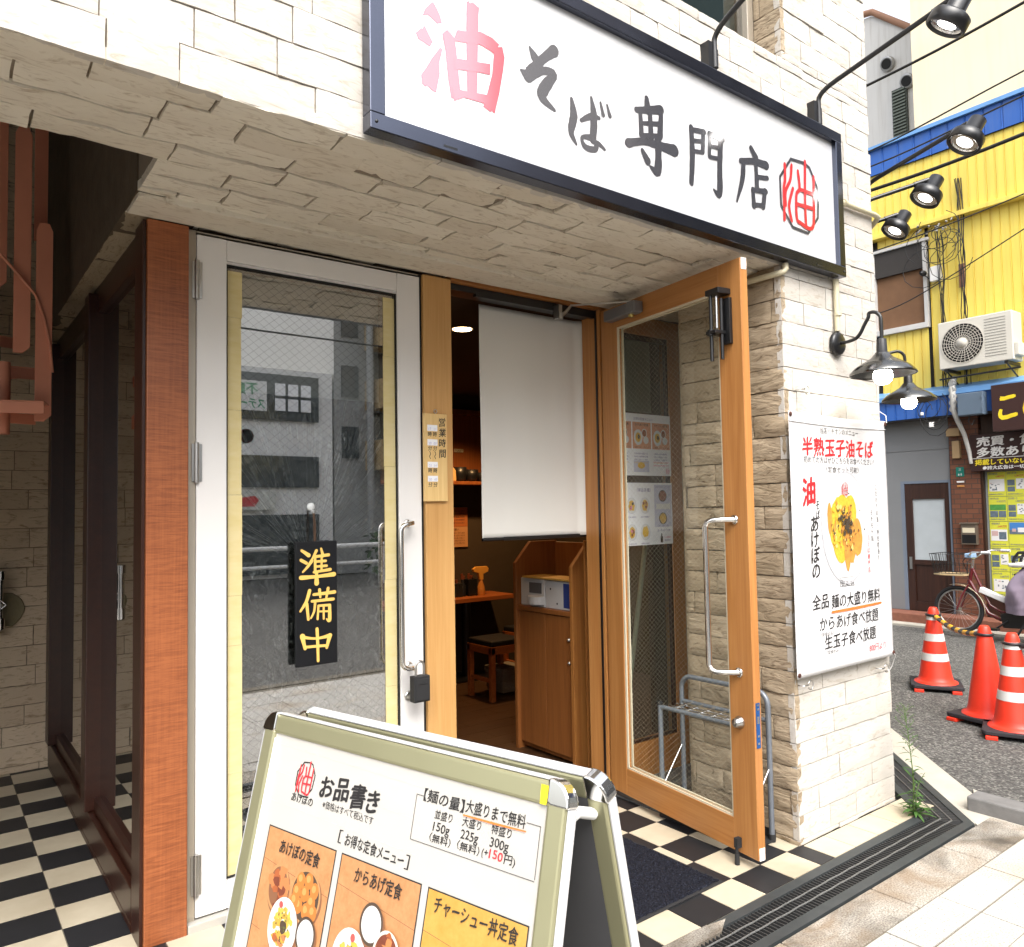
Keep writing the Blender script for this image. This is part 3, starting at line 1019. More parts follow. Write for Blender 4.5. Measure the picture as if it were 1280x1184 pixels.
def entrance():
    p = MB(); p.box((1.7905, 3.0, 0), (1.940, 3.14, SZ-.016))
    p.build('door_post', M['wood_post'], B, .004)
    h = MB(); h.box((1.9405, 3.0, 2.578), (3.03, 3.14, SZ+.008))
    h.build('door_header', M['wood_header'], B, .003)
    k = MB(); k.box((1.941, 3.03, 2.548), (2.885, 3.13, 2.577)); k.box((2.881, 3.02, 0), (2.8865, 3.032, 2.577)); k.box((2.10, 3.028, 2.535), (2.88, 3.05, 2.549))
    k.build('blind_track', M['black_metal'], B)
    j = MB(); j.box((2.887, 3.0, 0), (3.03, 3.14, 2.577))
    j.build('door_jamb', M['wood_door'], B, .004)
    # fixed light beside the door, wooden frame
    f = MB()
    f.box((3.031, 3.06, .0), (3.60, 3.13, .20)); f.box((3.50, 3.06, .20), (3.60, 3.13, 2.50)); f.box((3.031, 3.06, 2.50), (3.60, 3.13, SZ+.005)); f.box((3.031, 3.06, .2), (3.05, 3.13, 2.5))
    o = f.build('fixed_window', M['wood_door'], B, .003)
    g = MB(); g.quad((3.05, 3.10, .20), (3.50, 3.10, .20), (3.50, 3.10, 2.50), (3.05, 3.10, 2.50))
    g.build('pane', M['glass_fixed'], o)
    u_ = MB(); u_.box((3.05, 3.112, 2.06), (3.40, 3.118, 2.498)); u_.build('frosted_screen', plain('green grey screen', (.27, .32, .25), .7), o)
    bd = MB(); bd.box((3.05, 3.065, .2), (3.50, 3.075, .214)); bd.box((3.485, 3.065, .214), (3.5, 3.09, 2.5)); bd.box((3.05, 3.075, 2.47), (3.485, 3.09, 2.5)); bd.box((3.40, 3.13, .2), (3.50, 3.17, 2.5))
    bd.build('glazing_bead', M['dark_brown'], o)
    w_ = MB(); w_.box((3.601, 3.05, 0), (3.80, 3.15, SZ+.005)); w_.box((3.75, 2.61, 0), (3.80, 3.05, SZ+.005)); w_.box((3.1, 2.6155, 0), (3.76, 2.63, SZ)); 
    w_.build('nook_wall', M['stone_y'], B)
entrance()

def leaf():
    """the wooden door, standing open across the porch"""
    H = Vector((2.885, 2.985, 0)); E = Vector((2.745, 1.988, 0))
    d = (E-H).normalized(); n = Vector((d.y, -d.x, 0))       # n towards the opening (left)
    if n.x > 0:
        n = -n
    L = (E-H).length
    # local frame: x across thickness, y along leaf, z up
    Mx = Matrix((( -n.x, d.x, 0, H.x), (-n.y, d.y, 0, H.y), (0, 0, 1, 0), (0, 0, 0, 1)))
    root = bpy.data.objects.new('entrance_door', None)
    def mk():
        b = MB(); b.T = None; return b
    Z0, Z1, S, T = .045, 2.562, .135, .042
    def b2(mb, name, mats, parent, bevel=0, sp=False):
        if sp:
            for o in mb.split(name, mats, None, bevel):
                o.parent = parent
            return None
        o = mb.build(name, mats, None, bevel)
        o.parent = parent
        return o
    f = MB()
    f.box((0, 0, Z0), (T, S, Z1)); f.box((0, L-S, Z0), (T, L, Z1))
    fo = f.build('entrance_door', M['wood_door'], None, .003)
    fo.matrix_world = Mx
    fo.parent = B
    fo.matrix_parent_inverse = B.matrix_basis.inverted()
    f = MB()
    f.box((.0004, S, Z0), (T-.0004, L-S, Z0+.135)); f.box((.0004, S, Z1-.115), (T-.0004, L-S, Z1))
    b2(f, 'rail', M['wood_door_x'], fo, .002, True)
    bd = MB()
    for xa, xb in ((.004, .011), (T-.011, T-.004)):
        bd.box((xa, S, Z0+.135), (xb, S+.012, Z1-.115)); bd.box((xa, L-S-.008, Z0+.135), (xb, L-S, Z1-.115)); bd.box((xa, S, Z0+.135), (xb, L-S, Z0+.144)); bd.box((xa, S, Z1-.124), (xb, L-S, Z1-.115))
    b2(bd, 'glazing_bead', plain('pale glazing seal', (.62, .56, .42), .7), fo)
    g = MB(); g.quad((T/2, S, Z0+.135), (T/2, L-S, Z0+.135), (T/2, L-S, Z1-.115), (T/2, S, Z1-.115))
    b2(g, 'glass_pane', M['glass_leaf'], fo)
    h = MB()
    y = L-.075; z0, z1 = .80, 1.445; so = -.085
    pts = [(0, y, z1), (so*.5, y-.03, z1+.001), (so*.85, y-.06, z1)] + arc((so, y-.085, z1-.03), .03, 70, 0, (0, -.4, .0), (0, 0, 1), 2)[:0] + [(so*.97, y-.078, z1-.008), (so, y-.088, z1-.03), (so, y-.088, z0+.03), (so*.97, y-.078, z0+.008), (so*.85, y-.06, z0), (so*.5, y-.03, z0), (0, y, z0)]
    h.tube(pts, .0125, 14)
    for z in (z0, z1):
        h.lathe([(.021, 0), (.021, .006), (.014, .009)], (0.0, y, z), (-1, 0, 0), 18)
    b2(h, 'handle', M['chrome'], fo)
    k = MB(); k.lathe([(.026, 0), (.026, .007), (.02, .014), (.018, .03), (.006, .035), (.0001, .035)], (0, L-.08, .592), (-1, 0, 0), 24)
    b2(k, 'lock_cylinder', M['steel'], fo)
    lab = MB(); lab.box((.010, L, .50), (.032, L+.0022, .685))
    o = b2(lab, 'lock_plate', plain('blue lock plate', (.02, .09, .28), .4, .3), fo)
    dots = MB()
    for z in (.515, .545, .60, .655, .672):
        dots.box((.016, L+.0022, z), (.026, L+.0032, z+(.03 if z == .60 else .008)))
    b2(dots, 'lock_plate_screw', M['steel'], fo, 0, True)
    w_ = MB(); w_.box((.006, L, Z1-.05), (T-.006, L+.002, Z1)); w_.box((.006, L, Z0), (T-.006, L+.002, Z0+.05))
    b2(w_, 'edge_cap', M['white_paint'], fo, 0, True)
    st = MB(); st.tube([(-.02, L-.10, .002), (-.02, L-.10, .045)], [.011, .010], 14); st.tube([(-.02, L-.10, .045), (-.02, L-.10, .10)], .007, 10); st.box((-.026, L-.110, .07), (0, L-.090, .11))
    b2(st, 'door_stop', M['black_rubber'], fo)
    # closer body on the top rail
    c = MB(); c.box((-.055, .10, Z1-.085), (-.002, .36, Z1-.03)); c.box((-.058, .30, Z1-.088), (-.001, .345, Z1-.027))
    co = b2(c, 'door_closer', plain('grey closer body', (.20, .20, .21), .35, .4, var=.05), fo, .004)
    kn = MB(); kn.lathe([(.014, 0), (.014, .012), (.006, .016), (.0001, .016)], (-.03, .30, Z1-.086), (0, 0, -1), 16)
    b2(kn, 'valve_cap', plain('brass cap', (.5, .4, .14), .35, .8), co)
    # catch with two rods high on the stile
    q = MB()
    y = L-.105
    q.box((-.018, y+.01, 2.20), (-.001, y+.055, 2.40)); q.box((-.075, y-.03, 2.415), (-.002, y+.05, 2.44)); q.box((-.078, y-.028, 2.245), (-.002, y+.03, 2.26))
    q.tube([(-.062, y-.01, 2.13), (-.062, y-.01, 2.44)], .008, 10); q.tube([(-.030, y+.02, 2.135), (-.030, y+.02, 2.40)], .008, 10); q.tube([(-.062, y-.01, 2.24), (-.062, y-.01, 2.265)], .018, 12)
    b2(q, 'roller_catch', M['black_metal'], fo, .002)
    qs = MB(); qs.tube([(-.05, y+.012, 2.27), (-.05, y+.012, 2.41)], .005, 8)
    b2(qs, 'catch_spring', M['wire'], fo)
    # closer arm reaching back to the header (fixed to the building frame)
    a = MB()
    p0 = Mx @ Vector((-.03, .325, Z1-.025)); 
    p1 = Vector((2.675, 2.985, 2.566))
    a.tube([p0, p1], .005, 8)
    a.tube([p1, Vector((2.625, 2.972, 2.52)), Vector((2.60, 2.985, 2.50))], [.007, .009, .010], 10)
    a.lathe([(.014, 0), (.014, .03)], (2.60, 2.985, 2.485), (0, 0, 1), 14)
    a.box((2.590, 2.985, 2.49), (2.612, 3.03, 2.56))
    a.build('closer_arm', M['steel'], B)
leaf()

def interior():
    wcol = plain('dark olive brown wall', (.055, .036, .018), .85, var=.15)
    b = MB()
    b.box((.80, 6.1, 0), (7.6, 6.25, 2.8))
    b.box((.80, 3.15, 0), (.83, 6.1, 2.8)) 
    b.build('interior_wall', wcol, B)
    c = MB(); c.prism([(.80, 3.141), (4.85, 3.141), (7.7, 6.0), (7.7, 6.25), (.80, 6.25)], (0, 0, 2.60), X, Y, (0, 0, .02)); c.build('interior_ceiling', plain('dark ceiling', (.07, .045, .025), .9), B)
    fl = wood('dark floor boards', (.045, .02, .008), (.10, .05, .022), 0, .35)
    f = MB()
    for k in range(20):
        for q in range(8):
            xa = max(.83, .53+q*.72+(.36 if k % 2 else 0)); xb = min(.53+(q+1)*.72+(.36 if k % 2 else 0)-.003, 3.6+k*.16)
            if xb-xa > .05:
                f.box((xa, 3.115+k*.16, -.02), (xb, 3.115+(k+1)*.16-.003, .004))
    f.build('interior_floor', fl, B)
    red = wood('reddish wood panel', (.20, .055, .012), (.34, .11, .028), 2, .4)
    t = MB(); t.box((3.2, 6.06, 1.78), (4.1, 6.098, 2.36))
    t2 = MB(); t2.box((3.2, 5.98, 2.40), (4.5, 6.05, 2.45)); t2.box((3.0, 5.85, 1.745), (4.6, 6.099, 1.775))
    d = MB(); d.box((3.3, 6.05, 1.776), (4.45, 6.098, 2.399))
    do = d.build('toilet_door', red, B)
    sg = MB(); sg.box((3.92, 6.042, 2.055), (4.02, 6.0495, 2.085))
    so_ = sg.build('toilet_sign', plain('pale sign plate', (.5, .42, .30), .5), do)
    tx = MB(); tx.text('TOILET', (3.97, 6.0410, 2.0605), (1, 0, 0), (0, 0, 1), .027, 0, 'C')
    tx.build('toilet_lettering', M['ink'], so_)
    t2.build('shelf', red, B, .003)
    s = MB(); s.box((3.15, 3.55, 0), (3.2, 3.56, 0.01))
    # posts closing the right end
    e = MB(); e.box((5.2, 4.5, 0), (5.3, 6.1, 2.6)); e.build('end_partition', wcol, B)
interior()
# ------------------------------------------------------------------ brush lettering, as painted on the sign (metres on the sign face)
YU = [[[1.154,2.981],[1.141,2.968],[1.127,2.949],[1.118,2.926],[1.136,2.935],[1.15,2.928],[1.167,2.92],[1.184,2.929],[1.178,2.948],[1.168,2.965]],[[1.106,2.896],[1.113,2.888],[1.095,2.866],[1.103,2.851],[1.122,2.847],[1.142,2.842],[1.151,2.86],[1.139,2.877],[1.125,2.899],[1.116,2.886]],[[1.176,2.852],[1.185,2.851],[1.172,2.802],[1.174,2.773],[1.161,2.712],[1.144,2.715],[1.131,2.723],[1.124,2.718],[1.114,2.723],[1.111,2.749],[1.128,2.775],[1.149,2.812]],[[1.272,3.027],[1.279,3.033],[1.285,3.028],[1.292,3.035],[1.318,3.027],[1.315,3.001],[1.313,2.95],[1.305,2.746],[1.269,2.734],[1.269,2.934]],[[1.184,2.896],[1.201,2.915],[1.215,2.908],[1.226,2.899],[1.232,2.871],[1.247,2.724],[1.237,2.715],[1.212,2.713],[1.203,2.764],[1.194,2.851]],[[1.222,2.889],[1.237,2.928],[1.276,2.937],[1.32,2.953],[1.365,2.95],[1.391,2.938],[1.375,2.9],[1.357,2.906],[1.319,2.912],[1.261,2.897]],[[1.373,2.922],[1.403,2.935],[1.411,2.903],[1.405,2.863],[1.388,2.781],[1.369,2.713],[1.36,2.719],[1.353,2.714],[1.338,2.719],[1.327,2.722],[1.347,2.781],[1.363,2.836],[1.368,2.882]],[[1.225,2.838],[1.356,2.864],[1.355,2.83],[1.303,2.822],[1.224,2.803]],[[1.216,2.745],[1.258,2.749],[1.295,2.756],[1.376,2.768],[1.372,2.72],[1.323,2.733],[1.258,2.728],[1.222,2.707]]]
SOBA = [[[1.514,2.972,.009],[1.534,2.946,.0262],[1.546,2.936,.021]],[[1.615,2.998,.0315],[1.563,2.95,.0225],[1.508,2.884,.0337],[1.476,2.886,.0075]],[[1.504,2.874,.03],[1.562,2.913,.021],[1.613,2.919,.021],[1.571,2.86,.0315],[1.562,2.824,.027],[1.612,2.798,.009]],[[1.687,2.86,.0105],[1.695,2.805,.0255],[1.682,2.747,.0195],[1.703,2.712,.009]],[[1.728,2.799,.0105],[1.775,2.827,.018],[1.812,2.832,.0105]],[[1.777,2.892,.009],[1.787,2.832,.024],[1.78,2.747,.0225]],[[1.781,2.754,.021],[1.731,2.742,.0105],[1.744,2.713,.0165],[1.79,2.717,.0165],[1.8,2.742,.015],[1.834,2.729,.009]],[[1.82,2.888,.0075],[1.831,2.849,.0135]],[[1.851,2.889,.0075],[1.863,2.855,.0135]]]
SEN = [[[2.051,2.976,.0167],[2.055,2.934,.0272]],[[1.996,2.918,.0167],[2.054,2.934,.0209],[2.124,2.957,.0272]],[[2.016,2.913,.0146],[2.019,2.834,.0188]],[[2.126,2.946,.0167],[2.117,2.855,.023]],[[2.016,2.875,.0105],[2.122,2.902,.0146]],[[2.017,2.83,.0146],[2.123,2.857,.0146]],[[2.066,2.933,.0167],[2.07,2.829,.0209]],[[1.95,2.784,.0251],[2.029,2.811,.0188],[2.124,2.819,.0251],[2.194,2.823,.0356]],[[2.104,2.832,.0272],[2.106,2.787,.0251],[2.097,2.72,.0293],[2.059,2.729,.0063]],[[2.022,2.776,.0146],[2.047,2.745,.0251]],[[2.293,2.94,.0188],[2.296,2.839,.023],[2.286,2.725,.0188]],[[2.298,2.933,.0146],[2.37,2.944,.0167]],[[2.364,2.943,.0167],[2.358,2.863,.0167]],[[2.299,2.891,.0125],[2.359,2.904,.0125]],[[2.297,2.851,.0125],[2.357,2.86,.0125]],[[2.4,2.946,.0167],[2.48,2.948,.023]],[[2.47,2.942,.023],[2.459,2.831,.023],[2.452,2.722,.0251],[2.416,2.731,.0052]],[[2.403,2.944,.0146],[2.397,2.856,.0146]],[[2.402,2.898,.0125],[2.465,2.907,.0125]],[[2.4,2.854,.0125],[2.463,2.863,.0125]],[[2.666,2.962,.0188],[2.696,2.93,.0272]],[[2.595,2.89,.0188],[2.684,2.911,.0209],[2.769,2.917,.0272]],[[2.612,2.89,.0209],[2.601,2.815,.0209],[2.561,2.717,.0084]],[[2.696,2.895,.0167],[2.698,2.802,.023]],[[2.698,2.85,.0146],[2.773,2.864,.0146]],[[2.668,2.791,.0167],[2.674,2.725,.0209]],[[2.668,2.789,.0146],[2.759,2.803,.0188]],[[2.752,2.804,.0188],[2.736,2.735,.0209]],[[2.675,2.729,.0146],[2.742,2.74,.0146]]]
LOGO_RING = [[-.198,.471],[.137,.5],[.262,.465],[.471,.178],[.432,-.223],[.169,-.5],[-.207,-.49],[-.465,-.243],[-.471,.15]]
LOGO_RED = [[[-.349,.359],[-.352,.143],[-.387,.008],[-.397,-.423]],[[-.185,.384],[-.227,.172],[-.349,-.018],[-.359,-.217]],[[-.172,.059],[-.275,-.198],[-.227,-.404]],[[-.034,.339],[-.008,.101],[-.092,-.011],[-.098,-.339],[-.002,-.391],[.223,-.423],[.323,-.285],[.352,.355]],[[.15,.526],[.117,-.108],[.124,-.4]],[[-.011,.088],[.349,.095]],[[-.085,-.14],[.336,-.114]]]
JUN = [[[1.205,1.355,.011],[1.234,1.335,.0166]],[[1.202,1.317,.0129],[1.224,1.304,.0129]],[[1.209,1.269,.0074],[1.228,1.288,.011],[1.247,1.312,.0147]],[[1.267,1.352,.0129],[1.247,1.316,.0074]],[[1.261,1.33,.011],[1.261,1.265,.011]],[[1.261,1.328,.011],[1.319,1.333,.0129]],[[1.261,1.308,.0092],[1.306,1.309,.011]],[[1.261,1.288,.0092],[1.31,1.289,.011]],[[1.255,1.266,.0092],[1.326,1.273,.0129]],[[1.287,1.359,.0092],[1.295,1.33,.0129]],[[1.289,1.331,.0092],[1.288,1.27,.0092]],[[1.202,1.247,.0184],[1.274,1.248,.0129],[1.342,1.253,.0184]],[[1.267,1.267,.011],[1.267,1.221,.0203]],[[1.237,1.193,.0147],[1.223,1.151,.0129],[1.198,1.114,.0092]],[[1.225,1.141,.0129],[1.231,1.079,.011]],[[1.254,1.176,.011],[1.344,1.18,.0147]],[[1.279,1.194,.0129],[1.282,1.164,.0092]],[[1.316,1.197,.0129],[1.308,1.16,.0092]],[[1.247,1.15,.011],[1.338,1.152,.0129]],[[1.26,1.149,.011],[1.256,1.111,.0092],[1.242,1.083,.0074]],[[1.274,1.13,.0092],[1.27,1.077,.0092]],[[1.274,1.13,.0092],[1.323,1.129,.011]],[[1.322,1.128,.0129],[1.321,1.068,.0147],[1.308,1.074,.0055]],[[1.296,1.128,.0083],[1.296,1.076,.0083]],[[1.274,1.107,.0074],[1.321,1.104,.0074]],[[1.206,1.014,.0221],[1.211,.988,.0147],[1.217,.965,.0129]],[[1.207,1.011,.0129],[1.263,1.0,.0092],[1.324,1.006,.0166]],[[1.322,1.006,.0184],[1.308,.958,.011]],[[1.215,.971,.011],[1.312,.967,.011]],[[1.267,1.038,.0129],[1.27,.972,.0129],[1.271,.91,.011]]]

def logo(mb, cx, cy, h, o, u, v, n, mi_ring, mi_red, w=1.0, sx=1.0, wr=1.0):
    ring = LOGO_RING+LOGO_RING[:1]
    for a, b in zip(ring[:-1], ring[1:]):
        mb.ribbon([(cx+a[0]*h*sx, cy+a[1]*h, .026*h*wr), (cx+b[0]*h*sx, cy+b[1]*h, .026*h*wr)], o, u, v, n, mi_ring)
    for s in LOGO_RED:
        mb.ribbon([(cx+p[0]*h*sx, cy+p[1]*h, .052*h*w) for p in s], o, u, v, n, mi_red)


def shop_sign():
    t = thing('shop_sign', 'long white sign box with black frame and brush lettering above the entrance', 'shop sign', (2.28, 1.99, 2.6))
    x0, x1, z0, z1 = 1.002, 3.555, 2.606, 3.318
    f = MB()
    w_ = .050
    y0, y1 = 1.962, 2.012
    f.box((x0, y0, z0), (x1, y1, z0+w_)); f.box((x0, y0, z1-w_), (x1, y1, z1)); f.box((x0, y0+.0006, z0+w_), (x0+w_, y1, z1-w_)); f.box((x1-w_, y0+.0006, z0+w_), (x1, y1, z1-w_))
    f.build('frame', M['sign_frame'], t, .003)
    FYs = 1.986
    p = MB(); p.box((x0+w_, FYs, z0+w_), (x1-w_, 2.010, z1-w_))
    p.build('panel', M['sign_face'], t)
    c = MB()
    for x in (1.25, 3.3):
        c.box((x, y0-.0005, z0+.012), (x+.05, y0-.0001, z0+.019))
    for x in (x0+.02, x1-.02):
        c.lathe([(.005, 0), (.005, .002), (.0001, .003)], (x, y0, z0+.024), NY, 10)
    c.build('latch', M['black_metal'], t)
    L = MB()
    k = 1.986/1.86
    S = lambda st: [[q[0]*k, 1.5+(q[1]-1.5)*k] + ([q[2]*k*1.32] if len(q) > 2 else []) for q in st]
    o, n = (0, FYs-.0008, 0), NY
    for i, s in enumerate(YU):
        L.poly(S(s), (0, FYs-.0008-i*.00012, 0), X, Z, 0)
    for s in SOBA+SEN:
        L.ribbon(S(s), o, X, Z, n, 1, .05)
    logo(L, 3.0085*k, 1.5+1.3455*k, .311*k, o, X, Z, n, 1, 2, 1.05, 1.0, 1.5)
    L.build('lettering', [M['sign_red'], M['sign_grey'], gloss('sign logo red', (.74, .01, .012))], t)
shop_sign()

def spot(loc, aim, wall, up, label, scale=1.0, arm=True):
    """black spotlight on a bent arm: wall = foot of the arm, loc = centre of the lens rim, aim = where it points"""
    t = thing('sign_spotlight', label, 'spotlight', wall, 'spotlights on bent black arms')
    loc = Vector(loc); wall = Vector(wall); aim = Vector(aim); up = Vector(up)
    ax = (aim-loc).normalized()
    a = MB()
    back = loc - ax*.11*scale
    top = wall + Vector((0, 0, .10))
    end = back + Vector((0, 0, .03)) - (back-top).normalized()*.03
    pts = [wall, wall+Vector((0, 0, .05))]
    d = (end-top).normalized()
    for i in range(7):
        s = i/6
        p0 = wall+Vector((0, 0, .06)); p1 = top; p2 = top+d*.10
        pts.append(p0*(1-s)**2+p1*2*s*(1-s)+p2*s*s)
    pts.append(end)
    a.tube(pts, .0115, 12)
    a.tube([end-d*.08, end], .0145, 12)
    a.build('arm', M['black_metal'], t)
    br = MB()
    br.box(wall+Vector((-.045, -.005, -.06)), wall+Vector((-.018, .045, .05))); br.box(wall+Vector((-.018, .0, -.04)), wall+Vector((-.0, .015, .03)))
    br.tube([wall+Vector((0, 0, -.055)), wall+Vector((0, 0, .02))], .015, 10)
    br.build('clamp', M['black_metal'], t)
    k = MB()
    k.tube([end, end+d*.03, back+ax*.005], .011*scale, 8)
    k.tube([end+d*.02+Vector((0, 0, .012)), back], .016*scale, 8)
    k.build('knuckle', M['steel'], t)
    h = MB()
    s = scale
    h.lathe([(.0001, -.155*s), (.030*s, -.155*s), (.040*s, -.148*s), (.042*s, -.07*s), (.048*s, -.066*s), (.070*s, -.06*s), (.082*s, -.05*s), (.083*s, 0), (.076*s, .004*s), (.072*s, 0), (.068*s, -.02*s)], loc, ax, 32)
    h.build('lamp_head', M['black_metal'], t)
    l = MB(); l.lathe([(.0001, -.012*s), (.040*s, -.013*s), (.068*s, -.018*s)], loc, ax, 28)
    l.build('lens', M['lens'], t)
    rg = MB(); rg.lathe([(.060*s, -.013*s), (.060*s, -.008*s), (.0675*s, -.007*s), (.0675*s, -.016*s)], loc, ax, 28)
    rg.build('reflector_ring', M['chrome'], t)
    return t
spot((2.585, 1.40, 3.62), (2.55, 1.85, 2.9), (2.615, 1.985, 3.395), Z, 'black spotlight arm fixed under the upstairs window, its head out of sight')
spot((3.395, 1.40, 3.50), (3.28, 1.80, 2.85), (3.40, 1.985, 3.385), Z, 'largest black spotlight, before the cream tower on a long bent arm')

def side_spots():
    # three more on the splayed side wall, lighting the sign round the corner
    q = math.sqrt(.5)
    data = [((1204, 181), 3.80, 'black spotlight on a side arm whose head covers the blue cladding'),
            ((1155, 250), 4.35, 'black spotlight before the yellow cladding, just under the one on the blue cladding'),
            ((1117, 291), 4.85, 'smallest black spotlight, just above the brown boarded window')]
    pos = [(4.037, 1.604, 3.258), (4.451, 1.985, 3.206), (4.814, 2.338, 3.20)]
    for (px, dep, lab), p in zip(data, pos):
        p = Vector(p)
        # foot on the wall, behind along the wall's normal
        s = max(.14, ((p.x-3.95)+(p.y-2.02))*.5)
        foot = Vector((3.95+s, 2.02+s, p.z-.10))
        out = Vector((q, -q, 0))
        spot(p, p + Vector((-.38, .30, -.75)), foot+out*.02, Z, lab, .98)
side_spots()

def barn(loc, wall_pt, out, label):
    """gooseneck barn lamp with a lit bulb; loc = rim centre"""
    t = thing('wall_lamp', label, 'wall lamp', wall_pt, 'black gooseneck wall lamps')
    loc = Vector(loc); w_ = Vector(wall_pt); out = Vector(out).normalized()
    b = MB(); b.lathe([(.058, 0), (.058, .014), (.05, .022), (.02, .026), (.0001, .026)], w_, out, 28)
    b.build('back_plate', M['black_metal'], t)
    top = loc+Vector((0, 0, .135))
    g = MB()
    h = (top-w_).dot(out)
    P = lambda a, z: w_+out*a+Vector((0, 0, z))
    dz = top.z-w_.z
    pts = [P(.02, 0), P(.06, 0), P(.10, .008), P(.125, .03), P(.145, .065), P(.165, .095), P(h-.055, .115), P(h-.03, .115), P(h-.01, .10), P(h, .07), P(h, dz)]
    if h < .2:
        pts = [P(.02, 0), P(.05, 0), P(.07, .03), P(.09, .08), P(.12, .105), P(h-.02, .10), P(h, .07), P(h, dz)]
    sm = []
    for i in range(len(pts)-1):
        p0 = pts[max(i-1, 0)]; p1 = pts[i]; p2 = pts[i+1]; p3 = pts[min(i+2, len(pts)-1)]
        for q in range(4):
            s = q/4
            sm.append(.5*((2*p1)+(-p0+p2)*s+(2*p0-5*p1+4*p2-p3)*s*s+(-p0+3*p1-3*p2+p3)*s**3))
    sm.append(pts[-1])
    g.tube(sm, .0085, 12)
    g.build('gooseneck', M['black_metal'], t)
    s = MB()
    s.lathe([(.012, .165), (.022, .16), (.024, .10), (.030, .098), (.034, .085)], loc, Z, 24)
    s.build('socket', M['black_metal'], t)
    c = MB()
    c.lathe([(.030, .096), (.050, .072), (.085, .052), (.12, .030), (.142, .006), (.146, -.004), (.143, -.006), (.139, .004), (.117, .026), (.083, .047), (.048, .066), (.03, .08)], loc, Z, 40)
    c.build('lamp_shade', metal('gunmetal shade', (.15, .15, .145), .2), t)
    u = MB(); u.lathe([(.0001, -.052), (.02, -.049), (.036, -.036), (.043, -.014), (.038, .01), (.022, .03), (.018, .06)], loc, Z, 24)
    u.build('bulb', M['bulb'], t)
barn((3.527, 1.79, 2.105), (3.53, 2.015, 2.285), NY, 'gunmetal gooseneck lamp with lit bulb fixed to the pillar front')
q_ = math.sqrt(.5)
barn((4.52, 2.148, 2.098), (4.335, 2.385, 2.275), (q_, -q_, 0), 'gunmetal gooseneck lamp with lit bulb behind the pillar edge, before the yellow wall')

def conduits():
    c = plain('cream painted pipe', (.58, .52, .36), .45, var=.1)
    t = thing('conduit_pipe', 'cream pipe running down the pillar front to the wall lamp', 'pipe', (3.52, 2.0, 2.35))
    b = MB(); b.tube([(3.527, 2.003, 2.345), (3.527, 2.003, 2.60)], .0135, 10); b.tube([(3.527, 1.999, 2.42), (3.527, 1.999, 2.435)], .017, 10)
    b.build('pipe', c, t)
    t = thing('conduit_pipe', 'cream pipe running from the sign box to the building corner', 'pipe', (3.6, 2.0, 3.0))
    b = MB(); b.tube([(3.25, 2.003, 2.995), (3.93, 2.003, 3.01), (3.968, 2.006, 3.006), (3.978, 2.022, 2.995), (3.99, 2.05, 2.98), (4.1, 2.16, 2.98)], .0135, 10); b.tube([(3.62, 2.0, 3.0028), (3.64, 2.0, 3.0032)], .018, 10)
    b.build('pipe', c, t)
    t = thing('conduit_pipe', 'cream pipe following the soffit edge on top of the pillar', 'pipe', (3.09, 2.2, 2.55))
    b = MB(); b.tube([(3.098, 1.998, 2.60), (3.098, 1.998, 2.575), (3.085, 2.0, 2.56), (3.072, 2.02, 2.556), (3.070, 2.55, 2.556)], .0135, 10); b.tube([(3.070, 2.28, 2.556), (3.070, 2.29, 2.556)], .018, 8)
    b.build('pipe', c, t)
conduits()

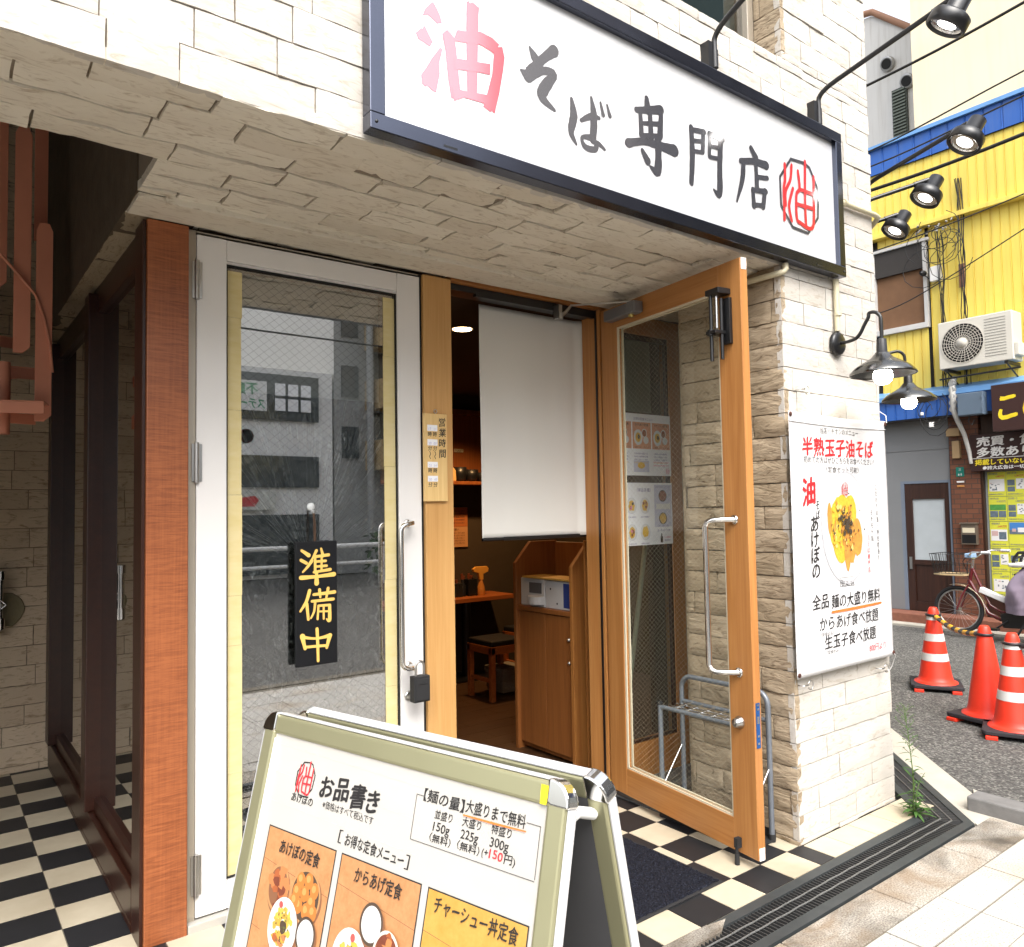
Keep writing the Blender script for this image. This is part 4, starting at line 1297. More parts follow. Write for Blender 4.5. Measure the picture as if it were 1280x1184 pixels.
def banner():
    t = thing('menu_banner', 'tall white vinyl menu banner with a noodle dish, hung on the pillar', 'banner', (3.48, 1.98, .73))
    x0, x1, z0, z1 = 3.060, 3.905, .738, 1.925
    def surf(x, z):
        a = (x-x0)/(x1-x0); b = (z-z0)/(z1-z0)
        y = 1.985 - .012*math.sin(PI*a)*(1-.4*math.sin(PI*b)) - .006*math.sin(PI*b)*a
        y += .0022*noise.noise(Vector((x*5, z*2.4, 3)))
        sag = .010*math.sin(PI*a)
        return y, sag
    b = MB()
    nx, nz = 40, 56
    vs = []
    for j in range(nz+1):
        for i in range(nx+1):
            a = i/nx; c = j/nz
            x = x0+(x1-x0)*a; z = z0+(z1-z0)*c
            y, sag = surf(x, z)
            z -= .012*math.sin(PI*a)*(c**6) - .006*math.sin(PI*a)*(1-c)**6
            x -= .010*math.sin(PI*c)*(a**8)
            if a == 1 and c in (0, 1):
                x += .02
            vs.append((x, y, z))
    k = len(vs)
    g = [(j*(nx+1)+i, j*(nx+1)+i+1, (j+1)*(nx+1)+i+1, (j+1)*(nx+1)+i) for j in range(nz) for i in range(nx)]
    b.add(vs, g, 0, True)
    so_ = b.build('cloth', M['banner'], t)
    so_.modifiers.new('thick', 'SOLIDIFY').thickness = .0012
    hem = MB()
    pts = [(x0+(x1-x0)*i/20, surf(x0+(x1-x0)*i/20, z1-.045)[0]-.0016, z1-.045-.012*math.sin(PI*i/20)*.8) for i in range(21)]
    hem.tube(pts, .004, 6, flat=.35)
    hem.build('hem', M['banner'], t)
    e = MB()
    for x, z in ((x0+.012, z1-.014), (x1+.004, z1-.016), (x0+.012, z0+.016), (x1-.004, z0+.016)):
        e.lathe([(.006, 0), (.011, .001), (.011, .004), (.006, .005)], (x, surf(x, z)[0]-.001, z), NY, 14)
    e.build('eyelet', plain('brown eyelet', (.10, .04, .03), .4, .5), t)
    c = MB()
    c.tube([(x1+.005, 1.975, z1-.01), (x1+.03, 1.99, z1+.03), (x1+.035, 2.03, z1+.06)], .002, 6)
    c.tube([(x1-.01, 1.975, z0+.01), (x1+.02, 1.985, z0+.0), (x1+.03, 2.01, z0-.06), (x1+.02, 2.03, z0-.10)], .002, 6)
    c.build('cord', M['banner'], t)
    # print: laid just in front of the cloth, following it
    P = MB()
    o, n = (0, 0, 0), NY
    def line(txt, x, z, w, size, mi, bold=.0, skew=0.0, tilt=0):
        P.text(txt, (x, 0, z), (1, 0, tilt), Z, size, mi, 'L', 1, skew, bold, fit=w)
    line('当店イチオシのメニュー', 3.293, 1.835, .33, .032, 2, .0)
    line('半熟玉子油そば', 3.152, 1.735, .615, .092, 1, .02)
    line('初めての方はぜひこちらをお食べください！', 3.158, 1.697, .61, .034, 2)
    line('（定食セット可能）', 3.335, 1.655, .28, .032, 2)
    P.text('油', (3.192, 0, 1.513), X, Z, .135, 1, 'C', .8, .05, .03)
    P.vtext('そば', (3.255, 0, 1.525), X, Z, .048, 0, .7, .95, .01)
    P.vtext('あけぼの', (3.225, 0, 1.455), X, Z, .082, 0, .85, .86, .018)
    P.vtext('こだわりの油・特性香油で', (3.778, 0, 1.60), X, Z, .030, 2, .8, 1.06)
    P.vtext('モチモチ麺', (3.722, 0, 1.475), X, Z, .030, 2, .8, 1.06)
    P.vtext('油そば専門店', (3.682, 0, 1.355), X, Z, .030, 1, .8, 1.06)
    # dish
    for ii, (r1, r2, mi) in enumerate(((.207, .267, 5), (.197, .256, 6))):
        P.poly([(3.485+r1*math.cos(2*PI*i/40), 1.395+r2*math.sin(2*PI*i/40)) for i in range(40)], (0, .0005-ii*.0003-.0006, 0), X, Z, mi)
    rnd = random.Random(9)
    def blob(cx, cz, rx, rz, mi, lift, wob=.12, nn=18):
        P.poly([(cx+rx*math.cos(2*PI*i/nn)*(1+rnd.uniform(-wob, wob)), cz+rz*math.sin(2*PI*i/nn)*(1+rnd.uniform(-wob, wob))) for i in range(nn)], (0, -.0012-lift*.00018, 0), X, Z, mi)
    li = 0
    blob(3.455, 1.44, .105, .105, 3, li, .05, 40)
    for cx, cz, rx, rz in ((3.405, 1.40, .065, .115), (3.43, 1.32, .06, .09), (3.52, 1.47, .055, .075)):
        li += 1; blob(cx, cz, rx, rz, 3, li, .05, 30)
    for cx, cz, rx, rz in ((3.52, 1.33, .045, .11), (3.575, 1.345, .045, .09), (3.485, 1.29, .028, .10), (3.345, 1.44, .018, .075)):
        li += 1; blob(cx, cz, rx, rz, 4, li, .05, 26)
    for q in range(70):
        li += .3; blob(3.44+rnd.uniform(-.07, .10), 1.42+rnd.uniform(-.12, .09), rnd.uniform(.004, .013), rnd.uniform(.005, .018), rnd.choice((3, 4, 9, 4)), li, .3, 9)
    for q in range(90):
        li += .2; blob(3.465+rnd.gauss(0, .045), 1.415+rnd.gauss(0, .05), rnd.uniform(.002, .006), rnd.uniform(.003, .010), 7, li, .4, 6)
    for q in range(14):
        li += .2; blob(3.475+rnd.gauss(0, .018), 1.40+rnd.gauss(0, .022), .011, .013, 7, li, .3, 8)
    logo(P, 3.48, 1.575, .062, (0, -.002, 0), X, Z, n, 8, 8)
    # lower lines
    z = 1.075
    P.box((3.41, -.0006, 1.118), (3.545, -.0002, 1.120), 2); P.box((3.41, -.0006, 1.158), (3.545, -.0002, 1.160), 2)
    line('限定食', 3.415, 1.123, .125, .034, 2)
    line('全品', 3.188, 1.035, .125, .072, 0, .012)
    line('麺の大盛り無料', 3.335, 1.030, .445, .068, 0, .008)
    P.ribbon([(3.335, 1.008, .011), (3.55, 1.010, .013), (3.785, 1.014, .010)], (0, -.0004, 0), X, Z, n, 10)
    line('からあげ食べ放題', 3.235, .935, .52, .068, 0, .006)
    line('（定食のみ）', 3.245, .906, .10, .020, 2)
    line('生玉子食べ放題', 3.270, .850, .455, .068, 0, .010)
    line('（定食のみ）', 3.285, .822, .10, .020, 2)
    line('800円より', 3.655, .790, .165, .040, 11, .004)
    # drape the print on the cloth
    for i, p in enumerate(P.v):
        y, sag = surf(p.x, p.z)
        P.v[i] = Vector((p.x, y-.0022+p.y, p.z))
    P.build('print', [M['ink'], M['red_ink'], M['grey_ink'], plain('egg yellow print', (.66, .40, .035), .6, var=.45, vs=70), plain('golden pork print', (.56, .25, .045), .6, var=.45, vs=50), plain('bowl rim print', (.46, .46, .48), .6), plain('bowl white print', (.60, .595, .59), .6, var=.02), plain('nori print', (.05, .035, .02), .7), plain('dull red print', (.45, .04, .04), .6), plain('pale egg print', (.70, .50, .14), .6), M['orange_ink'], plain('pink red print', (.72, .12, .14), .6)], t)
banner()
def hooks():
    for i, (x, z, lab) in enumerate(((3.16, .70, 'small wire hook in the pillar stone under the banner corner next to the open door'), (3.83, .685, 'small wire hook in the pillar stone below the red price on the banner'), (3.215, 2.03, 'small wire hook in the pillar stone above the banner'))):
        t = thing('wire_hook', lab, 'hook', (x, 2.0, z), 'wire hooks in the pillar')
        b = MB()
        b.tube([(x-.045, 2.018, z), (x-.045, 1.99, z), (x-.02, 1.985, z+.002)] + arc((x, 1.985, z), .02, 180, -150, X, Z, 10), .0028, 6)
        b.build('wire', M['steel'], t)
hooks()

def plaques():
    t = thing('closed_plaque', 'black wooden plaque with gold characters hanging on the metal door', 'door sign', (1.267, 3.0, .89))
    b = MB(); b.box((1.181, 2.988, .893), (1.357, 3.006, 1.390))
    b.build('board', M['plaque'], t, .003)
    L = MB()
    for s in JUN:
        L.ribbon(s, (0, 2.9865, 0), X, Z, NY, 0, .04)
    L.build('lettering', M['gold'], t)
    c = MB(); c.tube([(1.262, 2.997, 1.388), (1.262, 2.999, 1.46), (1.262, 3.006, 1.512)], .0028, 6); c.tube([(1.268, 2.997, 1.388), (1.268, 2.999, 1.46), (1.264, 3.006, 1.512)], .0028, 6); c.tube([(1.265, 2.998, 1.392), (1.265, 2.998, 1.408)], .006, 6)
    c.build('cord', plain('brown cord', (.06, .03, .015), .8), t)
    h = MB(); h.lathe([(.017, 0), (.017, .005), (.012, .009), (.0001, .01)], (1.263, 3.033, 1.53), NY, 20); h.tube([(1.263, 3.024, 1.52), (1.263, 3.012, 1.505), (1.263, 3.004, 1.505), (1.263, 3.002, 1.515)], .003, 6)
    h.build('suction_hook', plain('clear hook', (.6, .62, .62), .1), t)
    t = thing('hours_plaque', 'narrow pale wooden plaque with opening hours on the pale door post', 'door sign', (1.835, 2.99, 1.55))
    x0, x1, z0, z1 = 1.777, 1.898, 1.548, 1.945
    b = MB(); b.box((x0, 2.984, z0), (x1, 2.9995, z1)); b.build('board', M['pale_board'], t, .002)
    r = MB(); r.tube([(1.842+.008*math.cos(i*PI/6), 2.992, z1+.012+.008*math.sin(i*PI/6)) for i in range(12)], .0016, 6, closed=True); r.tube([(1.842, 2.992, z1-.002), (1.842, 2.992, z1+.004)], .002, 6)
    r.build('hanging_ring', M['steel'], t)
    L = MB()
    yy = 2.9834
    L.vtext('営業時間', (1.872, yy, z1-.018), X, Z, .042, 0, .95, 1.13, .012)
    for (za, zb) in ((.06, .078), (.125, .143), (.227, .243), (.29, .306)):
        L.box((1.793, yy+.0002, z1-zb-.002), (1.846, yy+.0004, z1-za+.008), 1)
    for j, x in enumerate((1.806, 1.833)):
        L.text(('17', '11')[j], (x, yy-.0003, z1-.077), X, Z, .018, 2, 'C', .9)
        L.text('時', (x, yy, z1-.103), X, Z, .024, 0, 'C', .9, 0, .012)
        L.text(('30', '00')[j], (x, yy-.0003, z1-.142), X, Z, .018, 2, 'C', .9)
        L.text('分', (x, yy, z1-.166), X, Z, .024, 0, 'C', .9, 0, .012)
        L.ribbon([(x-.002, z1-.172, .003), (x+.003, z1-.184, .003), (x-.003, z1-.194, .003), (x+.002, z1-.205, .003)], (0, yy, 0), X, Z, NY, 0)
        L.text(('21', '14')[j], (x, yy-.0003, z1-.242), X, Z, .018, 2, 'C', .9)
        L.text('時', (x, yy, z1-.267), X, Z, .024, 0, 'C', .9, 0, .012)
        L.text(('30', '45')[j], (x, yy-.0003, z1-.305), X, Z, .018, 2, 'C', .9)
        L.text('分', (x, yy, z1-.330), X, Z, .024, 0, 'C', .9, 0, .012)
    L.build('lettering', [M['ink'], plain('white label', (.85, .85, .88), .5), plain('faded violet ink', (.50, .48, .66), .6)], t)
    # key lock box on the handle
    t = thing('key_lock_box', 'black key lock box shackled to the handle of the metal door', 'lock box', (1.70, 2.93, .69))
    b = MB(); b.box((1.667, 2.905, .690), (1.745, 2.945, .800)); b.box((1.673, 2.899, .697), (1.739, 2.905, .79)); b.build('body', M['black_rubber'], t, .010, 3)
    s = MB(); s.tube([(1.686, 2.925, .79), (1.686, 2.925, .83)] + arc((1.706, 2.925, .84), .02, 180, 0, X, Z, 8) + [(1.726, 2.925, .79)], .0055, 10)
    s.build('shackle', M['steel'], t)
    s = MB(); s.box((1.69, 2.8975, .765), (1.722, 2.899, .770)); s.build('shutter_grip', M['black_metal'], t)
plaques()

def posters():
    ink = plain('violet small print', (.25, .22, .38), .6)
    mats = [M['poster'], plain('menu photo tan', (.74, .35, .20), .6, var=.2), M['white_paint'], plain('menu food yellow', (.80, .48, .06), .6, var=.3), plain('menu food brown', (.32, .10, .04), .6, var=.3), ink, plain('menu pink print', (.72, .25, .35), .6), plain('menu dark dot', (.05, .03, .02), .7), plain('pale lilac box', (.62, .62, .74), .6)]
    def base(name, lab, z0, z1, x0=3.0):
        t = thing(name, lab, 'poster', (3.25, 3.05, z0), 'menu posters on the fixed window')
        b = MB(); b.box((x0, 3.0545, z0), (3.497, 3.0555, z1)); b.build('sheet', mats[0], t)
        return t
    rnd = random.Random(4)
    def squig(L, x, z, w, mi, h=.010):
        L.text(''.join(rnd.choice('ラーメン定食油そば玉子丼味噌特製大盛無料からあげ') for _ in range(max(2, int(w/h)))), (x, 3.0541, z), X, Z, h, mi, 'L', 1, 0, .01, fit=w)
    z0, z1 = 1.687, 2.040
    t = base('menu_poster', 'upper white menu poster with three orange set-meal photos behind the open door', z0, z1)
    L = MB()
    L.text('お得な定食メニュー', (3.27, 3.0541, z1-.036), X, Z, .018, 5, 'C')
    for i in range(3):
        xa = 3.02+i*.160
        L.box((xa, 3.0540, z1-.20), (xa+.150, 3.0543, z1-.048), 1)
        L.text(('あけぼの定食', 'からあげ定食', 'チャーシュー丼定食')[i], (xa+.075, 3.0537, z1-.068), X, Z, .016, 7, 'C', 1, 0, .01, fit=.11)
        for (dx, dz, r1, r2, mi) in ((.045, -.135, .036, .046, 2), (.045, -.135, .022, .028, 3), (.05, -.132, .009, .013, 7), (.095, -.110, .022, .026, 2), (.095, -.110, .017, .020, 4), (.108, -.150, .022, .022, 2)):
            L.lift += 1
            L.poly(disc(xa+dx, z1+dz, r1, r2, 18, .03), (0, 3.0538-L.lift*2e-5, 0), X, Z, mi)
        L.text('油そば・ライス', (xa+.075, 3.0537, z1-.195), X, Z, .012, 7, 'C', 1, 0, 0, fit=.12)
        for k in range(4):
            squig(L, xa+.01, z1-.232-k*.017, .11, 5 if k != 3 else 3, .011)
    L.box((3.185, 3.0540, z0+.02), (3.31, 3.0543, z0+.085), 8)
    L.poly(disc(3.245, z0+.058, .03, .018, 16, .05), (0, 3.0536, 0), X, Z, 3)
    for k in range(2):
        squig(L, 3.345, z0+.073-k*.018, .13, 6, .011)
    logo(L, 3.465, z0+.028, .034, (0, 3.0541, 0), X, Z, NY, 6, 6)
    L.build('print', mats, t)
    z0, z1 = 1.292, 1.646
    t = base('menu_poster', 'lower white menu poster with small noodle dishes and a drink bottle behind the open door', z0, z1)
    L = MB()
    L.text('単品', (3.06, 3.0541, z1-.055), X, Z, .032, 8, 'L'); L.text('（単品各種）', (3.26, 3.0541, z1-.050), X, Z, .024, 5, 'C')
    for i in range(3):
        for j in range(2):
            cx, cz = 3.05+i*.108, z1-.13-j*.15
            L.lift += 1; L.poly(disc(cx, cz, .040, .046, 24), (0, 3.0539-L.lift*2e-5, 0), X, Z, 8)
            L.lift += 1; L.poly(disc(cx, cz, .038, .044, 24), (0, 3.0539-L.lift*2e-5, 0), X, Z, 2)
            L.lift += 1; L.poly(disc(cx, cz, .024, .032, 16, .2), (0, 3.0539-L.lift*2e-5, 0), X, Z, 3)
            for q in range(4 if (i, j) != (2, 1) else 0):
                L.lift += 1; L.poly(disc(cx+rnd.uniform(-.012, .012), cz+rnd.uniform(-.016, .016), .009, .009, 9, .3), (0, 3.0539-L.lift*2e-5, 0), X, Z, rnd.choice((4, 4, 6, 7)))
            squig(L, cx-.035, cz-.068, .07, 5, .010)
    L.box((3.345, 3.0540, z0+.10), (3.49, 3.0543, z1-.01), 8)
    L.text('おすすめトッピング', (3.417, 3.0537, z1-.030), X, Z, .015, 5, 'C', 1, 0, .01, fit=.12)
    for cz, mi in ((z1-.075, 4), (z1-.205, 3)):
        L.lift += 1; L.poly(disc(3.415, cz, .034, .034, 20), (0, 3.0538-L.lift*2e-5, 0), X, Z, 7)
        L.lift += 1; L.poly(disc(3.415, cz, .029, .029, 20, .1), (0, 3.0538-L.lift*2e-5, 0), X, Z, mi)
    L.box((3.36, 3.0538, z1-.152), (3.478, 3.0539, z1-.120), 2)
    for k in range(2):
        squig(L, 3.368, z1-.132-k*.014, .10, 6, .010)
    squig(L, 3.375, z1-.252, .085, 5, .012); squig(L, 3.365, z0+.075, .11, 5, .013)
    L.poly([(3.39, z0+.01), (3.41, z0+.01), (3.41, z0+.042), (3.404, z0+.05), (3.404, z0+.062), (3.396, z0+.062), (3.396, z0+.05), (3.39, z0+.042)], (0, 3.0538, 0), X, Z, 7)
    squig(L, 3.425, z0+.035, .055, 6, .011); squig(L, 3.425, z0+.018, .05, 5, .011)
    L.build('print', mats, t)
posters()
# ------------------------------------------------------------------ A-frame menu board
def a_board():
    t = thing('menu_board', 'aluminium A-frame menu board with set-meal photos standing before the entrance', 'menu board', (.70, 1.25, 0))
    O = Vector((.559, 1.552, 1.1)); u = Vector((.2573, -.9663, 0)).normalized(); n0 = Vector((-.9663, -.2573, 0)).normalized()
    dn = (n0*.25+Vector((0, 0, -1))).normalized()       # down the front face
    N = u.cross(-dn).normalized()                        # out of the front face
    if N.dot(n0) < 0:
        N = -N
    Mx = Matrix(((u.x, dn.x, N.x, O.x), (u.y, dn.y, N.y, O.y), (u.z, dn.z, N.z, O.z), (0, 0, 0, 1)))
    olive = plain('champagne snap frame', (.37, .355, .215), .32, .55, var=.04, spec=.6)
    side = plain('bright frame side', (.70, .70, .71), .3, .35, var=.03, spec=.7)
    W0, W1, T, Hh = -.010, .719, .026, 1.10
    def board(Mx, face, parent_name, with_face=True):
        f = MB(); f.T = Mx
        w_ = .036
        z0 = -T
        for a, b in (((W0+.03, -.004), (W1-.03, w_-.004)), ((W0+.03, Hh-w_), (W1-.03, Hh)), ):
            f.prism([(a[0], a[1]), (b[0], a[1]), (b[0], b[1]), (a[0], b[1])], (0, 0, z0), X, Y, (0, 0, T), 0)
        for xa, xb in ((W0, W0+w_), (W1-w_, W1)):
            f.prism([(xa, .024), (xb, .024), (xb, Hh-.03), (xa, Hh-.03)], (0, 0, z0), X, Y, (0, 0, T+.0006), 0)
        o = f.build('frame', olive, t, .006, 3)
        e = MB(); e.T = Mx
        e.prism([(W1, .03), (W1+.004, .03), (W1+.004, Hh-.03), (W1, Hh-.03)], (0, 0, z0+.003), X, Y, (0, 0, T-.006))
        e.prism([(W0-.004, .03), (W0, .03), (W0, Hh-.03), (W0-.004, Hh-.03)], (0, 0, z0+.003), X, Y, (0, 0, T-.006))
        e.prism([(W0+.03, -.008), (W1-.03, -.008), (W1-.03, -.0045), (W0+.03, -.0045)], (0, 0, z0+.003), X, Y, (0, 0, T-.006))
        e.build('edge_trim', side, t, .001)
        # rounded chrome corners
        for sx in (0, 1):
            c = MB(); c.T = Mx
            r = .034
            pts = [(r*math.cos(R(180+90*i/8)), r*math.sin(R(180+90*i/8))) for i in range(9)]
            cx, cy = W0+r-.004, r-.008
            poly = [(cx+p[0], cy+p[1]) for p in pts]+[(cx+.006, cy-r), (cx+.006, cy), (cx-.002, cy+.004), (cx-r, cy+.004)]
            if sx:
                poly = [(W0+W1-p[0], p[1]) for p in poly][::-1]
            c.prism(poly, (0, 0, z0-.001), X, Y, (0, 0, T+.003))
            c.build('corner_cap', M['chrome'], t, .005, 3)
        b = MB(); b.T = Mx
        b.prism([(W0+.02, .02), (W1-.02, .02), (W1-.02, Hh-.02), (W0+.02, Hh-.02)], (0, 0, z0+.001), X, Y, (0, 0, .004))
        b.build('backing', plain('dark grey backing', (.07, .07, .074), .5), t)
        return o
    front = board(Mx, 0, 'front')
    # rear leaf
    O2 = Vector((.621, 1.565, 1.1)) ; 
    dn2 = (-n0*.25+Vector((0, 0, -1))).normalized()
    u2 = -u
    N2 = u2.cross(-dn2).normalized()
    if N2.dot(n0) > 0:
        N2 = -N2
    O2b = Vector((.821, .870, 1.1)) + u*.008
    M2 = Matrix(((u2.x, dn2.x, N2.x, O2b.x), (u2.y, dn2.y, N2.y, O2b.y), (u2.z, dn2.z, N2.z, O2b.z), (0, 0, 0, 1)))
    board(M2, 1, 'rear')
    h = MB()
    for s in (.05, .655):
        p = O+u*s; q = Vector((.621, 1.565, 1.1))+u*s
        for dz in (.03,):
            h.box((0, 0, 0), (0, 0, 0)) if False else None
        a = p+dn*.035-N*.013; b = q+dn2*.035-N2*.013
        hq = MB(); hq.tube([a, (a+b)/2+Vector((0, 0, .006)), b], .008, 10); hq.build('hinge', M['white_paint'], t)
    e = O+u*.705; g = Vector((.621, 1.565, 1.1))+u*.715
    h.tube([e+dn*.055-N*.012, (e+g)/2+Vector((0, 0, -.045)), g+dn2*.055-N2*.012], .009, 10)
    h.build('hinge', plain('white plastic hinge', (.66, .66, .65), .4), t)
    bl = MB(); bl.T = Mx
    bl.lathe([(.008, 0), (.008, .004), (.004, .006), (.0001, .006)], (.66, .20, -.028), (0, 0, -1), 14)
    bl.build('bolt', M['steel'], t)
    # cover sheet over the poster and the poster itself
    def paper():
        m = NT('menu paper')
        c = m.mix(m.noise(2.2, 4, m.coord()), (.43, .41, .375), (.485, .465, .425))
        m.set(col=c, rough=.5, coat=.35, coatr=.15, nor=m.bump(m.noise(3.5, 3, m.coord((1, 1, 2.5)), .6), .12, .03))
        return m.m
    p = MB(); p.T = Mx
    p.prism([(.024, .028), (.686, .028), (.686, Hh-.03), (.024, Hh-.03)], (0, 0, -.009), X, Y, (0, 0, .004))
    p.build('poster', paper(), t)
    yl = MB(); yl.T = Mx
    yl.prism([(.672, .003), (.688, .003), (.684, .030), (.673, .030)], (0, 0, .0008), X, Y, (0, 0, .0008))
    yl.build('yellow_sticker', plain('yellow sticker', (.80, .62, .02), .4), t)
    ws = MB(); ws.T = Mx
    ws.prism([(.027, .04), (.040, .04), (.040, 1.06), (.027, 1.06)], (0, 0, -.0045), X, Y, (0, 0, .003))
    ws.build('inner_strip', M['white_paint'], t)
    L = MB(); L.T = Mx
    o = (0, 0, -.0042); U, V, Nn = (1, 0, 0), (0, -1, 0), (0, 0, 1)
    def tx(s, x, y, w, size, mi=0, bold=0.0, skew=0.0):
        L.text(s, (x, y, -.0040), U, V, size, mi, 'L', 1, skew, bold, fit=w)
    for yy, a in ((.048, .03), (.098, .028), (.150, .032)):      # faint plank lines of the printed background
        L.prism([(.045, yy), (.44, yy+.006), (.44, yy+.0068), (.045, yy+.0008)], (0, 0, -.0048), X, Y, (0, 0, .0002), 3)
    logo(L, .138, -.097, .060, o, U, Y if False else V, Nn, 0, 1) if False else None
    for s in (0,):
        ring = LOGO_RING+LOGO_RING[:1]
        hgt = .060; cx, cy = .138, .097
        for a, b in zip(ring[:-1], ring[1:]):
            L.ribbon([(cx+a[0]*hgt*.9, -cy+a[1]*hgt, .0022), (cx+b[0]*hgt*.9, -cy+b[1]*hgt, .0022)], o, U, V, Nn, 0)
        for st in LOGO_RED:
            L.ribbon([(cx+q[0]*hgt*.9, -cy+q[1]*hgt, .0032) for q in st], o, U, V, Nn, 1)
    tx('あけぼの', .108, .139, .062, .017, 0, .015)
    for ch, x, y, sz in (('お', .184, .116, .041), ('品', .223, .113, .043), ('書', .267, .116, .043), ('き', .311, .116, .042)):
        L.text(ch, (x, y, -.0040), U, V, sz, 0, 'L', 1, .06, .028)
    tx('※価格はすべて税込です', .198, .134, .135, .015, 0)
    # quantity box
    for a, b in (((.4235, .066), (.4245, .136)), ((.675, .061), (.676, .133)), ((.4245, .135), (.675, .136)), ((.4245, .066), (.443, .067)), ((.650, .061), (.675, .062))):
        L.prism([(a[0], a[1]), (b[0], a[1]), (b[0], b[1]), (a[0], b[1])], (0, 0, -.0042), X, Y, (0, 0, .0002), 2)
    tx('【麺の量】', .440, .072, .088, .021, 0, .012)
    tx('大盛りまで無料', .531, .070, .117, .021, 0, .012)
    L.ribbon([(.529, -.0765, .0022), (.59, -.0755, .003), (.651, -.0735, .002)], (0, 0, -.0038), U, V, Nn, 4)
    for i, (a, b, c) in enumerate((('並盛り', '150g', '（無料）'), ('大盛り', '225g', '（無料）'), ('特盛り', '300g', ''))):
        x = (.469, .528, .587)[i]
        tx(a, x, .093-i*.002, .038, .015, 0, .008)
        tx(b, x, .112-i*.002, .036, .019, 0, .008)
        if c:
            tx(c, x-.004, .128-i*.002, .045, .014, 0, .008)
    tx('(+', .574, .124, .012, .015, 0, .005); tx('150', .588, .124, .026, .018, 1, .012); tx('円)', .617, .124, .021, .015, 0, .005)
    tx('［', .254, .179, .010, .023, 0, .01); tx('お得な定食メニュー', .272, .179, .145, .022, 0, .014); tx('］', .420, .179, .010, .023, 0, .01)
    # photos
    rnd = random.Random(12)
    lift = [0]
    def P(pts, mi):
        lift[0] += 1
        L.poly(pts, (0, 0, -.0040+lift[0]*1.5e-5), X, Y, mi)
    def rect(x0, y0, x1, y1, mi):
        P([(x0, y0), (x1, y0), (x1, y1), (x0, y1)], mi)
    for (x0, x1, title, mi, tw, tX, tY) in ((.060, .256, 'あけぼの定食', 5, .115, .104, .230), (.270, .464, 'からあげ定食', 5, .113, .312, .226), (.478, .676, 'チャーシュー丼定食', 6, .163, .497, .222)):
        rect(x0, .193, x1, .72, 0); rect(x0+.0022, .1952, x1-.0022, .718, mi)
        for k in range(4):                                         # plank joints in the printed table
            yy = .25+k*.11+rnd.uniform(-.01, .01)
            P([(x0+.0022, yy), (x1-.0022, yy+.02), (x1-.0022, yy+.0209), (x0+.0022, yy+.0009)], 7)
        L.text(title, (tX, tY, -.0020), U, V, .026, 0, 'L', 1, 0, .014, fit=tw)
    def bowl(cx, cy, r1, r2, rim, inner, k=.86):
        P(disc(cx+.003, cy+.004, r1*1.03, r2*1.03, 30), 7)
        P(disc(cx, cy, r1, r2, 34), rim); P(disc(cx, cy, r1*k, r2*k, 34), inner)
    def chunk(cx, cy, sx, sy, nn, r, mis):
        for q in range(nn):
            a, d = rnd.uniform(0, 2*PI), math.sqrt(rnd.random())
            P(disc(cx+sx*d*math.cos(a), cy+sy*d*math.sin(a), r*rnd.uniform(.6, 1.2), r*rnd.uniform(.5, 1.1), 9, .3, rnd.random()), rnd.choice(mis))
    # set one: fried chicken, bowl of eggs, noodles, rice
    P(disc(.112, .335, .03, .05, 24), 8)
    bowl(.118, .288, .030, .040, 8, 7); chunk(.118, .288, .024, .033, 26, .010, (9, 10, 9, 11))
    bowl(.196, .283, .041, .044, 8, 12, .90)
    for k, (a, b) in enumerate(((-.018, -.022), (.004, -.026), (.022, -.014), (-.024, -.002), (-.002, -.004), (.018, .006), (-.014, .018), (.008, .022), (-.027, .014), (.026, .020))):
        P(disc(.196+a, .283+b, .0115, .0135, 16, .04), 13); P(disc(.196+a-.002, .283+b-.003, .0055, .006, 12, .1), 14)
    bowl(.150, .345, .040, .048, 15, 15, .9); chunk(.150, .345, .024, .030, 50, .006, (16, 17, 16)); P(disc(.153, .343, .009, .011, 12, .25), 12); chunk(.15, .368, .016, .012, 8, .007, (11, 9)); chunk(.15, .345, .02, .026, 30, .0016, (12, 18))
    P(disc(.138, .311, .0055, .0055, 14), 19)
    bowl(.216, .340, .026, .030, 12, 15, .84); chunk(.216, .340, .018, .020, 30, .004, (15, 20))
    # set two
    bowl(.330, .343, .041, .048, 15, 15, .9); chunk(.330, .345, .026, .031, 50, .006, (16, 17, 16)); P(disc(.333, .345, .011, .012, 12, .25), 12); chunk(.33, .345, .022, .026, 30, .0016, (12, 18))
    P(disc(.334, .308, .0055, .0065, 14), 19)
    bowl(.371, .277, .027, .032, 12, 15, .84); chunk(.371, .277, .018, .021, 26, .005, (15, 20, 21))
    bowl(.413, .312, .030, .037, 20, 10, .86); chunk(.413, .312, .022, .028, 30, .007, (9, 10, 11))
    # set three
    chunk(.556, .292, .035, .02, 40, .009, (16, 17, 13)); bowl(.60, .36, .045, .05, 12, 10, .9); chunk(.60, .36, .03, .035, 24, .01, (11, 9, 17))
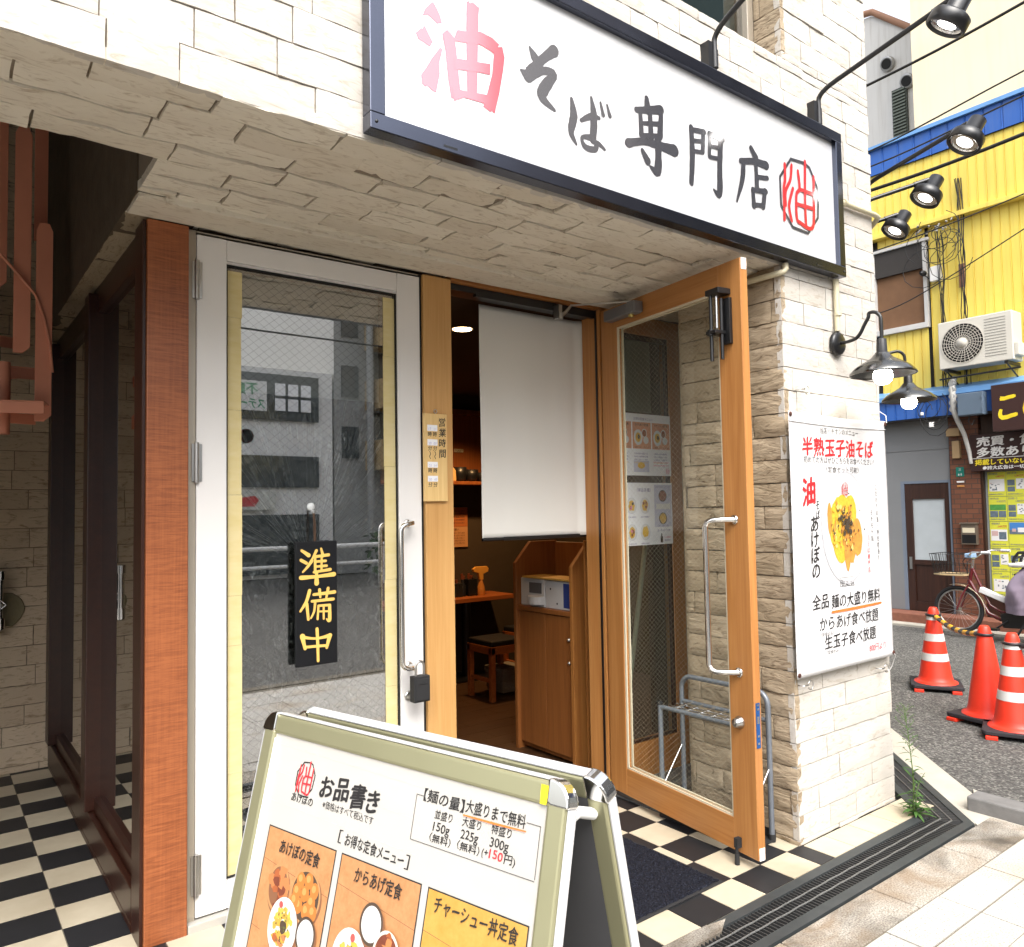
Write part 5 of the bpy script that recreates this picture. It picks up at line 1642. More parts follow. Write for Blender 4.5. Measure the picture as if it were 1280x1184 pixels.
    mats = [M['ink'], plain('vermilion print', (.62, .03, .04), .5), M['grey_ink'], plain('pale plank print', (.48, .465, .45), .6), M['orange_ink'],
            wood('photo table print', (.42, .19, .075), (.54, .27, .12), 0, .4, 1.4), wood('photo yellow table print', (.48, .25, .045), (.56, .33, .08), 0, .4, 1.4), plain('photo shadow print', (.20, .085, .04), .6), plain('photo basket print', (.42, .22, .09), .5), plain('fried chicken print', (.33, .09, .03), .5, var=.3, vs=80), plain('fried dark print', (.16, .04, .02), .5, var=.3, vs=80), plain('fried glaze print', (.46, .17, .06), .5), plain('dark bowl print', (.07, .045, .03), .5), plain('brown egg print', (.46, .16, .035), .5, var=.1), plain('egg shine print', (.58, .26, .08), .5), plain('white dish print', (.60, .59, .57), .5, var=.02), plain('noodle print', (.55, .37, .06), .5, var=.15, vs=90), plain('noodle shade print', (.50, .30, .05), .5), plain('chive print', (.12, .14, .03), .5), plain('dull red stamp print', (.48, .08, .07), .5), plain('rice print', (.56, .55, .47), .5), plain('leek print', (.62, .66, .40), .5)]
    L.build('print', mats, t)
a_board()

def door_mat():
    t = thing('door_mat', 'dark navy loop pile door mat lying before the open doorway', 'door mat', (2.3, 2.4, 0))
    b = MB(); b.box((1.30, 2.026, .002), (2.565, 2.85, .008)); b.build('backing', M['black_rubber'], t, .002)
    p = MB()
    nx, ny = 150, 100
    vs = []
    rnd = random.Random(2)
    x0, x1, y0, y1 = 1.312, 2.553, 2.038, 2.838
    for j in range(ny+1):
        for i in range(nx+1):
            e = 0 if 0 < i < nx and 0 < j < ny else -.006
            vs.append((x0+(x1-x0)*i/nx+rnd.uniform(-.003, .003), y0+(y1-y0)*j/ny+rnd.uniform(-.003, .003), .014+rnd.uniform(-.003, .0035)+e))
    p.add(vs, [(j*(nx+1)+i, j*(nx+1)+i+1, (j+1)*(nx+1)+i+1, (j+1)*(nx+1)+i) for j in range(ny) for i in range(nx)], 0, False)
    p.build('pile', M['mat'], t)
door_mat()

def umbrella_rack():
    t = thing('umbrella_rack', 'grey tubular umbrella rack between the open door and the pillar', 'umbrella rack', (2.98, 2.4, 0))
    xb, xf = 3.045, 2.885
    ya, yb = 2.13, 2.63
    b = MB()
    pts = [(xb, ya, .03), (xb, ya, .60)] + arc((xb, ya+.06, .60), .06, 180, 90, Y, Z, 6)[1:] + arc((xb, yb-.06, .60), .06, 90, 0, Y, Z, 6) + [(xb, yb, .03)]
    b.tube(pts, .0125, 12)
    b.tube([(xf, yb, .03), (xf, yb, .545)], .0125, 12); b.tube([(xf, ya, .03), (xf, ya, .545)], .0125, 12)
    b.tube([(xf, yb, .53), (xf, ya, .53)], .010, 10); b.tube([(xb, yb, .535), (xb, ya, .535)], .010, 10)
    b.build('frame', M['steel_grey'], t)
    w_ = MB()
    for i in range(1, 7):
        y = ya+(yb-ya)*i/7
        w_.tube([(xf, y, .533), (xb, y, .538)], .0045, 6)
    for x in (2.94, 2.99):
        w_.tube([(x, ya+.01, .529), (x, yb-.01, .529)], .004, 6)
    w_.tube([(xf, yb, .14), (xb, yb, .33)], .004, 6); w_.tube([(xf, ya, .14), (xb, ya, .33)], .004, 6)
    w_.build('wire_rods', M['wire'], t)
    f = MB()
    for x, y in ((xb, ya), (xb, yb), (xf, ya), (xf, yb)):
        f.tube([(x, y, .002), (x, y, .035)], .0155, 12)
    for y in (ya, yb):
        f.tube([(xf, y, .54), (xf, y, .556)], .0145, 12)
    f.build('rubber_foot', M['black_rubber'], t)
    tr = MB(); tr.box((2.87, 2.12, .004), (3.06, 2.64, .012)); tr.box((2.87, 2.12, .012), (2.875, 2.64, .05)); tr.box((3.055, 2.12, .012), (3.06, 2.64, .05))
    tr.build('drip_tray', M['black_rubber'], t)
umbrella_rack()

def noren():
    t = thing('door_blind', 'off-white cloth blind hanging in the open doorway', 'blind', (2.55, 3.16, 2.55))
    b = MB()
    x0, x1, z0, z1 = 2.213, 2.955, 1.362, 2.545
    nx, nz = 60, 40
    vs = []
    for j in range(nz+1):
        for i in range(nx+1):
            a = i/nx; c = j/nz
            y = 3.165 + .004*noise.noise(Vector((a*3, c*2, 0))) + .0015*noise.noise(Vector((a*9, c*1.2, 5)))
            if a > .86:                                   # the edge turns back in a soft fold
                s = (a-.86)/.14
                y -= .030*math.sin(s*PI*.9)*(1-.35*c)
            vs.append((x0+(x1-x0)*a+.006*(1-c)*math.sin(a*2)*0, y, z0+(z1-z0)*c))
    b.add(vs, [(j*(nx+1)+i, j*(nx+1)+i+1, (j+1)*(nx+1)+i+1, (j+1)*(nx+1)+i) for j in range(nz) for i in range(nx)], 0, True)
    o = b.build('cloth', M['cloth'], t)
    o.modifiers.new('thick', 'SOLIDIFY').thickness = .002
    r = MB(); r.tube([(x0, 3.166, z0-.004), (x1+.01, 3.166, z0-.004)], .009, 8); r.box((x0+.13, 3.158, z0-.012), (x1, 3.162, z0+.006))
    r.build('bottom_bar', M['black_metal'], t)
noren()

# ------------------------------------------------------------------ inside the restaurant
def inside():
    lam = wood('laminated cabinet wood', (.34, .125, .03), (.52, .23, .06), 2, .4, 1.4)
    lam2 = wood('shaded cabinet wood', (.22, .075, .02), (.36, .135, .036), 2, .4, 1.2)  # the same cabinet wood with shade put into its colour
    t = thing('ticket_cabinet', 'wooden cabinet with sloping side panels just inside the doorway', 'cabinet', (3.1, 3.65, 0))
    x0, x1 = 3.02, 3.36
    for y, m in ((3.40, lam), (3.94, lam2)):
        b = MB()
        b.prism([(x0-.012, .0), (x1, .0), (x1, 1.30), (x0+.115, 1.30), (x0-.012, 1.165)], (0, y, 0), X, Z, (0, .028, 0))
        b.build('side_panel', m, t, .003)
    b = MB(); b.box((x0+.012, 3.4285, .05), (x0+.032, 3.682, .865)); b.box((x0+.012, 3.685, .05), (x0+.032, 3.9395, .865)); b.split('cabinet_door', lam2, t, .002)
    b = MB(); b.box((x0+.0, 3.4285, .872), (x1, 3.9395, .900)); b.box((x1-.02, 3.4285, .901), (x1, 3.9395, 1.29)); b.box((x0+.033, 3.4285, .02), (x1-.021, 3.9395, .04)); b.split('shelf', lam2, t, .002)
    for z in (.735, .60):
        k = MB(); k.lathe([(.010, 0), (.012, .012), (.0001, .016)], (x0+.012, 3.46, z), NX, 14); k.build('knob', M['steel'], t)
    wb = plain('white plastic', (.55, .55, .55), .4)
    t = thing('tissue_dispenser', 'white dispenser with a round tray on the cabinet shelf', 'dispenser', (3.1, 3.80, .90))
    b = MB(); b.box((3.04, 3.695, .9012), (3.22, 3.93, 1.075)); b.build('body', wb, t, .006)
    b = MB(); b.box((3.037, 3.72, .985), (3.0395, 3.84, 1.05)); b.build('slot', plain('dark slot', (.10, .10, .11), .6), t)
    b = MB(); b.prism([(3.04, 3.69)]+[(3.035-.055*math.sin(R(a)), 3.76-.065*math.cos(R(a))) for a in range(0, 181, 20)]+[(3.04, 3.83)], (0, 0, .92), X, Y, (0, 0, .05)); b.build('tray', wb, t, .004)
    t = thing('tissue_box', 'white box with a blue end panel on the cabinet shelf', 'box', (3.1, 3.56, .90))
    b = MB(); b.box((3.045, 3.435, .9012), (3.22, 3.69, 1.07)); b.build('body', wb, t, .004)
    b = MB(); b.box((3.0425, 3.45, .915), (3.0447, 3.52, 1.06)); b.build('blue_panel', plain('navy label', (.03, .05, .20), .4), t)
    b = MB(); b.lathe([(.006, 0), (.006, .002)], (3.045, 3.64, 1.02), NX, 10); b.lathe([(.006, 0), (.006, .002)], (3.045, 3.58, .935), NX, 10); b.build('button', M['black_metal'], t)
    t = thing('magazine', 'yellow covered magazine lying on the two white boxes of the cabinet', 'magazine', (3.12, 3.68, 1.078))
    b = MB(); b.box((3.03, 3.44, 1.0765), (3.21, 3.90, 1.086)); b.build('cover', plain('yellow cover', (.55, .33, .08), .5, var=.4, vs=25), t)
    # table with condiments
    red = wood('reddish table wood', (.34, .085, .018), (.50, .15, .038), 0, .35)
    t = thing('dining_table', 'reddish wooden table against the back wall inside', 'table', (3.7, 5.75, 0))
    b = MB(); b.box((2.9, 5.68, .70), (4.32, 6.08, .74)); b.build('tabletop', red, t, .004)
    b = MB(); b.tube([(3.93, 5.9, .02), (3.93, 5.9, .70)], .045, 16); b.box((3.72, 5.72, .0), (4.14, 6.05, .02)); b.build('pedestal', M['black_metal'], t)
    t = thing('spray_bottle', 'orange topped spray bottle standing on the reddish table', 'spray bottle', (4.03, 5.8, .74))
    b = MB(); b.lathe([(.035, .741), (.038, .78), (.032, .82), (.018, .86), (.016, .88)], (4.03, 5.8, 0), Z, 18); b.build('bottle', plain('amber bottle', (.55, .22, .05), .25), t)
    b = MB(); b.prism([(-.02, .88), (.02, .88), (.02, .93), (.075, .95), (.08, .98), (.06, 1.0), (-.06, 1.0), (-.09, .98), (-.085, .955), (-.03, .94)], (4.03, 5.785, 0), X, Z, (0, .03, 0)); b.build('spray_head', plain('orange spray head', (.78, .36, .06), .4), t, .004)
    rows = ((3.78, .055, .12, 'black condiment caddy on the reddish table beside the post', (.02, .02, .02)), (3.865, .03, .15, 'tall dark sauce bottle on the reddish table', (.015, .015, .018)), (3.945, .05, .15, 'black chopstick box on the reddish table beside the spray bottle', (.012, .012, .012)))
    for x, w_, h_, lab, c in rows:
        t = thing('condiment_holder', lab, 'condiment', (x, 5.85, .74), 'condiments on the table')
        b = MB()
        if w_ < .04:
            b.lathe([(w_, .741), (w_*1.05, .741+h_*.6), (w_*.5, .741+h_*.75), (w_*.45, .741+h_), (.0001, .741+h_)], (x, 5.85, 0), Z, 16)
        else:
            b.box((x-w_, 5.80, .741), (x+w_, 5.90, .741+h_))
        b.build('body', plain('dark condiment', c, .3), t, .003)
        d = MB(); d.tube([(x-w_*.3, 5.85, .741+h_), (x-w_*.3, 5.85, .741+h_+.05)], .012, 8); d.tube([(x+w_*.4, 5.86, .741+h_), (x+w_*.4, 5.86, .741+h_+.03)], .015, 8)
        d.build('contents', plain('red brown jar', (.20, .05, .02), .4), t)
    # stools with dark seats, basket beneath
    def stool(x, y, lab):
        t = thing('stool', lab, 'stool', (x, y, 0), 'low wooden stools inside')
        b = MB()
        for sx in (-1, 1):
            for sy in (-1, 1):
                l = MB(); l.box((x+sx*.15-.02, y+sy*.15-.02, 0.005), (x+sx*.15+.02, y+sy*.15+.02, .43)); l.build('leg', red, t, .003)
        b.box((x-.17, y-.17, .3705), (x+.17, y-.13, .43)); b.box((x-.17, y+.13, .3705), (x+.17, y+.17, .43)); b.box((x-.17, y-.1295, .371), (x-.13, y+.1295, .43)); b.box((x+.13, y-.1295, .371), (x+.17, y+.1295, .43)); b.box((x-.165, y-.1295, .15), (x-.14, y+.1295, .18))
        b.split('seat_rail', red, t, .002)
        s = MB(); s.box((x-.165, y-.165, .4305), (x+.165, y+.165, .475)); s.build('seat', plain('black seat pad', (.012, .011, .011), .5), t, .012, 3)
    stool(3.72, 5.15, 'low wooden stool with black seat and a woven basket under it')
    stool(4.30, 5.45, 'wooden stool with black seat half hidden behind the nearer stool')
    t = thing('woven_basket', 'grey woven basket on the floor under the stool', 'basket', (3.86, 5.22, 0))
    b = MB()
    n = 14
    for k in range(9):
        z = .02+k*.022
        e = .0035*(k % 2)
        b.box((3.76-e-k*.002, 5.12-e-k*.002, z), (3.98+e+k*.002, 5.34+e+k*.002, z+.021))
    b.build('wickerwork', plain('grey weave', (.20, .17, .13), .7, var=.3, vs=60, bump=.5, bs=120), t, .003)
    # bowls on the wall shelf and a notice on the back wall
    for x, r, h_, lab in ((3.90, .065, .13, 'tallest black bowl on the wall shelf below the toilet sign'), (4.03, .065, .11, 'middle black bowl of the row on the wall shelf'), (4.15, .06, .085, 'lowest black bowl on the wall shelf beside the blind')):
        t = thing('bowl', lab, 'bowl', (x, 5.93, 1.775), 'black bowls on the wall shelf')
        b = MB(); b.lathe([(r*.55, 1.7755), (r*.85, 1.79), (r, 1.7755+h_*.5), (r*1.02, 1.7755+h_), (r*.95, 1.7755+h_), (r*.9, 1.80)], (x, 5.93, 0), Z, 24); b.build('vessel', plain('black glazed', (.008, .008, .009), .4), t)
        q = MB(); q.lathe([(r*.5, 1.7752), (r*.5, 1.7756)], (x, 5.93, 0), Z, 20); q.build('foot_ring', M['black_metal'], t)
    t = thing('paper_bag', 'pale orange paper bag on the wall shelf beside the door post', 'bag', (3.79, 5.93, 1.775))
    b = MB(); b.prism([(3.745, 1.776), (3.835, 1.776), (3.83, 1.87), (3.81, 1.90), (3.77, 1.905), (3.75, 1.86)], (0, 5.88, 0), X, Z, (0, .08, 0)); b.build('bag', plain('kraft paper', (.60, .36, .13), .7, var=.2), t, .006)
    t = thing('wall_notice', 'orange and buff paper notice pinned on the back wall inside', 'notice', (3.9, 6.08, 1.2))
    b = MB(); b.box((3.76, 6.085, 1.17), (4.085, 6.0965, 1.54)); b.build('sheet', plain('buff paper', (.62, .30, .12), .7), t)
    b = MB(); b.box((3.83, 6.083, 1.36), (4.083, 6.0848, 1.535)); b.build('orange_block', plain('orange paper', (.50, .15, .035), .7), t)
    L = MB()
    rnd = random.Random(8)
    L.text('お願い', (3.95, 6.0826, 1.325), X, Z, .024, 0, 'C', 1, 0, .01)
    for k in range(5):
        L.text(''.join(rnd.choice('お水はセルフサービスとなっております食券を') for _ in range(14)), (3.84, 6.0826, 1.295-k*.024), X, Z, .017, 0, 'L', fit=.21)
    for k in range(5):
        L.text(''.join(rnd.choice('営業時間のご案内定休日は毎週水曜日') for _ in range(12)), (3.86, 6.0822, 1.50-k*.028), X, Z, .018, 0, 'L', fit=.19)
    L.build('print', plain('brown print', (.16, .06, .03), .7), t)
    # broom handle leaning behind the fixed window
    t = thing('broom', 'pale green broom handle leaning inside behind the fixed window', 'broom', (3.22, 3.2, 0))
    b = MB(); b.tube([(3.215, 3.22, .18), (3.42, 3.20, 1.30)], .014, 12); b.build('handle', plain('pale green tube', (.55, .60, .46), .4), t)
    b = MB(); b.prism([(3.10, .006), (3.32, .006), (3.26, .17), (3.17, .19)], (0, 3.19, 0), X, Z, (0, .05, 0)); b.build('brush', plain('dark brush', (.03, .05, .04), .9), t, .006)
    t = thing('plywood_sheet', 'brown wooden board standing inside behind the fixed window', 'board', (3.2, 3.3, 0))
    b = MB(); b.box((3.05, 3.33, 0.005), (3.30, 3.345, 1.32)); b.build('board', lam, t, .002)
    # lit downlight in the ceiling and an added fill spot
    for x, y, lab in ((2.56, 3.84, 'lit round downlight in the ceiling behind the doorway'),):
        t = thing('downlight', lab, 'downlight', (x, y, 2.60), 'round ceiling downlights')
        b = MB(); b.lathe([(.056, 2.598), (.066, 2.592), (.066, 2.599)], (x, y, 0), Z, 28); b.build('ring', M['white_paint'], t)
        b = MB(); b.lathe([(.0001, 2.5935), (.056, 2.594)], (x, y, 0), Z, 28); b.build('diffuser', M['downlight'], t)
        for px, py, pe in ((x, y, 9), (3.75, 5.2, 55)):  # second spot is added fill over the table, with no fixture
            l = bpy.data.lights.new('downlight_glow', 'SPOT'); l.energy = pe*.85; l.color = (1, .58, .25); l.spot_size = R(130); l.spot_blend = .6; l.shadow_soft_size = .05
            lo = bpy.data.objects.new('downlight_glow', l); COL.objects.link(lo); lo.location = (px, py, 2.585)
            lo.parent = t; lo.matrix_parent_inverse = t.matrix_basis.inverted()
inside()

# ------------------------------------------------------------------ passage on the left
def stair():
    sal = plain('salmon painted steel', (.74, .29, .18), .5, 0, var=.12, vs=5)
    t = thing('spiral_stair', 'salmon painted steel spiral staircase rising in the dark passage', 'staircase', (0, 4.3, 2))
    c = Vector((-.45, 4.35, 0))
    p = MB(); p.tube([(c.x, c.y, 1.2), (c.x, c.y, 5.5)], .06, 18); p.tube([(.285, 4.32, 1.9), (.285, 4.32, 2.24)], .03, 12)
    p.build('newel_post', sal, t)
    def plate(x0, x1, y, z0, z1, ch=.03):
        b = MB(); b.prism([(x0, z0), (x1-ch, z0), (x1, z0+ch), (x1, z1-ch*1.2), (x1-ch*.5, z1), (x0+ch*.5, z1), (x0, z1-ch*1.2)], (0, y, 0), X, Z, (0, .010, 0)); b.build('baluster_plate', sal, t, .002)
    plate(.312, .380, 4.2, 2.27, 3.345); plate(.400, .468, 4.195, 1.955, 2.90); 
    plate(.245, .300, 4.42, 2.62, 3.7); plate(.405, .462, 4.36, 2.86, 3.9)
    def tread(z, a0, a1, r=.92):
        b = MB()
        n = 7
        pts = [(c.x+.05*math.cos(R(a0)), c.y+.05*math.sin(R(a0)))] + [(c.x+r*math.cos(R(a0+(a1-a0)*i/n)), c.y+r*math.sin(R(a0+(a1-a0)*i/n))) for i in range(n+1)] + [(c.x+.05*math.cos(R(a1)), c.y+.05*math.sin(R(a1)))]
        b.prism(pts, (0, 0, z), X, Y, (0, 0, .006)); 
        k = MB()
        P0 = Vector((c.x, c.y, 0))
        for a in (a0, a1):
            d = Vector((math.cos(R(a)), math.sin(R(a)), 0)); e = Vector((-d.y, d.x, 0))
            q = P0+d*.05
            b.prism([(0, 0), (r-.05, 0), (r-.05, .052), (0, .052)], (q.x, q.y, z-.053), d, Z, e*.006)
        b.build('tread', sal, t, .0015)
    for i in range(9):
        tread(2.03+i*.205, -14+i*22-4, 14+i*22)
    h = MB(); pts = [(c.x+.93*math.cos(R(-40+i*9)), c.y+.93*math.sin(R(-40+i*9))-.1, 2.95-i*.10) for i in range(9)]
    pts = [(.10, 4.15, 2.86), (.258, 4.17, 2.71), (.33, 4.18, 2.63), (.40, 4.185, 2.545), (.435, 4.188, 2.44), (.458, 4.19, 2.32), (.470, 4.192, 2.19)]
    h.tube(pts, .007, 8); h.build('handrail', sal, t)
stair()
def tap():
    t = thing('wall_tap', 'chrome standpipe on the stone wall at the end of the passage', 'pipe fitting', (.33, 5.4, 1.0))
    b = MB(); b.tube([(.345, 5.40, .86), (.345, 5.40, 1.185)], .028, 14); b.tube([(.345, 5.40, 1.15), (.345, 5.40, 1.20)], .036, 14); b.tube([(.345, 5.40, .865), (.345, 5.40, .93)], .037, 14); b.tube([(.345, 5.40, 1.02), (.345, 5.49, 1.02)], .014, 10)
    b.build('pipe', M['chrome'], t)
    b = MB(); b.tube([(.36, 5.375, .985), (.385, 5.372, 1.005), (.36, 5.37, 1.03)], .004, 6); b.build('lever', M['wire'], t)
    t = thing('plaster_patch', 'round olive plaster patch on the passage stone wall beside the chrome pipe', 'wall patch', (.38, 5.49, .96))
    b = MB(); b.prism([(.385+.10*math.cos(2*PI*i/22)*(1+random.uniform(-.07, .07)), .965+.105*math.sin(2*PI*i/22)*(1+random.uniform(-.07, .07))) for i in range(22)], (0, 5.484, 0), X, Z, (0, .014, 0)); b.build('patch', plain('olive plaster', (.20, .17, .10), .9, var=.3, vs=14, bump=.5), t, .004)
tap()
# ------------------------------------------------------------------ across the side street
def corrug(mb, x, y0, y1, z0, z1, pitch=.105, d=.009, m=0):
    """ribbed sheet facing -X"""
    pts = []
    y = y0
    while y < y1-1e-6:
        for a, h in ((0, 0), (.86, 0), (.90, -d), (.93, -d), (.97, d*.6), (1.0, 0)):
            yy = y+pitch*a
            if yy <= y1+1e-6 and (not pts or yy > pts[-1][0]+1e-6):
                pts.append((yy, h))
        y += pitch
    k = len(pts)
    vs = [(x-h, yy, z0) for yy, h in pts]+[(x-h, yy, z1) for yy, h in pts]
    mb.add(vs, [(i, i+1, k+i+1, k+i) for i in range(k-1)], m)

def yellow_building():
    t = thing('yellow_building', 'two-storey building clad in yellow and blue ribbed sheet across the side street', 'building', (10.4, 4, 0))
    yel = streaked('yellow ribbed sheet', (.80, .63, .12), (.52, .33, .07), .5, .45)
    blu = streaked('blue ribbed sheet', (.022, .105, .40), (.10, .16, .32), .45, .4)
    blul = plain('pale blue flashing', (.13, .30, .58), .45, var=.15)
    grey = plain('grey panel', (.19, .195, .20), .6, var=.1, vs=3)
    y0, y1 = -2.0, 8.5
    b = MB(); b.box((10.46, y0, 0), (14, y1, 6.36)); b.build('wall_core', plain('dark core', (.04, .035, .03), .9), t)
    b = MB(); corrug(b, 10.36, y0, y1, 5.18, 6.02); b.build('upper_cladding', yel, t)
    b = MB(); corrug(b, 10.33, y0, y1, 6.02, 6.36, .21, .010); b.build('blue_band', blu, t)
    b = MB(); b.box((10.29, y0, 6.36), (10.46, y1, 6.41)); b.build('roof_flashing', blul, t)
    b = MB(); b.box((10.31, y0, 5.12), (10.45, y1, 5.18)); b.build('yellow_ledge', yel, t, .004)
    b = MB()
    corrug(b, 10.42, y0, 4.66, 2.98, 5.12); corrug(b, 10.42, 4.66, 5.36, 2.98, 3.86); corrug(b, 10.42, 5.36, y1, 2.98, 5.12); corrug(b, 10.42, 4.66, 5.36, 4.94, 5.12)
    b.build('yellow_cladding', yel, t)
    w_ = MB(); w_.box((10.37, 4.64, 3.80), (10.45, 5.42, 3.87)); w_.box((10.39, 4.64, 3.87), (10.45, 4.69, 4.94)); w_.box((10.39, 5.33, 3.87), (10.45, 5.38, 4.94)); w_.box((10.37, 4.60, 4.94), (10.45, 5.42, 4.98))
    o = w_.build('window', plain('pale sill metal', (.55, .54, .52), .5), t, .003)
    p = MB(); p.quad((10.445, 4.69, 3.87), (10.445, 5.33, 3.87), (10.445, 5.33, 4.94), (10.445, 4.69, 4.94))
    p.build('boarding', plain('brown boarding', (.17, .085, .04), .8, var=.3), o)
    p = MB(); p.box((10.40, 4.69, 4.60), (10.44, 5.33, 4.94)); p.build('shutter_box', plain('dark shutter', (.03, .025, .022), .7), o)  # dark band across the top of the window opening
    # blue awning over the ground floor
    a = MB(); corrug(a, 10.17, y0, y1, 2.60, 2.86, .13, .009); a.build('awning_face', blu, t)
    a = MB(); a.prism([(10.13, 2.85), (10.46, 2.99), (10.46, 3.02), (10.13, 2.91)], (0, y0, 0), X, Z, (0, y1-y0, 0)); a.build('awning_top', blul, t)
    a = MB(); a.box((10.19, y0, 2.585), (10.46, y1, 2.60)); a.build('awning_soffit', plain('dark soffit', (.05, .05, .055), .8), t)
    g = MB(); g.box((10.40, 5.10, .1), (10.459, 8.5, 2.585)); g.box((10.40, 4.46, 1.80), (10.459, 5.10, 2.585)); g.box((10.392, 4.46, 2.20), (10.3995, 8.5, 2.212))
    g.build('grey_wall', grey, t)
    d = MB(); d.box((10.40, 5.055, .1), (10.44, 5.10, 1.80)); d.box((10.40, 4.46, 1.765), (10.44, 5.055, 1.80)); d.box((10.385, 4.455, .1), (10.44, 4.485, 1.80))
    d.build('door_frame', plain('blue grey frame', (.15, .18, .23), .5), t)
    dk = wood('very dark door wood', (.022, .008, .005), (.05, .018, .010), 2, .4)
    d = MB(); d.box((10.41, 4.487, .1), (10.45, 4.555, 1.764)); d.box((10.41, 4.96, .1), (10.45, 5.054, 1.764)); d.box((10.411, 4.555, 1.56), (10.45, 4.96, 1.764)); d.box((10.411, 4.555, .1), (10.45, 4.96, .22)); d.box((10.411, 4.555, .70), (10.45, 4.96, .765)); d.box((10.43, 4.555, .22), (10.45, 4.96, .70))
    do = d.build('house_door', dk, t, .003)
    d = MB(); d.quad((10.43, 4.555, .765), (10.43, 4.96, .765), (10.43, 4.96, 1.56), (10.43, 4.555, 1.56)); d.build('frosted_pane', plain('frosted glass', (.42, .46, .48), .45), do)
    d = MB(); d.box((10.395, 4.985, .64), (10.41, 5.02, .80)); d.build('handle', M['steel'], do)
    br = NT('brown brick')
    x = br.n('TexBrick'); x.inputs['Scale'].default_value = 1.0
    x.inputs['Color1'].default_value = (.17, .062, .03, 1); x.inputs['Color2'].default_value = (.12, .042, .02, 1); x.inputs['Mortar'].default_value = (.06, .035, .025, 1)
    x.inputs['Brick Width'].default_value = .14; x.inputs['Row Height'].default_value = .062; x.inputs['Mortar Size'].default_value = .005
    sp = br.n('SeparateXYZ'); cb = br.n('CombineXYZ'); br.l(br.coord(), sp.inputs[0]); br.l(sp.outputs[1], cb.inputs[0]); br.l(sp.outputs[2], cb.inputs[1]); br.l(cb.outputs[0], x.inputs['Vector'])
    br.set(col=x.outputs['Color'], rough=.6, nor=br.bump(x.outputs['Fac'], -.3, .01))
    b = MB(); b.box((10.36, 4.10, 0), (10.459, 4.445, 2.585)); b.build('brick_pillar', br.m, t)
    b = MB(); b.box((10.37, 4.446, 0), (10.43, 4.455, 2.585)); b.build('dark_post', M['black_metal'], t)
    b = MB(); b.box((10.38, y0, 0), (10.459, 4.08, .36)); b.box((10.37, 4.075, .36), (10.459, 4.099, 2.4)); b.box((10.38, y0, 1.885), (10.459, 4.0745, 2.585)); b.build('shopfront_frame', dk, t)
    b = MB(); b.box((10.44, y0, .36), (10.458, 4.0745, 1.884)); b.build('shopfront_glass', plain('pale shop glass', (.30, .33, .32), .1), t)
    s = MB(); s.box((10.02, y0, -.03), (10.379, y1, .10)); s.build('step', plain('red brick step', (.20, .075, .045), .8, var=.3, vs=18, bump=.3), t, .006)
    k = MB(); k.box((9.80, y0, -.03), (10.018, y1, -.006)); k.build('gutter', M['kerb_pale'], t)
yellow_building()

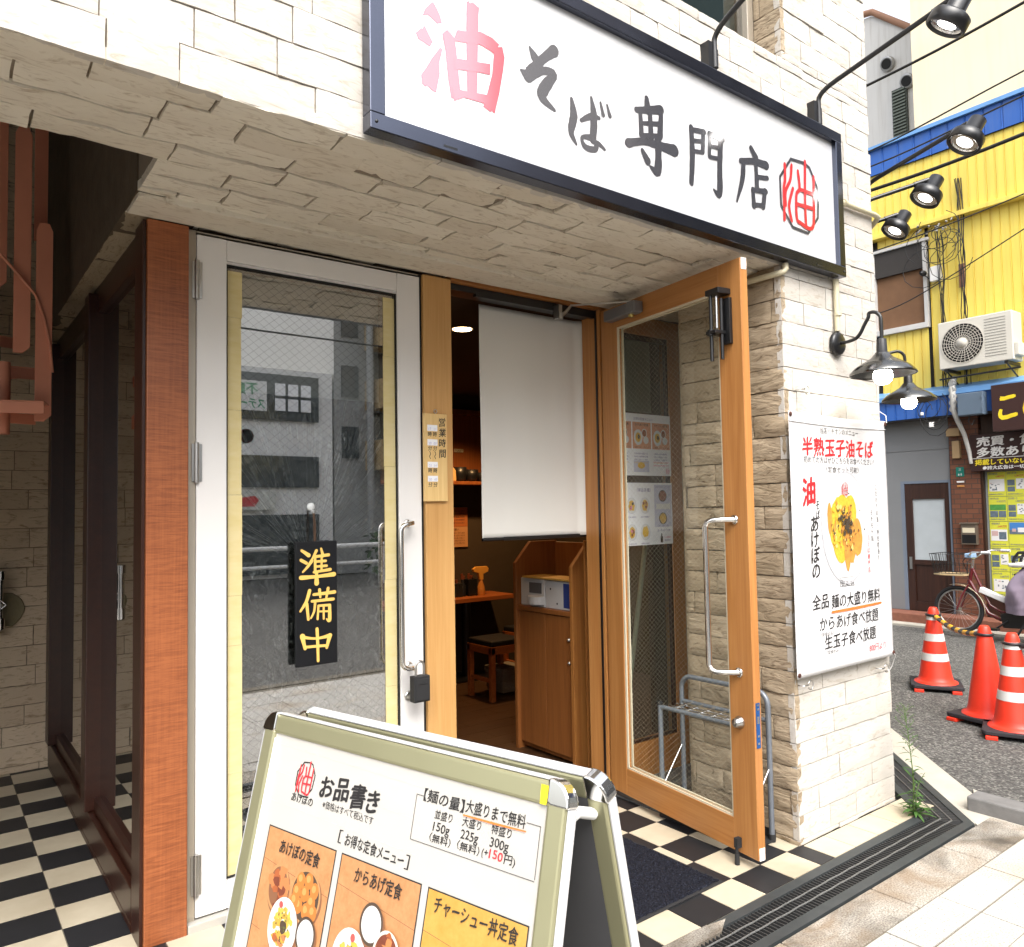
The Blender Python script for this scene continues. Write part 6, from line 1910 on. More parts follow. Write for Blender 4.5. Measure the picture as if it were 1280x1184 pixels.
def facade_items():
    U, V = (0, -1, 0), Z
    brown = plain('dark maroon board', (.035, .012, .010), .5)
    t = thing('shop_board', 'dark brown shop board with yellow hiragana under the air conditioner', 'shop sign', (10.1, 3.4, 2.33))
    b = MB(); b.box((10.06, 2.3, 2.335), (10.16, 3.82, 2.885)); b.build('board', brown, t, .004)
    L = MB(); L.text('この', (10.0585, 3.745, 2.485), U, V, .36, 0, 'L', .78, 0, .03); L.build('lettering', plain('yellow letters', (.80, .60, .02), .5), t)
    t = thing('estate_board', 'maroon header board with white and yellow writing above the yellow listings', 'shop sign', (10.36, 3.6, 1.9))
    b = MB(); b.box((10.30, 2.5, 1.885), (10.37, 4.175, 2.335)); b.build('board', brown, t, .004)
    L = MB()
    L.text('売買・賃貸', (10.2985, 4.10, 2.195), U, V, .125, 0, 'L', 1.0, 0, .035, fit=.78); L.text('多数あります', (10.2985, 4.10, 2.065), U, V, .125, 0, 'L', 1.0, 0, .035, fit=.93)
    L.box((10.2975, 2.5, 2.038), (10.2985, 4.16, 2.044), 0)
    L.text('掲載していない物件も', (10.2985, 4.125, 1.963), U, V, .075, 1, 'L', 1, 0, .03, fit=.80); L.text('●誇大広告は一切ありません', (10.2985, 4.04, 1.903), U, V, .050, 0, 'L', 1, 0, .02, fit=.74)
    L.build('lettering', [plain('white letters', (.80, .79, .77), .5), plain('yellow header letters', (.82, .66, .03), .5)], t)
    rnd = random.Random(21)
    yel = plain('acid yellow paper', (.66, .66, .06), .5, var=.05)
    mats = [yel, M['white_paint'], plain('plan line print', (.20, .22, .24), .6), plain('house photo print', (.12, .16, .20), .5, var=.6, vs=30), plain('sky photo print', (.06, .22, .55), .5), plain('red print', (.55, .05, .05), .5), plain('green photo print', (.08, .30, .06), .5, var=.4, vs=30), plain('pale pink print', (.60, .40, .38), .5)]
    pos = ('topmost', 'second down', 'third down', 'fourth down', 'lowest')
    colw, rowh = .20, .298
    for c in range(3):
        for r in range(5):
            ya = 4.045-c*(colw+.006); za = 1.872-r*(rowh+.006)
            lab = 'yellow listing sheet with %s, %s, %s' % (('a blue house photo' if (c, r) == (1, 2) else ('a floor plan', 'two small house photos', 'a pink floor plan', 'a green garden photo')[(c*5+r*3+c*r) % 4]), pos[r], ('beside the window post', 'one sheet from the window post', 'two sheets from the window post')[c])
            t = thing('listing_sheet', lab, 'poster', (10.43, ya, za-rowh), 'yellow property listings in the shop window')
            b = MB(); b.box((10.432, ya-colw, za-rowh), (10.4385, ya, za)); b.build('sheet', yel, t)
            L = MB(); xx = 10.4312
            def rc(a, b_, c_, d_, m, k=0):
                L.box((xx-.0006-k*.0006, ya-b_*colw, za-d_*rowh), (xx-k*.0006, ya-a*colw, za-c_*rowh), m)
            L.text(''.join(rnd.choice('売中古一戸建新築分譲賃貸駅徒歩分') for _ in range(6)), (xx-.0008, ya-.012, za-.034), U, V, .028, 2, 'L', fit=colw*.5)
            L.text('%d,%d80万円' % (rnd.randint(1, 4), rnd.randint(1, 9)), (xx-.0008, ya-colw*.45, za-.068), U, V, .032, 5 if rnd.random() < .4 else 2, 'L', fit=colw*.48)
            kind = (c*5+r*3+c*r) % 4
            if (c, r) == (1, 2):
                rc(.05, .95, .03, .50, 4, 2); rc(.05, .95, .33, .50, 3, 3); rc(.2, .4, .28, .40, 7, 4); rc(.5, .85, .24, .42, 1, 5)
            elif kind == 0:
                rc(.08, .92, .30, .80, 1, 1)
                for q in range(9):
                    a = rnd.uniform(.1, .75); d = rnd.uniform(.32, .7); rc(a, a+rnd.uniform(.05, .15), d, d+rnd.uniform(.02, .1), rnd.choice((2, 2, 7, 3)), 2+q*.2)
            elif kind == 1:
                rc(.05, .45, .34, .58, 3, 1); rc(.52, .95, .30, .72, 1, 1); rc(.05, .45, .62, .82, 3, 1)
                for q in range(6):
                    a = rnd.uniform(.54, .8); d = rnd.uniform(.32, .64); rc(a, a+.1, d, d+.04, 2, 2+q*.2)
            elif kind == 2:
                rc(.05, .95, .32, .78, 1, 1); rc(.1, .45, .38, .58, 7, 2); rc(.5, .9, .42, .72, 3, 2)
            else:
                rc(.06, .94, .32, .55, 6, 1); rc(.06, .5, .58, .84, 3, 1); rc(.54, .94, .58, .84, 3, 1)
            L.text(''.join(rnd.choice('所在地交通土地面積構造築年設備') for _ in range(9)), (xx-.0008, ya-.012, za-rowh+.016), U, V, .02, 2, 'L', fit=colw*.8)
            L.build('print', mats, t)
    t = thing('electric_box', 'grey metal electric box fixed to the blue awning', 'electric box', (10.1, 4.05, 2.55))
    bg_ = plain('blue grey box', (.10, .14, .19), .45)
    b = MB(); b.box((10.03, 3.90, 2.555), (10.145, 4.19, 2.83)); b.build('body', bg_, t, .006)
    b = MB(); b.box((10.024, 3.91, 2.565), (10.0295, 4.18, 2.82)); b.box((10.015, 3.905, 2.60), (10.024, 3.915, 2.64)); b.box((10.015, 3.905, 2.74), (10.024, 3.915, 2.78)); b.build('lid', bg_, t, .003)
    b = MB(); b.tube([(10.08, 4.07, 2.55), (10.07, 4.09, 2.48), (10.08, 4.05, 2.44), (10.09, 4.03, 2.50)], .006, 6); b.build('cable_tail', M['black_rubber'], t)
    t = thing('mailbox', 'steel mailbox with a dark lower panel on the brick pillar', 'mailbox', (10.33, 4.23, .98))
    b = MB(); b.box((10.30, 4.145, .985), (10.3595, 4.325, 1.245)); b.box((10.285, 4.135, 1.235), (10.3595, 4.335, 1.255)); b.build('body', plain('bronze steel', (.22, .18, .14), .4, .6), t, .003)
    b = MB(); b.box((10.298, 4.155, 1.0), (10.2998, 4.315, 1.105)); b.build('lower_panel', M['black_metal'], t)
    b = MB(); b.box((10.296, 4.165, 1.13), (10.2998, 4.305, 1.19)); b.build('name_card', plain('cream card', (.65, .58, .42), .5), t)
    t = thing('address_plate', 'small green address plate on the brick pillar', 'number plate', (10.35, 4.32, 1.85))
    b = MB(); b.box((10.352, 4.28, 1.83), (10.3592, 4.375, 1.95)); b.build('plate', plain('green enamel', (.012, .17, .13), .3), t, .002)
    L = MB(); L.text('6-5', (10.3512, 4.3275, 1.845), U, V, .036, 0, 'C', 1, 0, .02); L.text('三', (10.3512, 4.3275, 1.905), U, V, .034, 0, 'C', 1, 0, .01); L.build('lettering', M['white_paint'], t)
    t = thing('name_plate', 'small white name plate below the green address plate', 'name plate', (10.35, 4.33, 1.74))
    b = MB(); b.box((10.352, 4.285, 1.755), (10.3592, 4.37, 1.775)); b.build('plate', M['white_paint'], t, .002)
    b = MB(); b.box((10.352, 4.285, 1.70), (10.3592, 4.37, 1.722)); b.build('lower_strip', plain('orange strip', (.5, .22, .06), .5), t, .002)
    t = thing('meter_box', 'tan meter cover on the brick pillar under the awning', 'meter box', (10.33, 4.34, 2.1))
    b = MB(); b.box((10.30, 4.30, 2.06), (10.3592, 4.39, 2.28)); b.box((10.27, 4.28, 2.34), (10.3592, 4.44, 2.44)); b.build('cover', plain('tan cover', (.36, .24, .12), .6), t, .006)
    t = thing('pipe_duct', 'white wrapped pipe bending down from the awning to the brick pillar', 'pipe', (10.15, 4.2, 2.5))
    b = MB(); b.tube([(10.25, 4.30, 3.06), (10.12, 4.275, 2.99), (10.11, 4.27, 2.85), (10.11, 4.265, 2.64), (10.14, 4.24, 2.52), (10.22, 4.20, 2.34), (10.25, 4.165, 2.12), (10.25, 4.15, 1.98)], [.032, .034, .034, .034, .03, .026, .024, .02], 12); b.build('duct', plain('grey white wrap', (.46, .45, .42), .6, var=.25, vs=14), t)
    b = MB()
    for k in range(5):
        b.tube([(10.085, 4.275, 2.98-k*.08), (10.145, 4.265, 2.978-k*.08)], .036, 12)
    b.split('clip', plain('grey clip', (.30, .30, .29), .6), t)
    t = thing('cctv_box', 'white junction box with a black camera beside the brown boarded window', 'camera', (10.38, 4.52, 4.5))
    b = MB(); b.box((10.33, 4.45, 4.37), (10.40, 4.58, 4.56)); b.build('box', M['white_paint'], t, .006)
    b = MB(); b.lathe([(.035, 0), (.04, .03), (.03, .07), (.0001, .09)], (10.36, 4.66, 4.50), NX, 16); b.tube([(10.36, 4.66, 4.48), (10.36, 4.60, 4.42), (10.36, 4.56, 4.42)], .007, 6); b.build('dome', M['black_metal'], t)
    t = thing('wall_plate', 'narrow brown plate fixed to the yellow cladding above the air conditioner', 'plate', (10.38, 4.2, 4.3))
    b = MB(); b.box((10.385, 4.18, 4.22), (10.397, 4.25, 4.52)); b.build('plate', plain('rusty brown', (.22, .10, .06), .7), t, .003)
facade_items()

def aircon():
    t = thing('air_conditioner', 'white outdoor air conditioner unit with round fan grille on the yellow wall', 'air conditioner', (10.2, 4.0, 3.14))
    wh = plain('off-white unit casing', (.60, .575, .51), .5, var=.06)
    x0, x1, y0, y1, z0, z1 = 10.06, 10.34, 3.56, 4.39, 3.16, 3.745
    b = MB(); b.box((x0, y0, z0), (x1, y1, z1)); b.build('casing', wh, t, .012, 3)
    cy, cz, r = 4.11, 3.45, .235
    f = MB(); f.lathe([(.0001, 0), (r, 0)], (x0-.003, cy, cz), NX, 40); f.build('fan_recess', plain('fan dark', (.03, .03, .03), .8), t)
    g = MB()
    for k in range(1, 9):
        rr = r*k/8.2+.01
        g.tube([(x0-.010, cy+rr*math.cos(2*PI*i/40), cz+rr*math.sin(2*PI*i/40)) for i in range(40)], .0032, 5, closed=True)
    for i in range(28):
        a = 2*PI*i/28
        g.tube([(x0-.011, cy+.06*math.cos(a), cz+.06*math.sin(a)), (x0-.009, cy+r*math.cos(a+.35), cz+r*math.sin(a+.35))], .0034, 5)
    g.lathe([(.062, 0), (.06, .014), (.0001, .02)], (x0-.004, cy, cz), NX, 24)
    g.build('fan_grille', plain('grille plastic', (.52, .49, .43), .5), t)
    l = MB()
    for k in range(14):
        l.box((x0-.004, y0+.07, z0+.08+k*.034), (x0-.0005, y0+.30, z0+.086+k*.034))
    l.build('louvre', plain('grey slot', (.32, .31, .28), .6), t)
    v = MB(); v.box((x0+.02, y0-.05, z0+.05), (x1-.04, y0-.0005, z0+.20)); v.build('valve_cover', wh, t, .01)
    br = MB(); br.box((10.05, 3.62, 3.125), (10.42, 3.66, 3.158)); br.box((10.05, 4.29, 3.125), (10.42, 4.33, 3.158)); br.tube([(10.07, 3.64, 3.13), (10.41, 3.64, 2.98)], .01, 6); br.tube([(10.07, 4.31, 3.13), (10.41, 4.31, 2.98)], .01, 6); br.tube([(10.08, 3.5, 3.06), (10.08, 4.4, 3.04)], .012, 6)
    br.build('bracket', M['black_metal'], t)
aircon()

def cables():
    def cab(lab, pts, r, name='overhead_cable'):
        t = thing(name, lab, 'cable', pts[0], 'black cables by the yellow building')
        sm = []
        P = [Vector(p) for p in pts]
        for i in range(len(P)-1):
            p0 = P[max(i-1, 0)]; p1 = P[i]; p2 = P[i+1]; p3 = P[min(i+2, len(P)-1)]
            for q in range(6):
                s = q/6
                sm.append(.5*((2*p1)+(-p0+p2)*s+(2*p0-5*p1+4*p2-p3)*s*s+(-p0+3*p1-3*p2+p3)*s**3))
        sm.append(P[-1])
        b = MB(); b.tube(sm, r, 6); b.build('cable', M['black_rubber'], t)
    cab('thick black cable sagging across the cream tower behind the top spotlight', [(8, 5.5, 6.02), (8, 4.05, 6.00), (8, 2.6, 6.10), (8, 0, 6.45)], .014)
    cab('thick black cable crossing below the blue band behind the spotlights', [(8, 5.5, 4.93), (8, 4.05, 4.85), (8, 2.66, 4.88), (8, 0, 5.1)], .018)
    cab('thin cable running just under the top of the blue band', [(9.6, 6.5, 5.95), (9.6, 4.9, 5.83), (9.6, 3.2, 5.98), (9.6, 1, 6.2)], .010)
    cab('thin cable crossing the foot of the cream tower over the roof edge', [(9.8, 6.5, 6.2), (9.8, 5.0, 6.13), (9.8, 3.2, 6.36), (9.8, 1, 6.6)], .010)
    cab('thin cable slanting over the yellow cladding under the ledge', [(9.9, 6.0, 4.85), (9.9, 5.0, 4.83), (9.9, 3.3, 5.0), (9.9, 1, 5.4)], .008)
    cab('thin cable slanting across the brown boarded window', [(10.2, 5.4, 4.05), (10.2, 4.9, 4.12), (10.2, 4.3, 4.33), (10.2, 3.3, 4.75)], .007)
    rnd = random.Random(31)
    for k, (y, z0, z1, lab) in enumerate(((4.44, 2.7, 5.0, 'cable bundle dropping down the yellow wall beside the boarded window'), (4.18, 2.95, 5.6, 'cable bundle dropping down the yellow wall past the brown plate'))):
        t = thing('cable_bundle', lab, 'cable', (10.35, y, z0), 'dropped cable bundles')
        b = MB()
        for j in range(5):
            pts = []
            for i in range(12):
                s = i/11
                pts.append((10.36-.02*j*.4-rnd.uniform(0, .02), y+rnd.uniform(-.018, .018)+.03*math.sin(s*5+j), z0+(z1-z0)*s))
            b.tube(pts, .0055, 5)
        b.build('cable', M['black_rubber'], t)
    t = thing('cable_tangle', 'tangle of looped wires and clips under the yellow ledge', 'cable', (10.3, 4.6, 5.0))
    b = MB()
    for j in range(9):
        cy, cz, r = 4.45+rnd.uniform(-.2, .25), 4.85+rnd.uniform(-.35, .2), rnd.uniform(.10, .30)
        a0 = rnd.uniform(0, 6)
        b.tube([(10.27-rnd.uniform(0, .03), cy+r*math.cos(a0+s*.5)*1.0, cz+r*.9*math.sin(a0+s*.5)) for s in range(11)], .0045, 5)
    b.build('loop', M['black_rubber'], t)
    b = MB()
    for j in range(14):
        p = Vector((10.28, 4.42+rnd.uniform(-.22, .28), 5.05+rnd.uniform(-.06, .06)))
        b.tube([p, p+Vector((-.01, rnd.uniform(-.05, .05), rnd.uniform(-.07, .02)))], .012, 6)
    b.build('clip', plain('dull clip', (.30, .29, .27), .5), t)
    t = thing('cable_tangle', 'dangling wires and connectors on the blue awning above the house door', 'cable', (10.1, 4.6, 2.6))
    b = MB()
    for j in range(6):
        cy, cz, r = 4.55+rnd.uniform(-.12, .12), 2.62+rnd.uniform(-.12, .16), rnd.uniform(.08, .2)
        a0 = rnd.uniform(0, 6)
        b.tube([(10.10-rnd.uniform(0, .03), cy+r*math.cos(a0+s*.5), cz+r*1.3*math.sin(a0+s*.5)) for s in range(9)], .0045, 5)
    b.build('loop', M['black_rubber'], t)
    b = MB(); b.box((10.07, 4.50, 2.46), (10.10, 4.55, 2.52)); b.box((10.07, 4.62, 2.62), (10.10, 4.65, 2.66)); b.build('connector', M['white_paint'], t, .004)
cables()

def far_buildings():
    cream = streaked('cream rendered wall', (.78, .67, .46), (.58, .48, .32), .8, .25)
    t = thing('cream_tower', 'tall plain cream building with a dark red edge behind the yellow building', 'building', (15, 4.5, 0))
    b = MB(); b.box((14.2, 2.72, 0), (20, 6.44, 16)); b.build('wall', cream, t)
    b = MB(); b.box((14.02, 2.50, 0), (15.5, 2.70, 16)); b.build('red_corner_strip', plain('dark red strip', (.22, .03, .022), .6), t)
    t = thing('white_building', 'white concrete building with two round vents and a louvre behind the cream tower', 'building', (16, 7.7, 0))
    wc = streaked('white weathered concrete', (.62, .605, .58), (.40, .37, .33), .8, .5)
    b = MB(); b.prism([(5.8, 0), (16, 0), (16, 12.9), (8.05, 11.95), (6.8, 10.85), (5.8, 10.2)], (16, 0, 0), Y, Z, (6, 0, 0)); b.build('wall', wc, t)
    b = MB()
    P = [(8.9, 12.2), (8.02, 11.98), (7.25, 11.24), (6.5, 10.6)]
    b.tube([(15.97, y, z+.03) for y, z in P], .07, 6); b.build('parapet_flashing', plain('brown flashing', (.32, .16, .09), .6), t)
    for (y, z) in ((7.72, 10.75), (7.33, 10.2)):
        v = MB(); v.lathe([(.13, 0), (.15, .10), (.12, .14), (.10, .13), (.0001, .06)], (16, y, z), (-.9, 0, -.4), 22); v.build('vent_hood', plain('steel hood', (.40, .40, .40), .35, .4), t)
        w_ = MB(); w_.lathe([(.0001, .142), (.10, .143)], (16, y, z), (-.9, 0, -.4), 22); w_.build('vent_mouth', M['black_metal'], t)
    l = MB(); l.box((15.93, 7.36, 9.05), (15.995, 7.66, 10.1)); o = l.build('louvre', plain('dark louvre', (.045, .055, .045), .6), t)
    s = MB()
    for k in range(15):
        s.box((15.90, 7.38, 9.08+k*.068), (15.93, 7.64, 9.11+k*.068))
    s.build('slat', plain('louvre slat', (.12, .14, .11), .5), o)
far_buildings()

# ------------------------------------------------------------------ cones, bars, bicycle
def cones():
    red = plain('fluorescent red plastic', (.78, .04, .016), .45, var=.22, vs=9)
    whi = plain('reflective white band', (.66, .65, .63), .4, var=.16, vs=14)
    blk = plain('black rubber base', (.02, .018, .022), .7, var=.2)
    def cone(x, y, stripes, lab, rz, tilt=0):
        t = thing('traffic_cone', lab, 'traffic cone', (0, 0, 0), 'red traffic cones on the side street')
        H = .66
        rad = lambda z: .128-(.128-.036)*(z-.055)/(H-.055)
        b = MB()
        b.lathe([(.165, .040), (.160, .052), (.140, .060), (.130, .072), (rad(.10), .10), (rad(.3), .3), (rad(.5), .5), (rad(.62), .62), (.034, .645), (.026, .658), (.0001, .66)], (0, 0, -.02), Z, 36)
        b.build('cone', red, t)
        if stripes:
            for za, zb in ((.225, .285), (.385, .445), (.555, .60)):
                w_ = MB(); w_.lathe([(rad(za)+.0018, za), (rad(zb)+.0018, zb)], (0, 0, -.02), Z, 36); w_.build('white_band', whi, t)
        k = MB(); k.prism([(-.19, -.17), (-.17, -.19), (.17, -.19), (.19, -.17), (.19, .17), (.17, .19), (-.17, .19), (-.19, .17)], (0, 0, -.004), X, Y, (0, 0, .028)); k.build('base', blk, t, .006)
        f = MB()
        for a, b_ in ((-1, -1), (1, -1), (1, 1), (-1, 1)):
            f.box((a*.10, b_*.10, -.03), (a*.205, b_*.17, -.006))
        f.split('foot', red, t, .004)
        t.location = (x, y, 0); t.rotation_euler = (0, tilt, rz)
        return t
    cone(6.70, 3.06, True, 'red cone with white bands before the dark house door', R(28))
    cone(5.94, 2.37, False, 'plain red cone without white bands, between the two banded cones', R(-12))
    cone(5.73, 2.12, True, 'red cone with white bands overlapping the plain cone, a black bar tied to it', R(20))
    def bar(a, b, lab, stripes):
        t = thing('cone_bar', lab, 'barrier bar', a, 'bars linking the cones')
        a, b = Vector(a), Vector(b)
        d = b-a
        P = MB(); n = 14
        pts = [a+d*(i/n)+Vector((0, 0, -.05*math.sin(PI*i/n))) for i in range(n+1)]
        for i in range(n):
            P.tube([pts[i], pts[i+1]], .019, 12, (i % 2) if stripes else 0)
        P.build('rod', [plain('black band', (.02, .016, .018), .4), plain('yellow band', (.75, .38, .015), .4)], t)
        r = MB()
        for p in (a, b):
            c = p - (d.normalized()*.0)
            r.tube([(p.x+.052*math.cos(2*PI*i/20), p.y+.052*math.sin(2*PI*i/20), p.z) for i in range(20)], .010, 8, closed=True)
        r.split('end_ring', plain('black ring', (.02, .016, .018), .4), t)
    bar((6.70, 3.06, .575), (5.94, 2.37, .578), 'black and yellow striped bar between the far cone and the plain cone', True)
    bar((5.73, 2.12, .57), (5.60, .95, .56), 'plain black bar tied to the banded cone beside the plain cone', False)
cones()

def bicycle():
    t = thing('bicycle', 'dark red city bicycle with front basket and purple covered child seat parked before the listings', 'bicycle', (9.45, 3.5, 0))
    red = plain('deep red frame paint', (.11, .008, .012), .25, var=.08, coat=.6)
    x = 9.45
    def wheel(y, z, r, label=None):
        w_ = MB(); w_.tube([(x, y+r*math.cos(2*PI*i/48), z+r*math.sin(2*PI*i/48)) for i in range(48)], .019, 8, closed=True)
        o = w_.build('wheel', M['black_rubber'], t)
        rim = MB(); rim.tube([(x, y+(r-.028)*math.cos(2*PI*i/48), z+(r-.028)*math.sin(2*PI*i/48)) for i in range(48)], .009, 6, closed=True); rim.build('rim', M['steel'], o)
        s = MB()
        for i in range(24):
            a = 2*PI*i/24; b_ = a+.35*(1 if i % 2 else -1)
            s.tube([(x+(.02 if i % 2 else -.02), y+.02*math.cos(b_), z+.02*math.sin(b_)), (x, y+(r-.03)*math.cos(a), z+(r-.03)*math.sin(a))], .0014, 4)
        s.tube([(x-.04, y, z), (x+.04, y, z)], .022, 10)
        s.build('spokes', M['steel'], o)
    wheel(4.03, .285, .25); wheel(3.02, .285, .25)
    mg = MB()
    for y, a0, a1 in ((4.03, 75, 185), (3.02, -10, 190)):
        vs = []
        for k in range(25):
            a = R(a0+(a1-a0)*k/24)
            vs += [(x-.03, y+.285*math.cos(a), .285+.285*math.sin(a)), (x+.03, y+.285*math.cos(a), .285+.285*math.sin(a))]
        mg.add(vs, [(2*k, 2*k+1, 2*k+3, 2*k+2) for k in range(24)], 0, True)
    for o in mg.split('mudguard', plain('cream mudguard', (.55, .47, .32), .4), t):
        o.modifiers.new('thick', 'SOLIDIFY').thickness = .004
    f = MB()
    hd0, hd1 = Vector((x, 3.905, .58)), Vector((x, 3.865, .76))
    f.tube([hd0, hd1], .022, 12)
    f.tube([hd0+Vector((0, 0, .05)), (x, 3.82, .46), (x, 3.72, .27), (x, 3.60, .215), (x, 3.45, .215)], .024, 12)
    f.tube([hd1, (x, 3.78, .55), (x, 3.70, .36), (x, 3.60, .30), (x, 3.44, .29)], .016, 10)
    f.tube([(x, 3.45, .20), (x, 3.36, .68)], .018, 10)
    for dx in (-.05, .05):
        f.tube([(x+dx*.4, 3.44, .215), (x+dx, 3.02, .285)], .010, 8); f.tube([(x+dx*.4, 3.37, .58), (x+dx, 3.02, .285)], .009, 8)
        f.tube([(x+dx*.5, 3.905, .57), (x+dx, 3.97, .45), (x+dx, 4.03, .285)], .011, 8)
    f.build('frame', red, t)
    h = MB()
    h.tube([hd1, (x, 3.85, .86)], .013, 10)
    h.tube([(x-.26, 3.66, .955), (x-.24, 3.76, .955), (x-.14, 3.85, .90), (x, 3.85, .87), (x+.14, 3.85, .90), (x+.24, 3.76, .955), (x+.26, 3.66, .955)], .010, 10)
    h.build('handlebar', M['chrome'], t)
    g = MB(); g.tube([(x-.26, 3.66, .955), (x-.262, 3.57, .955)], .016, 10); g.tube([(x+.26, 3.66, .955), (x+.262, 3.57, .955)], .016, 10); g.split('grip', plain('pale grip', (.55, .56, .56), .5), t)
    c = MB(); c.box((x-.16, 3.80, .885), (x-.03, 3.88, .935)); c.build('controller', plain('blue white controller', (.25, .38, .55), .4), t, .01)
    l = MB(); l.tube([(x-.1, 3.88, .90), (x-.08, 3.93, .84), (x-.02, 3.92, .74)], .005, 6); l.tube([(x+.1, 3.88, .90), (x+.06, 3.94, .82), (x, 3.92, .66)], .005, 6); l.build('brake_cable', M['black_rubber'], t)
    b = MB()
    for z in (.70, .80, .92):
        r_ = .13+(z-.70)*.18
        b.tube([(x-r_, 3.93, z), (x-r_, 4.22+(z-.7)*.15, z), (x+r_, 4.22+(z-.7)*.15, z), (x+r_, 3.93, z)], .0045, 6, closed=True)
    for i in range(8):
        y = 3.94+i*.04
        for s in (-1, 1):
            b.tube([(x+s*.13, y, .70), (x+s*.17, y+.005, .92)], .003, 5)
    for i in range(7):
        b.tube([(x-.13+i*.043, 4.22, .70), (x-.17+i*.056, 4.253, .92)], .003, 5)
    b.build('front_basket', M['black_metal'], t)
    p = MB(); p.prism([(-.13, 3.90), (.13, 3.90), (.15, 4.15), (.09, 4.25), (-.09, 4.25), (-.15, 4.15)], (x, 0, .675), X, Y, (0, 0, .018)); p.build('basket_tray', wood('pale tray wood', (.46, .33, .17), (.62, .47, .27), 1, .5), t, .004)
    s = MB(); s.lathe([(.0001, .74), (.05, .735), (.085, .72), (.08, .69), (.03, .66)], (x, 3.36, 0), Z, 20); s.build('saddle', M['black_rubber'], t)
    w_ = MB(); w_.prism([(3.80, .50), (3.78, .56), (3.45, .42), (3.42, .35)], (x-.04, 0, 0), Y, Z, (.08, 0, 0)); w_.build('white_pannier', plain('white plastic bag', (.78, .78, .78), .4), t, .01)
    ch = MB(); ch.prism([(3.56, .13), (3.58, .28), (3.30, .34), (3.0, .31), (3.0, .25), (3.3, .14)], (x-.06, 0, 0), Y, Z, (.025, 0, 0)); ch.build('chain_case', M['black_metal'], t, .01)
    pd = MB(); pd.tube([(x-.07, 3.50, .21), (x-.07, 3.62, .12)], .010, 8); pd.box((x-.15, 3.58, .10), (x-.075, 3.67, .125)); pd.tube([(x-.03, 3.30, .285), (x-.12, 3.42, .03), (x-.12, 3.5, .012)], .012, 8); pd.build('pedal', M['black_metal'], t)
    # child seat under a purple rain cover
    cv = MB()
    nu, nv = 48, 30
    vs = []
    for j in range(nv+1):
        v = j/nv
        for i in range(nu+1):
            a = 2*PI*i/nu
            z = .30+v*.52
            rx = (.20+.03*math.sin(v*PI))*(1-.55*v**4); ry = (.20+.05*math.sin(v*PI))*(1-.45*v**4)
            k = 1+.16*noise.noise(Vector((math.cos(a)*2, math.sin(a)*2, v*3)))+.05*math.sin(a*7+v*6)+.04*noise.noise(Vector((math.cos(a)*6, math.sin(a)*6, v*9)))
            vs.append((x+rx*k*math.cos(a), 3.22+.10*(1-v)+ry*k*math.sin(a), z))
    cv.add(vs, [(j*(nu+1)+i, j*(nu+1)+i+1, (j+1)*(nu+1)+i+1, (j+1)*(nu+1)+i) for j in range(nv) for i in range(nu)], 0, True)
    cv.add([vs[nv*(nu+1)+i] for i in range(nu)], [tuple(range(nu))], 0)
    cv.build('seat_cover', plain('mauve rain cover', (.25, .20, .26), .55, var=.12), t)
    hr = MB(); hr.tube([(x-.1, 3.42, .80), (x-.1, 3.40, .90), (x-.1, 3.36, .955), (x-.1, 3.26, .965), (x-.1, 3.20, .93)], .016, 10); hr.tube([(x+.1, 3.42, .80), (x+.1, 3.40, .90), (x+.1, 3.36, .955), (x+.1, 3.26, .965), (x+.1, 3.20, .93)], .016, 10); hr.tube([(x-.1, 3.40, .90), (x+.1, 3.40, .90)], .014, 8); hr.build('seat_handrail', M['black_rubber'], t)
    tp = MB(); tp.box((x-.13, 3.24, .80), (x+.13, 3.46, .845)); tp.build('seat_pad', plain('pale pad', (.62, .60, .56), .6), t, .02, 3)
bicycle()

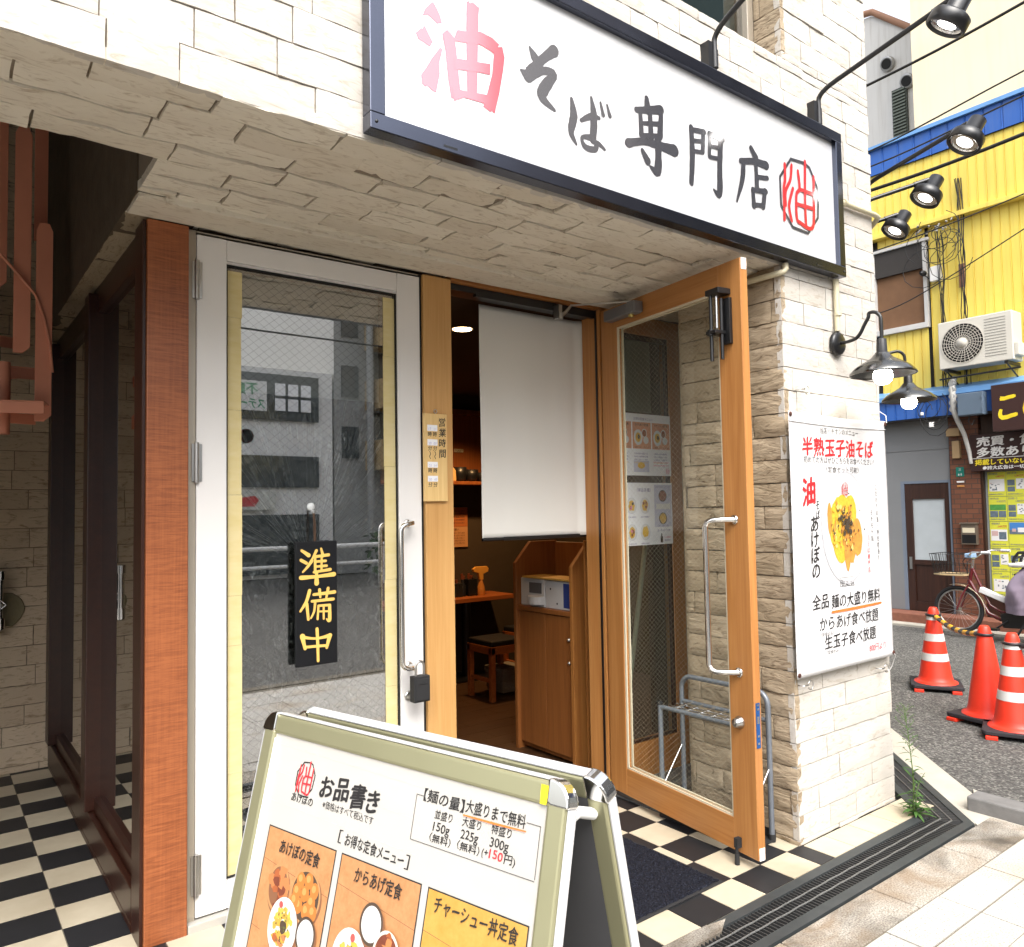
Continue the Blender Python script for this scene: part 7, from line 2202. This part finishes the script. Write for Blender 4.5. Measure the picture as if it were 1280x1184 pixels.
# ------------------------------------------------------------------ weed by the drain
def weed():
    t = thing('weed', 'tall thin green weed growing from the drain edge at the pillar corner', 'plant', (3.82, 1.87, 0))
    rnd = random.Random(17)
    g1 = plain('weed leaf green', (.045, .11, .018), .6, var=.4, vs=40)
    g2 = plain('weed stem green', (.09, .15, .035), .6, var=.3, vs=30)
    s = MB(); L = MB()
    def leaf(p, d, ln, wd, droop=.3):
        d = Vector(d).normalized(); side = d.cross(Vector((0, 0, 1)))
        side = side.normalized() if side.length > .01 else Vector((1, 0, 0))
        vs = []
        n = 5
        for i in range(n+1):
            a = i/n
            c = p + d*ln*a + Vector((0, 0, -droop*ln*a*a))
            w_ = wd*math.sin(PI*min(1, a*.93+.07))*.5
            vs += [c-side*w_, c+Vector((0, 0, -w_*.3)), c+side*w_]
        fs = []
        for i in range(n):
            k = i*3
            fs += [(k, k+1, k+4, k+3), (k+1, k+2, k+5, k+4)]
        L.add(vs, fs, 0, True)
    base = Vector((3.82, 1.872, 0))
    def stem(h, lean, nl, ln0, ph):
        pts = []
        for i in range(12):
            a = i/11
            pts.append(base + Vector((lean[0]*a*a+.006*math.sin(a*9+ph), lean[1]*a*a+.006*math.cos(a*7+ph), h*a)))
        s.tube(pts, [.0042*(1-.75*i/11) for i in range(12)], 6)
        for k in range(nl):
            a = (k+.5)/nl
            i = min(10, int(a*11)); p = pts[i].lerp(pts[i+1], a*11-i)
            an = k*2.4+ph+rnd.uniform(-.4, .4)
            el = rnd.uniform(.15, .9)
            leaf(p, (math.cos(an), math.sin(an), el), ln0*(1.05-.75*a)*rnd.uniform(.7, 1.2), .016*(1.1-.75*a), rnd.uniform(.1, .6))
        return pts
    pts = stem(.52, (-.02, .015), 34, .095, 0)
    stem(.20, (.06, -.03), 12, .08, 1.2); stem(.16, (-.05, -.03), 10, .075, 2.4)
    for k in range(18):
        an = rnd.uniform(0, 6.28)
        leaf(base+Vector((rnd.uniform(-.02, .02), rnd.uniform(-.02, .02), rnd.uniform(.005, .06))), (math.cos(an), math.sin(an), rnd.uniform(.1, .9)), rnd.uniform(.06, .11), .017, .5)
    # feathery top with tiny side sprays
    for k in range(26):
        a = .55+.45*k/26
        i = min(10, int(a*11)); p = pts[i].lerp(pts[i+1], a*11-i)
        an = k*2.4
        q = p+Vector((math.cos(an), math.sin(an), .9))*rnd.uniform(.02, .05)
        s.tube([p, q], .0011, 4)
        for j in range(3):
            leaf(q+Vector((rnd.uniform(-.006, .006), rnd.uniform(-.006, .006), rnd.uniform(-.012, .006))), (rnd.uniform(-1, 1), rnd.uniform(-1, 1), .6), .014, .005, .1)
    s.build('stem', g2, t); L.build('leaves', g1, t)
weed()

# ------------------------------------------------------------------ the far side of the main road, seen mirrored in the glass
def roadside():
    rnd = random.Random(41)
    dark = plain('dark office glass', (.05, .06, .065), .15)
    def block(name, lab, x0, x1, z1, col, y0=-12.0, rows=None, cols=None):
        t = thing(name, lab, 'building', ((x0+x1)/2, y0, 0))
        b = MB(); b.box((x0, y0-8, 0), (x1, y0, z1)); b.build('wall', col, t)
        if rows:
            for z in rows:
                n = cols or max(2, int((x1-x0)/1.6))
                p = (x1-x0)/n
                for i in range(n):
                    a_, b_ = x0+p*(i+.18), x0+p*(i+.82)
                    w_ = MB(); w_.box((a_, y0+.001, z), (b_, y0+.05, z+1.2)); o = w_.build('window', dark, t)
                    w_ = MB(); w_.box((a_-.05, y0+.002, z-.06), (b_+.05, y0+.09, z)); w_.box((a_-.05, y0+.002, z+1.2), (b_+.05, y0+.09, z+1.25)); w_.box(((a_+b_)/2-.025, y0+.05, z), ((a_+b_)/2+.025, y0+.07, z+1.2)); w_.build('window_frame', M['alu_paint'], o)
        return t
    wht = plain('white street wall', (.82, .81, .79), .7, var=.06)
    gr = plain('grey street wall', (.32, .32, .31), .7, var=.1)
    tan = plain('ochre balcony', (.46, .33, .17), .7, var=.1)
    t = block('office_building', 'white building with green window signs, mirrored in the door glass', 4.6, 8.1, 5.0, wht)
    b = MB(); b.box((5.0, -11.99, 3.75), (7.7, -11.90, 4.85)); b.build('window_band', dark, t)
    s = MB(); s.box((5.1, -11.895, 3.95), (6.4, -11.88, 4.65)); s.build('white_window_sign', M['white_paint'], t)
    s = MB(); s.text('不動産', (5.75, -11.875, 4.35), (-1, 0, 0), Z, .30, 0, 'C', 1, 0, .02); s.text('ステーション', (5.75, -11.875, 4.02), (-1, 0, 0), Z, .26, 0, 'C', 1, 0, .02, fit=1.2); s.build('green_lettering', plain('green letters', (.02, .30, .12), .5), t)
    s = MB()
    for i in range(3):
        for j in range(2):
            s.box((6.6+i*.32, -11.895, 3.98+j*.36), (6.85+i*.32, -11.88, 4.27+j*.36))
    s.build('listing_panel', M['poster'], t)
    s = MB(); s.lathe([(.0001, .01), (.17, .01)], (5.95, -11.99, 3.35), (0, 1, 0), 24); s.build('red_roundel', plain('red roundel', (.6, .03, .05), .5), t)
    s = MB(); s.box((5.0, -11.99, 2.15), (7.7, -11.9, 2.9)); s.box((5.0, -11.99, .1), (7.7, -11.9, 1.5)); s.build('shop_window', dark, t)
    s = MB(); s.box((5.0, -11.99, 1.62), (6.6, -11.85, 2.05)); s.build('shop_fascia', plain('pale fascia', (.6, .6, .55), .6), t)
    s = MB(); s.poly([(5.7, 1.7), (6.1, 1.7), (6.2, 1.85), (6.1, 1.95), (5.75, 1.9)], (0, -11.84, 0), X, Z, 0); s.build('red_mark', plain('red mark', (.55, .03, .04), .5), t)
    t = block('apartment_building', 'grey apartment block with rounded ochre balconies, mirrored in the door glass', 8.15, 11.2, 9.9, gr)
    for k in range(4):
        z = 2.6+k*1.55
        b = MB(); b.prism([(9.0, -12), (9.15, -11.35), (9.6, -11.0), (10.3, -10.95), (10.9, -11.3), (11.1, -12)], (0, 0, z), X, Y, (0, 0, .75)); b.build('balcony', tan, t)
        w_ = MB(); w_.box((9.2, -11.999, z+.76), (10.9, -11.95, z+1.5)); w_.build('balcony_window', dark, t)
        w_ = MB(); w_.box((8.35, -11.999, z+.3), (8.8, -11.95, z+1.1)); w_.build('window', dark, t)
    p = MB(); p.tube([(8.95, -11.6, 0), (8.95, -11.6, 8.6)], .09, 12)
    t2 = thing('utility_pole', 'concrete utility pole before the apartment block, mirrored in the door glass', 'pole', (8.95, -11.6, 0)); p.build('pole', gr, t2)
    q = MB(); q.tube([(8.5, -11.6, 7.6), (9.4, -11.6, 7.6)], .04, 8); q.build('crossarm', gr, t2)
    t3 = thing('guard_pipe', 'white pipe guardrail along the far pavement, mirrored in the door glass', 'guardrail', (8, -9.2, 0))
    b = MB(); b.tube([(2, -9.2, .82), (16, -9.2, .82)], .05, 10); b.tube([(2, -9.2, .45), (16, -9.2, .45)], .04, 10); b.build('rail', M['white_paint'], t3)
    for k in range(8):
        b = MB(); b.tube([(2.2+k*1.95, -9.2, -.03), (2.2+k*1.95, -9.2, .84)], .05, 10); b.build('post', M['white_paint'], t3)
    hd = MB(); r2 = random.Random(6)
    for k in range(900):
        p = Vector((r2.uniform(8.2, 13.5), -10.2+r2.uniform(-.4, .4), r2.uniform(.1, 1.05)))
        d = Vector((r2.uniform(-1, 1), r2.uniform(-1, 1), r2.uniform(-1, 1))).normalized()*.09; e = d.orthogonal()*.8
        hd.add([p-d, p+e*.5, p+d, p-e*.5], [(0, 1, 2, 3)])
    tag(hd.build('hedge', plain('hedge green', (.03, .075, .02), .7, var=.5, vs=20)), 'clipped green hedge before the apartment block, mirrored in the door glass', 'hedge')
    for z, y1 in ((6.3, -11.0), (5.5, -10.5)):
        t4 = thing('overhead_cable', 'street cable %s the utility pole, mirrored in the door glass' % ('at the crossarm of' if z > 6 else 'below the crossarm of'), 'cable', (8, y1, z), 'street cables over the main road')
        b = MB(); b.tube([(-6+k*3, y1, z+.35*((k-5)/5)**2) for k in range(11)], .022, 6); b.build('cable', M['black_rubber'], t4)
    block('corner_shop', 'low grey shop building across the road beside the apartment block', 11.4, 17, 9.0, gr, -12, (1.0, 4.0, 6.6))
    block('dark_office', 'dark brown tiled office block across the main road', 17.2, 34, 26.0, plain('dark brown tile', (.10, .08, .07), .5), -12, (1.2, 4.2, 7.2, 10.2))
    block('pale_office', 'pale low office building across the main road', -3.5, 4.4, 8.5, wht, -12.4, (1.0, 4.2, 6.4))
    block('beige_house', 'beige rendered house across the main road', -12, -3.7, 7.0, plain('beige render', (.50, .44, .35), .8), -12.0, (1.0, 4.0))
roadside()

# a thing that came out as one single piece is that piece
def collapse():
    kids = {}
    for o in COL.objects:
        if o.parent:
            kids.setdefault(o.parent.name, []).append(o)
    for o in list(COL.objects):
        if o.type == 'EMPTY' and o.parent is None and len(kids.get(o.name, [])) == 1:
            c = kids[o.name][0]
            if c.type != 'MESH' or kids.get(c.name):
                continue
            mw = world(c)
            nm = o.name
            for k in ('label', 'category', 'group'):
                if k in o:
                    c[k] = o[k]
            bpy.data.objects.remove(o)
            c.parent = None
            c.matrix_parent_inverse = Matrix()
            c.matrix_basis = mw
            c.name = nm
collapse()
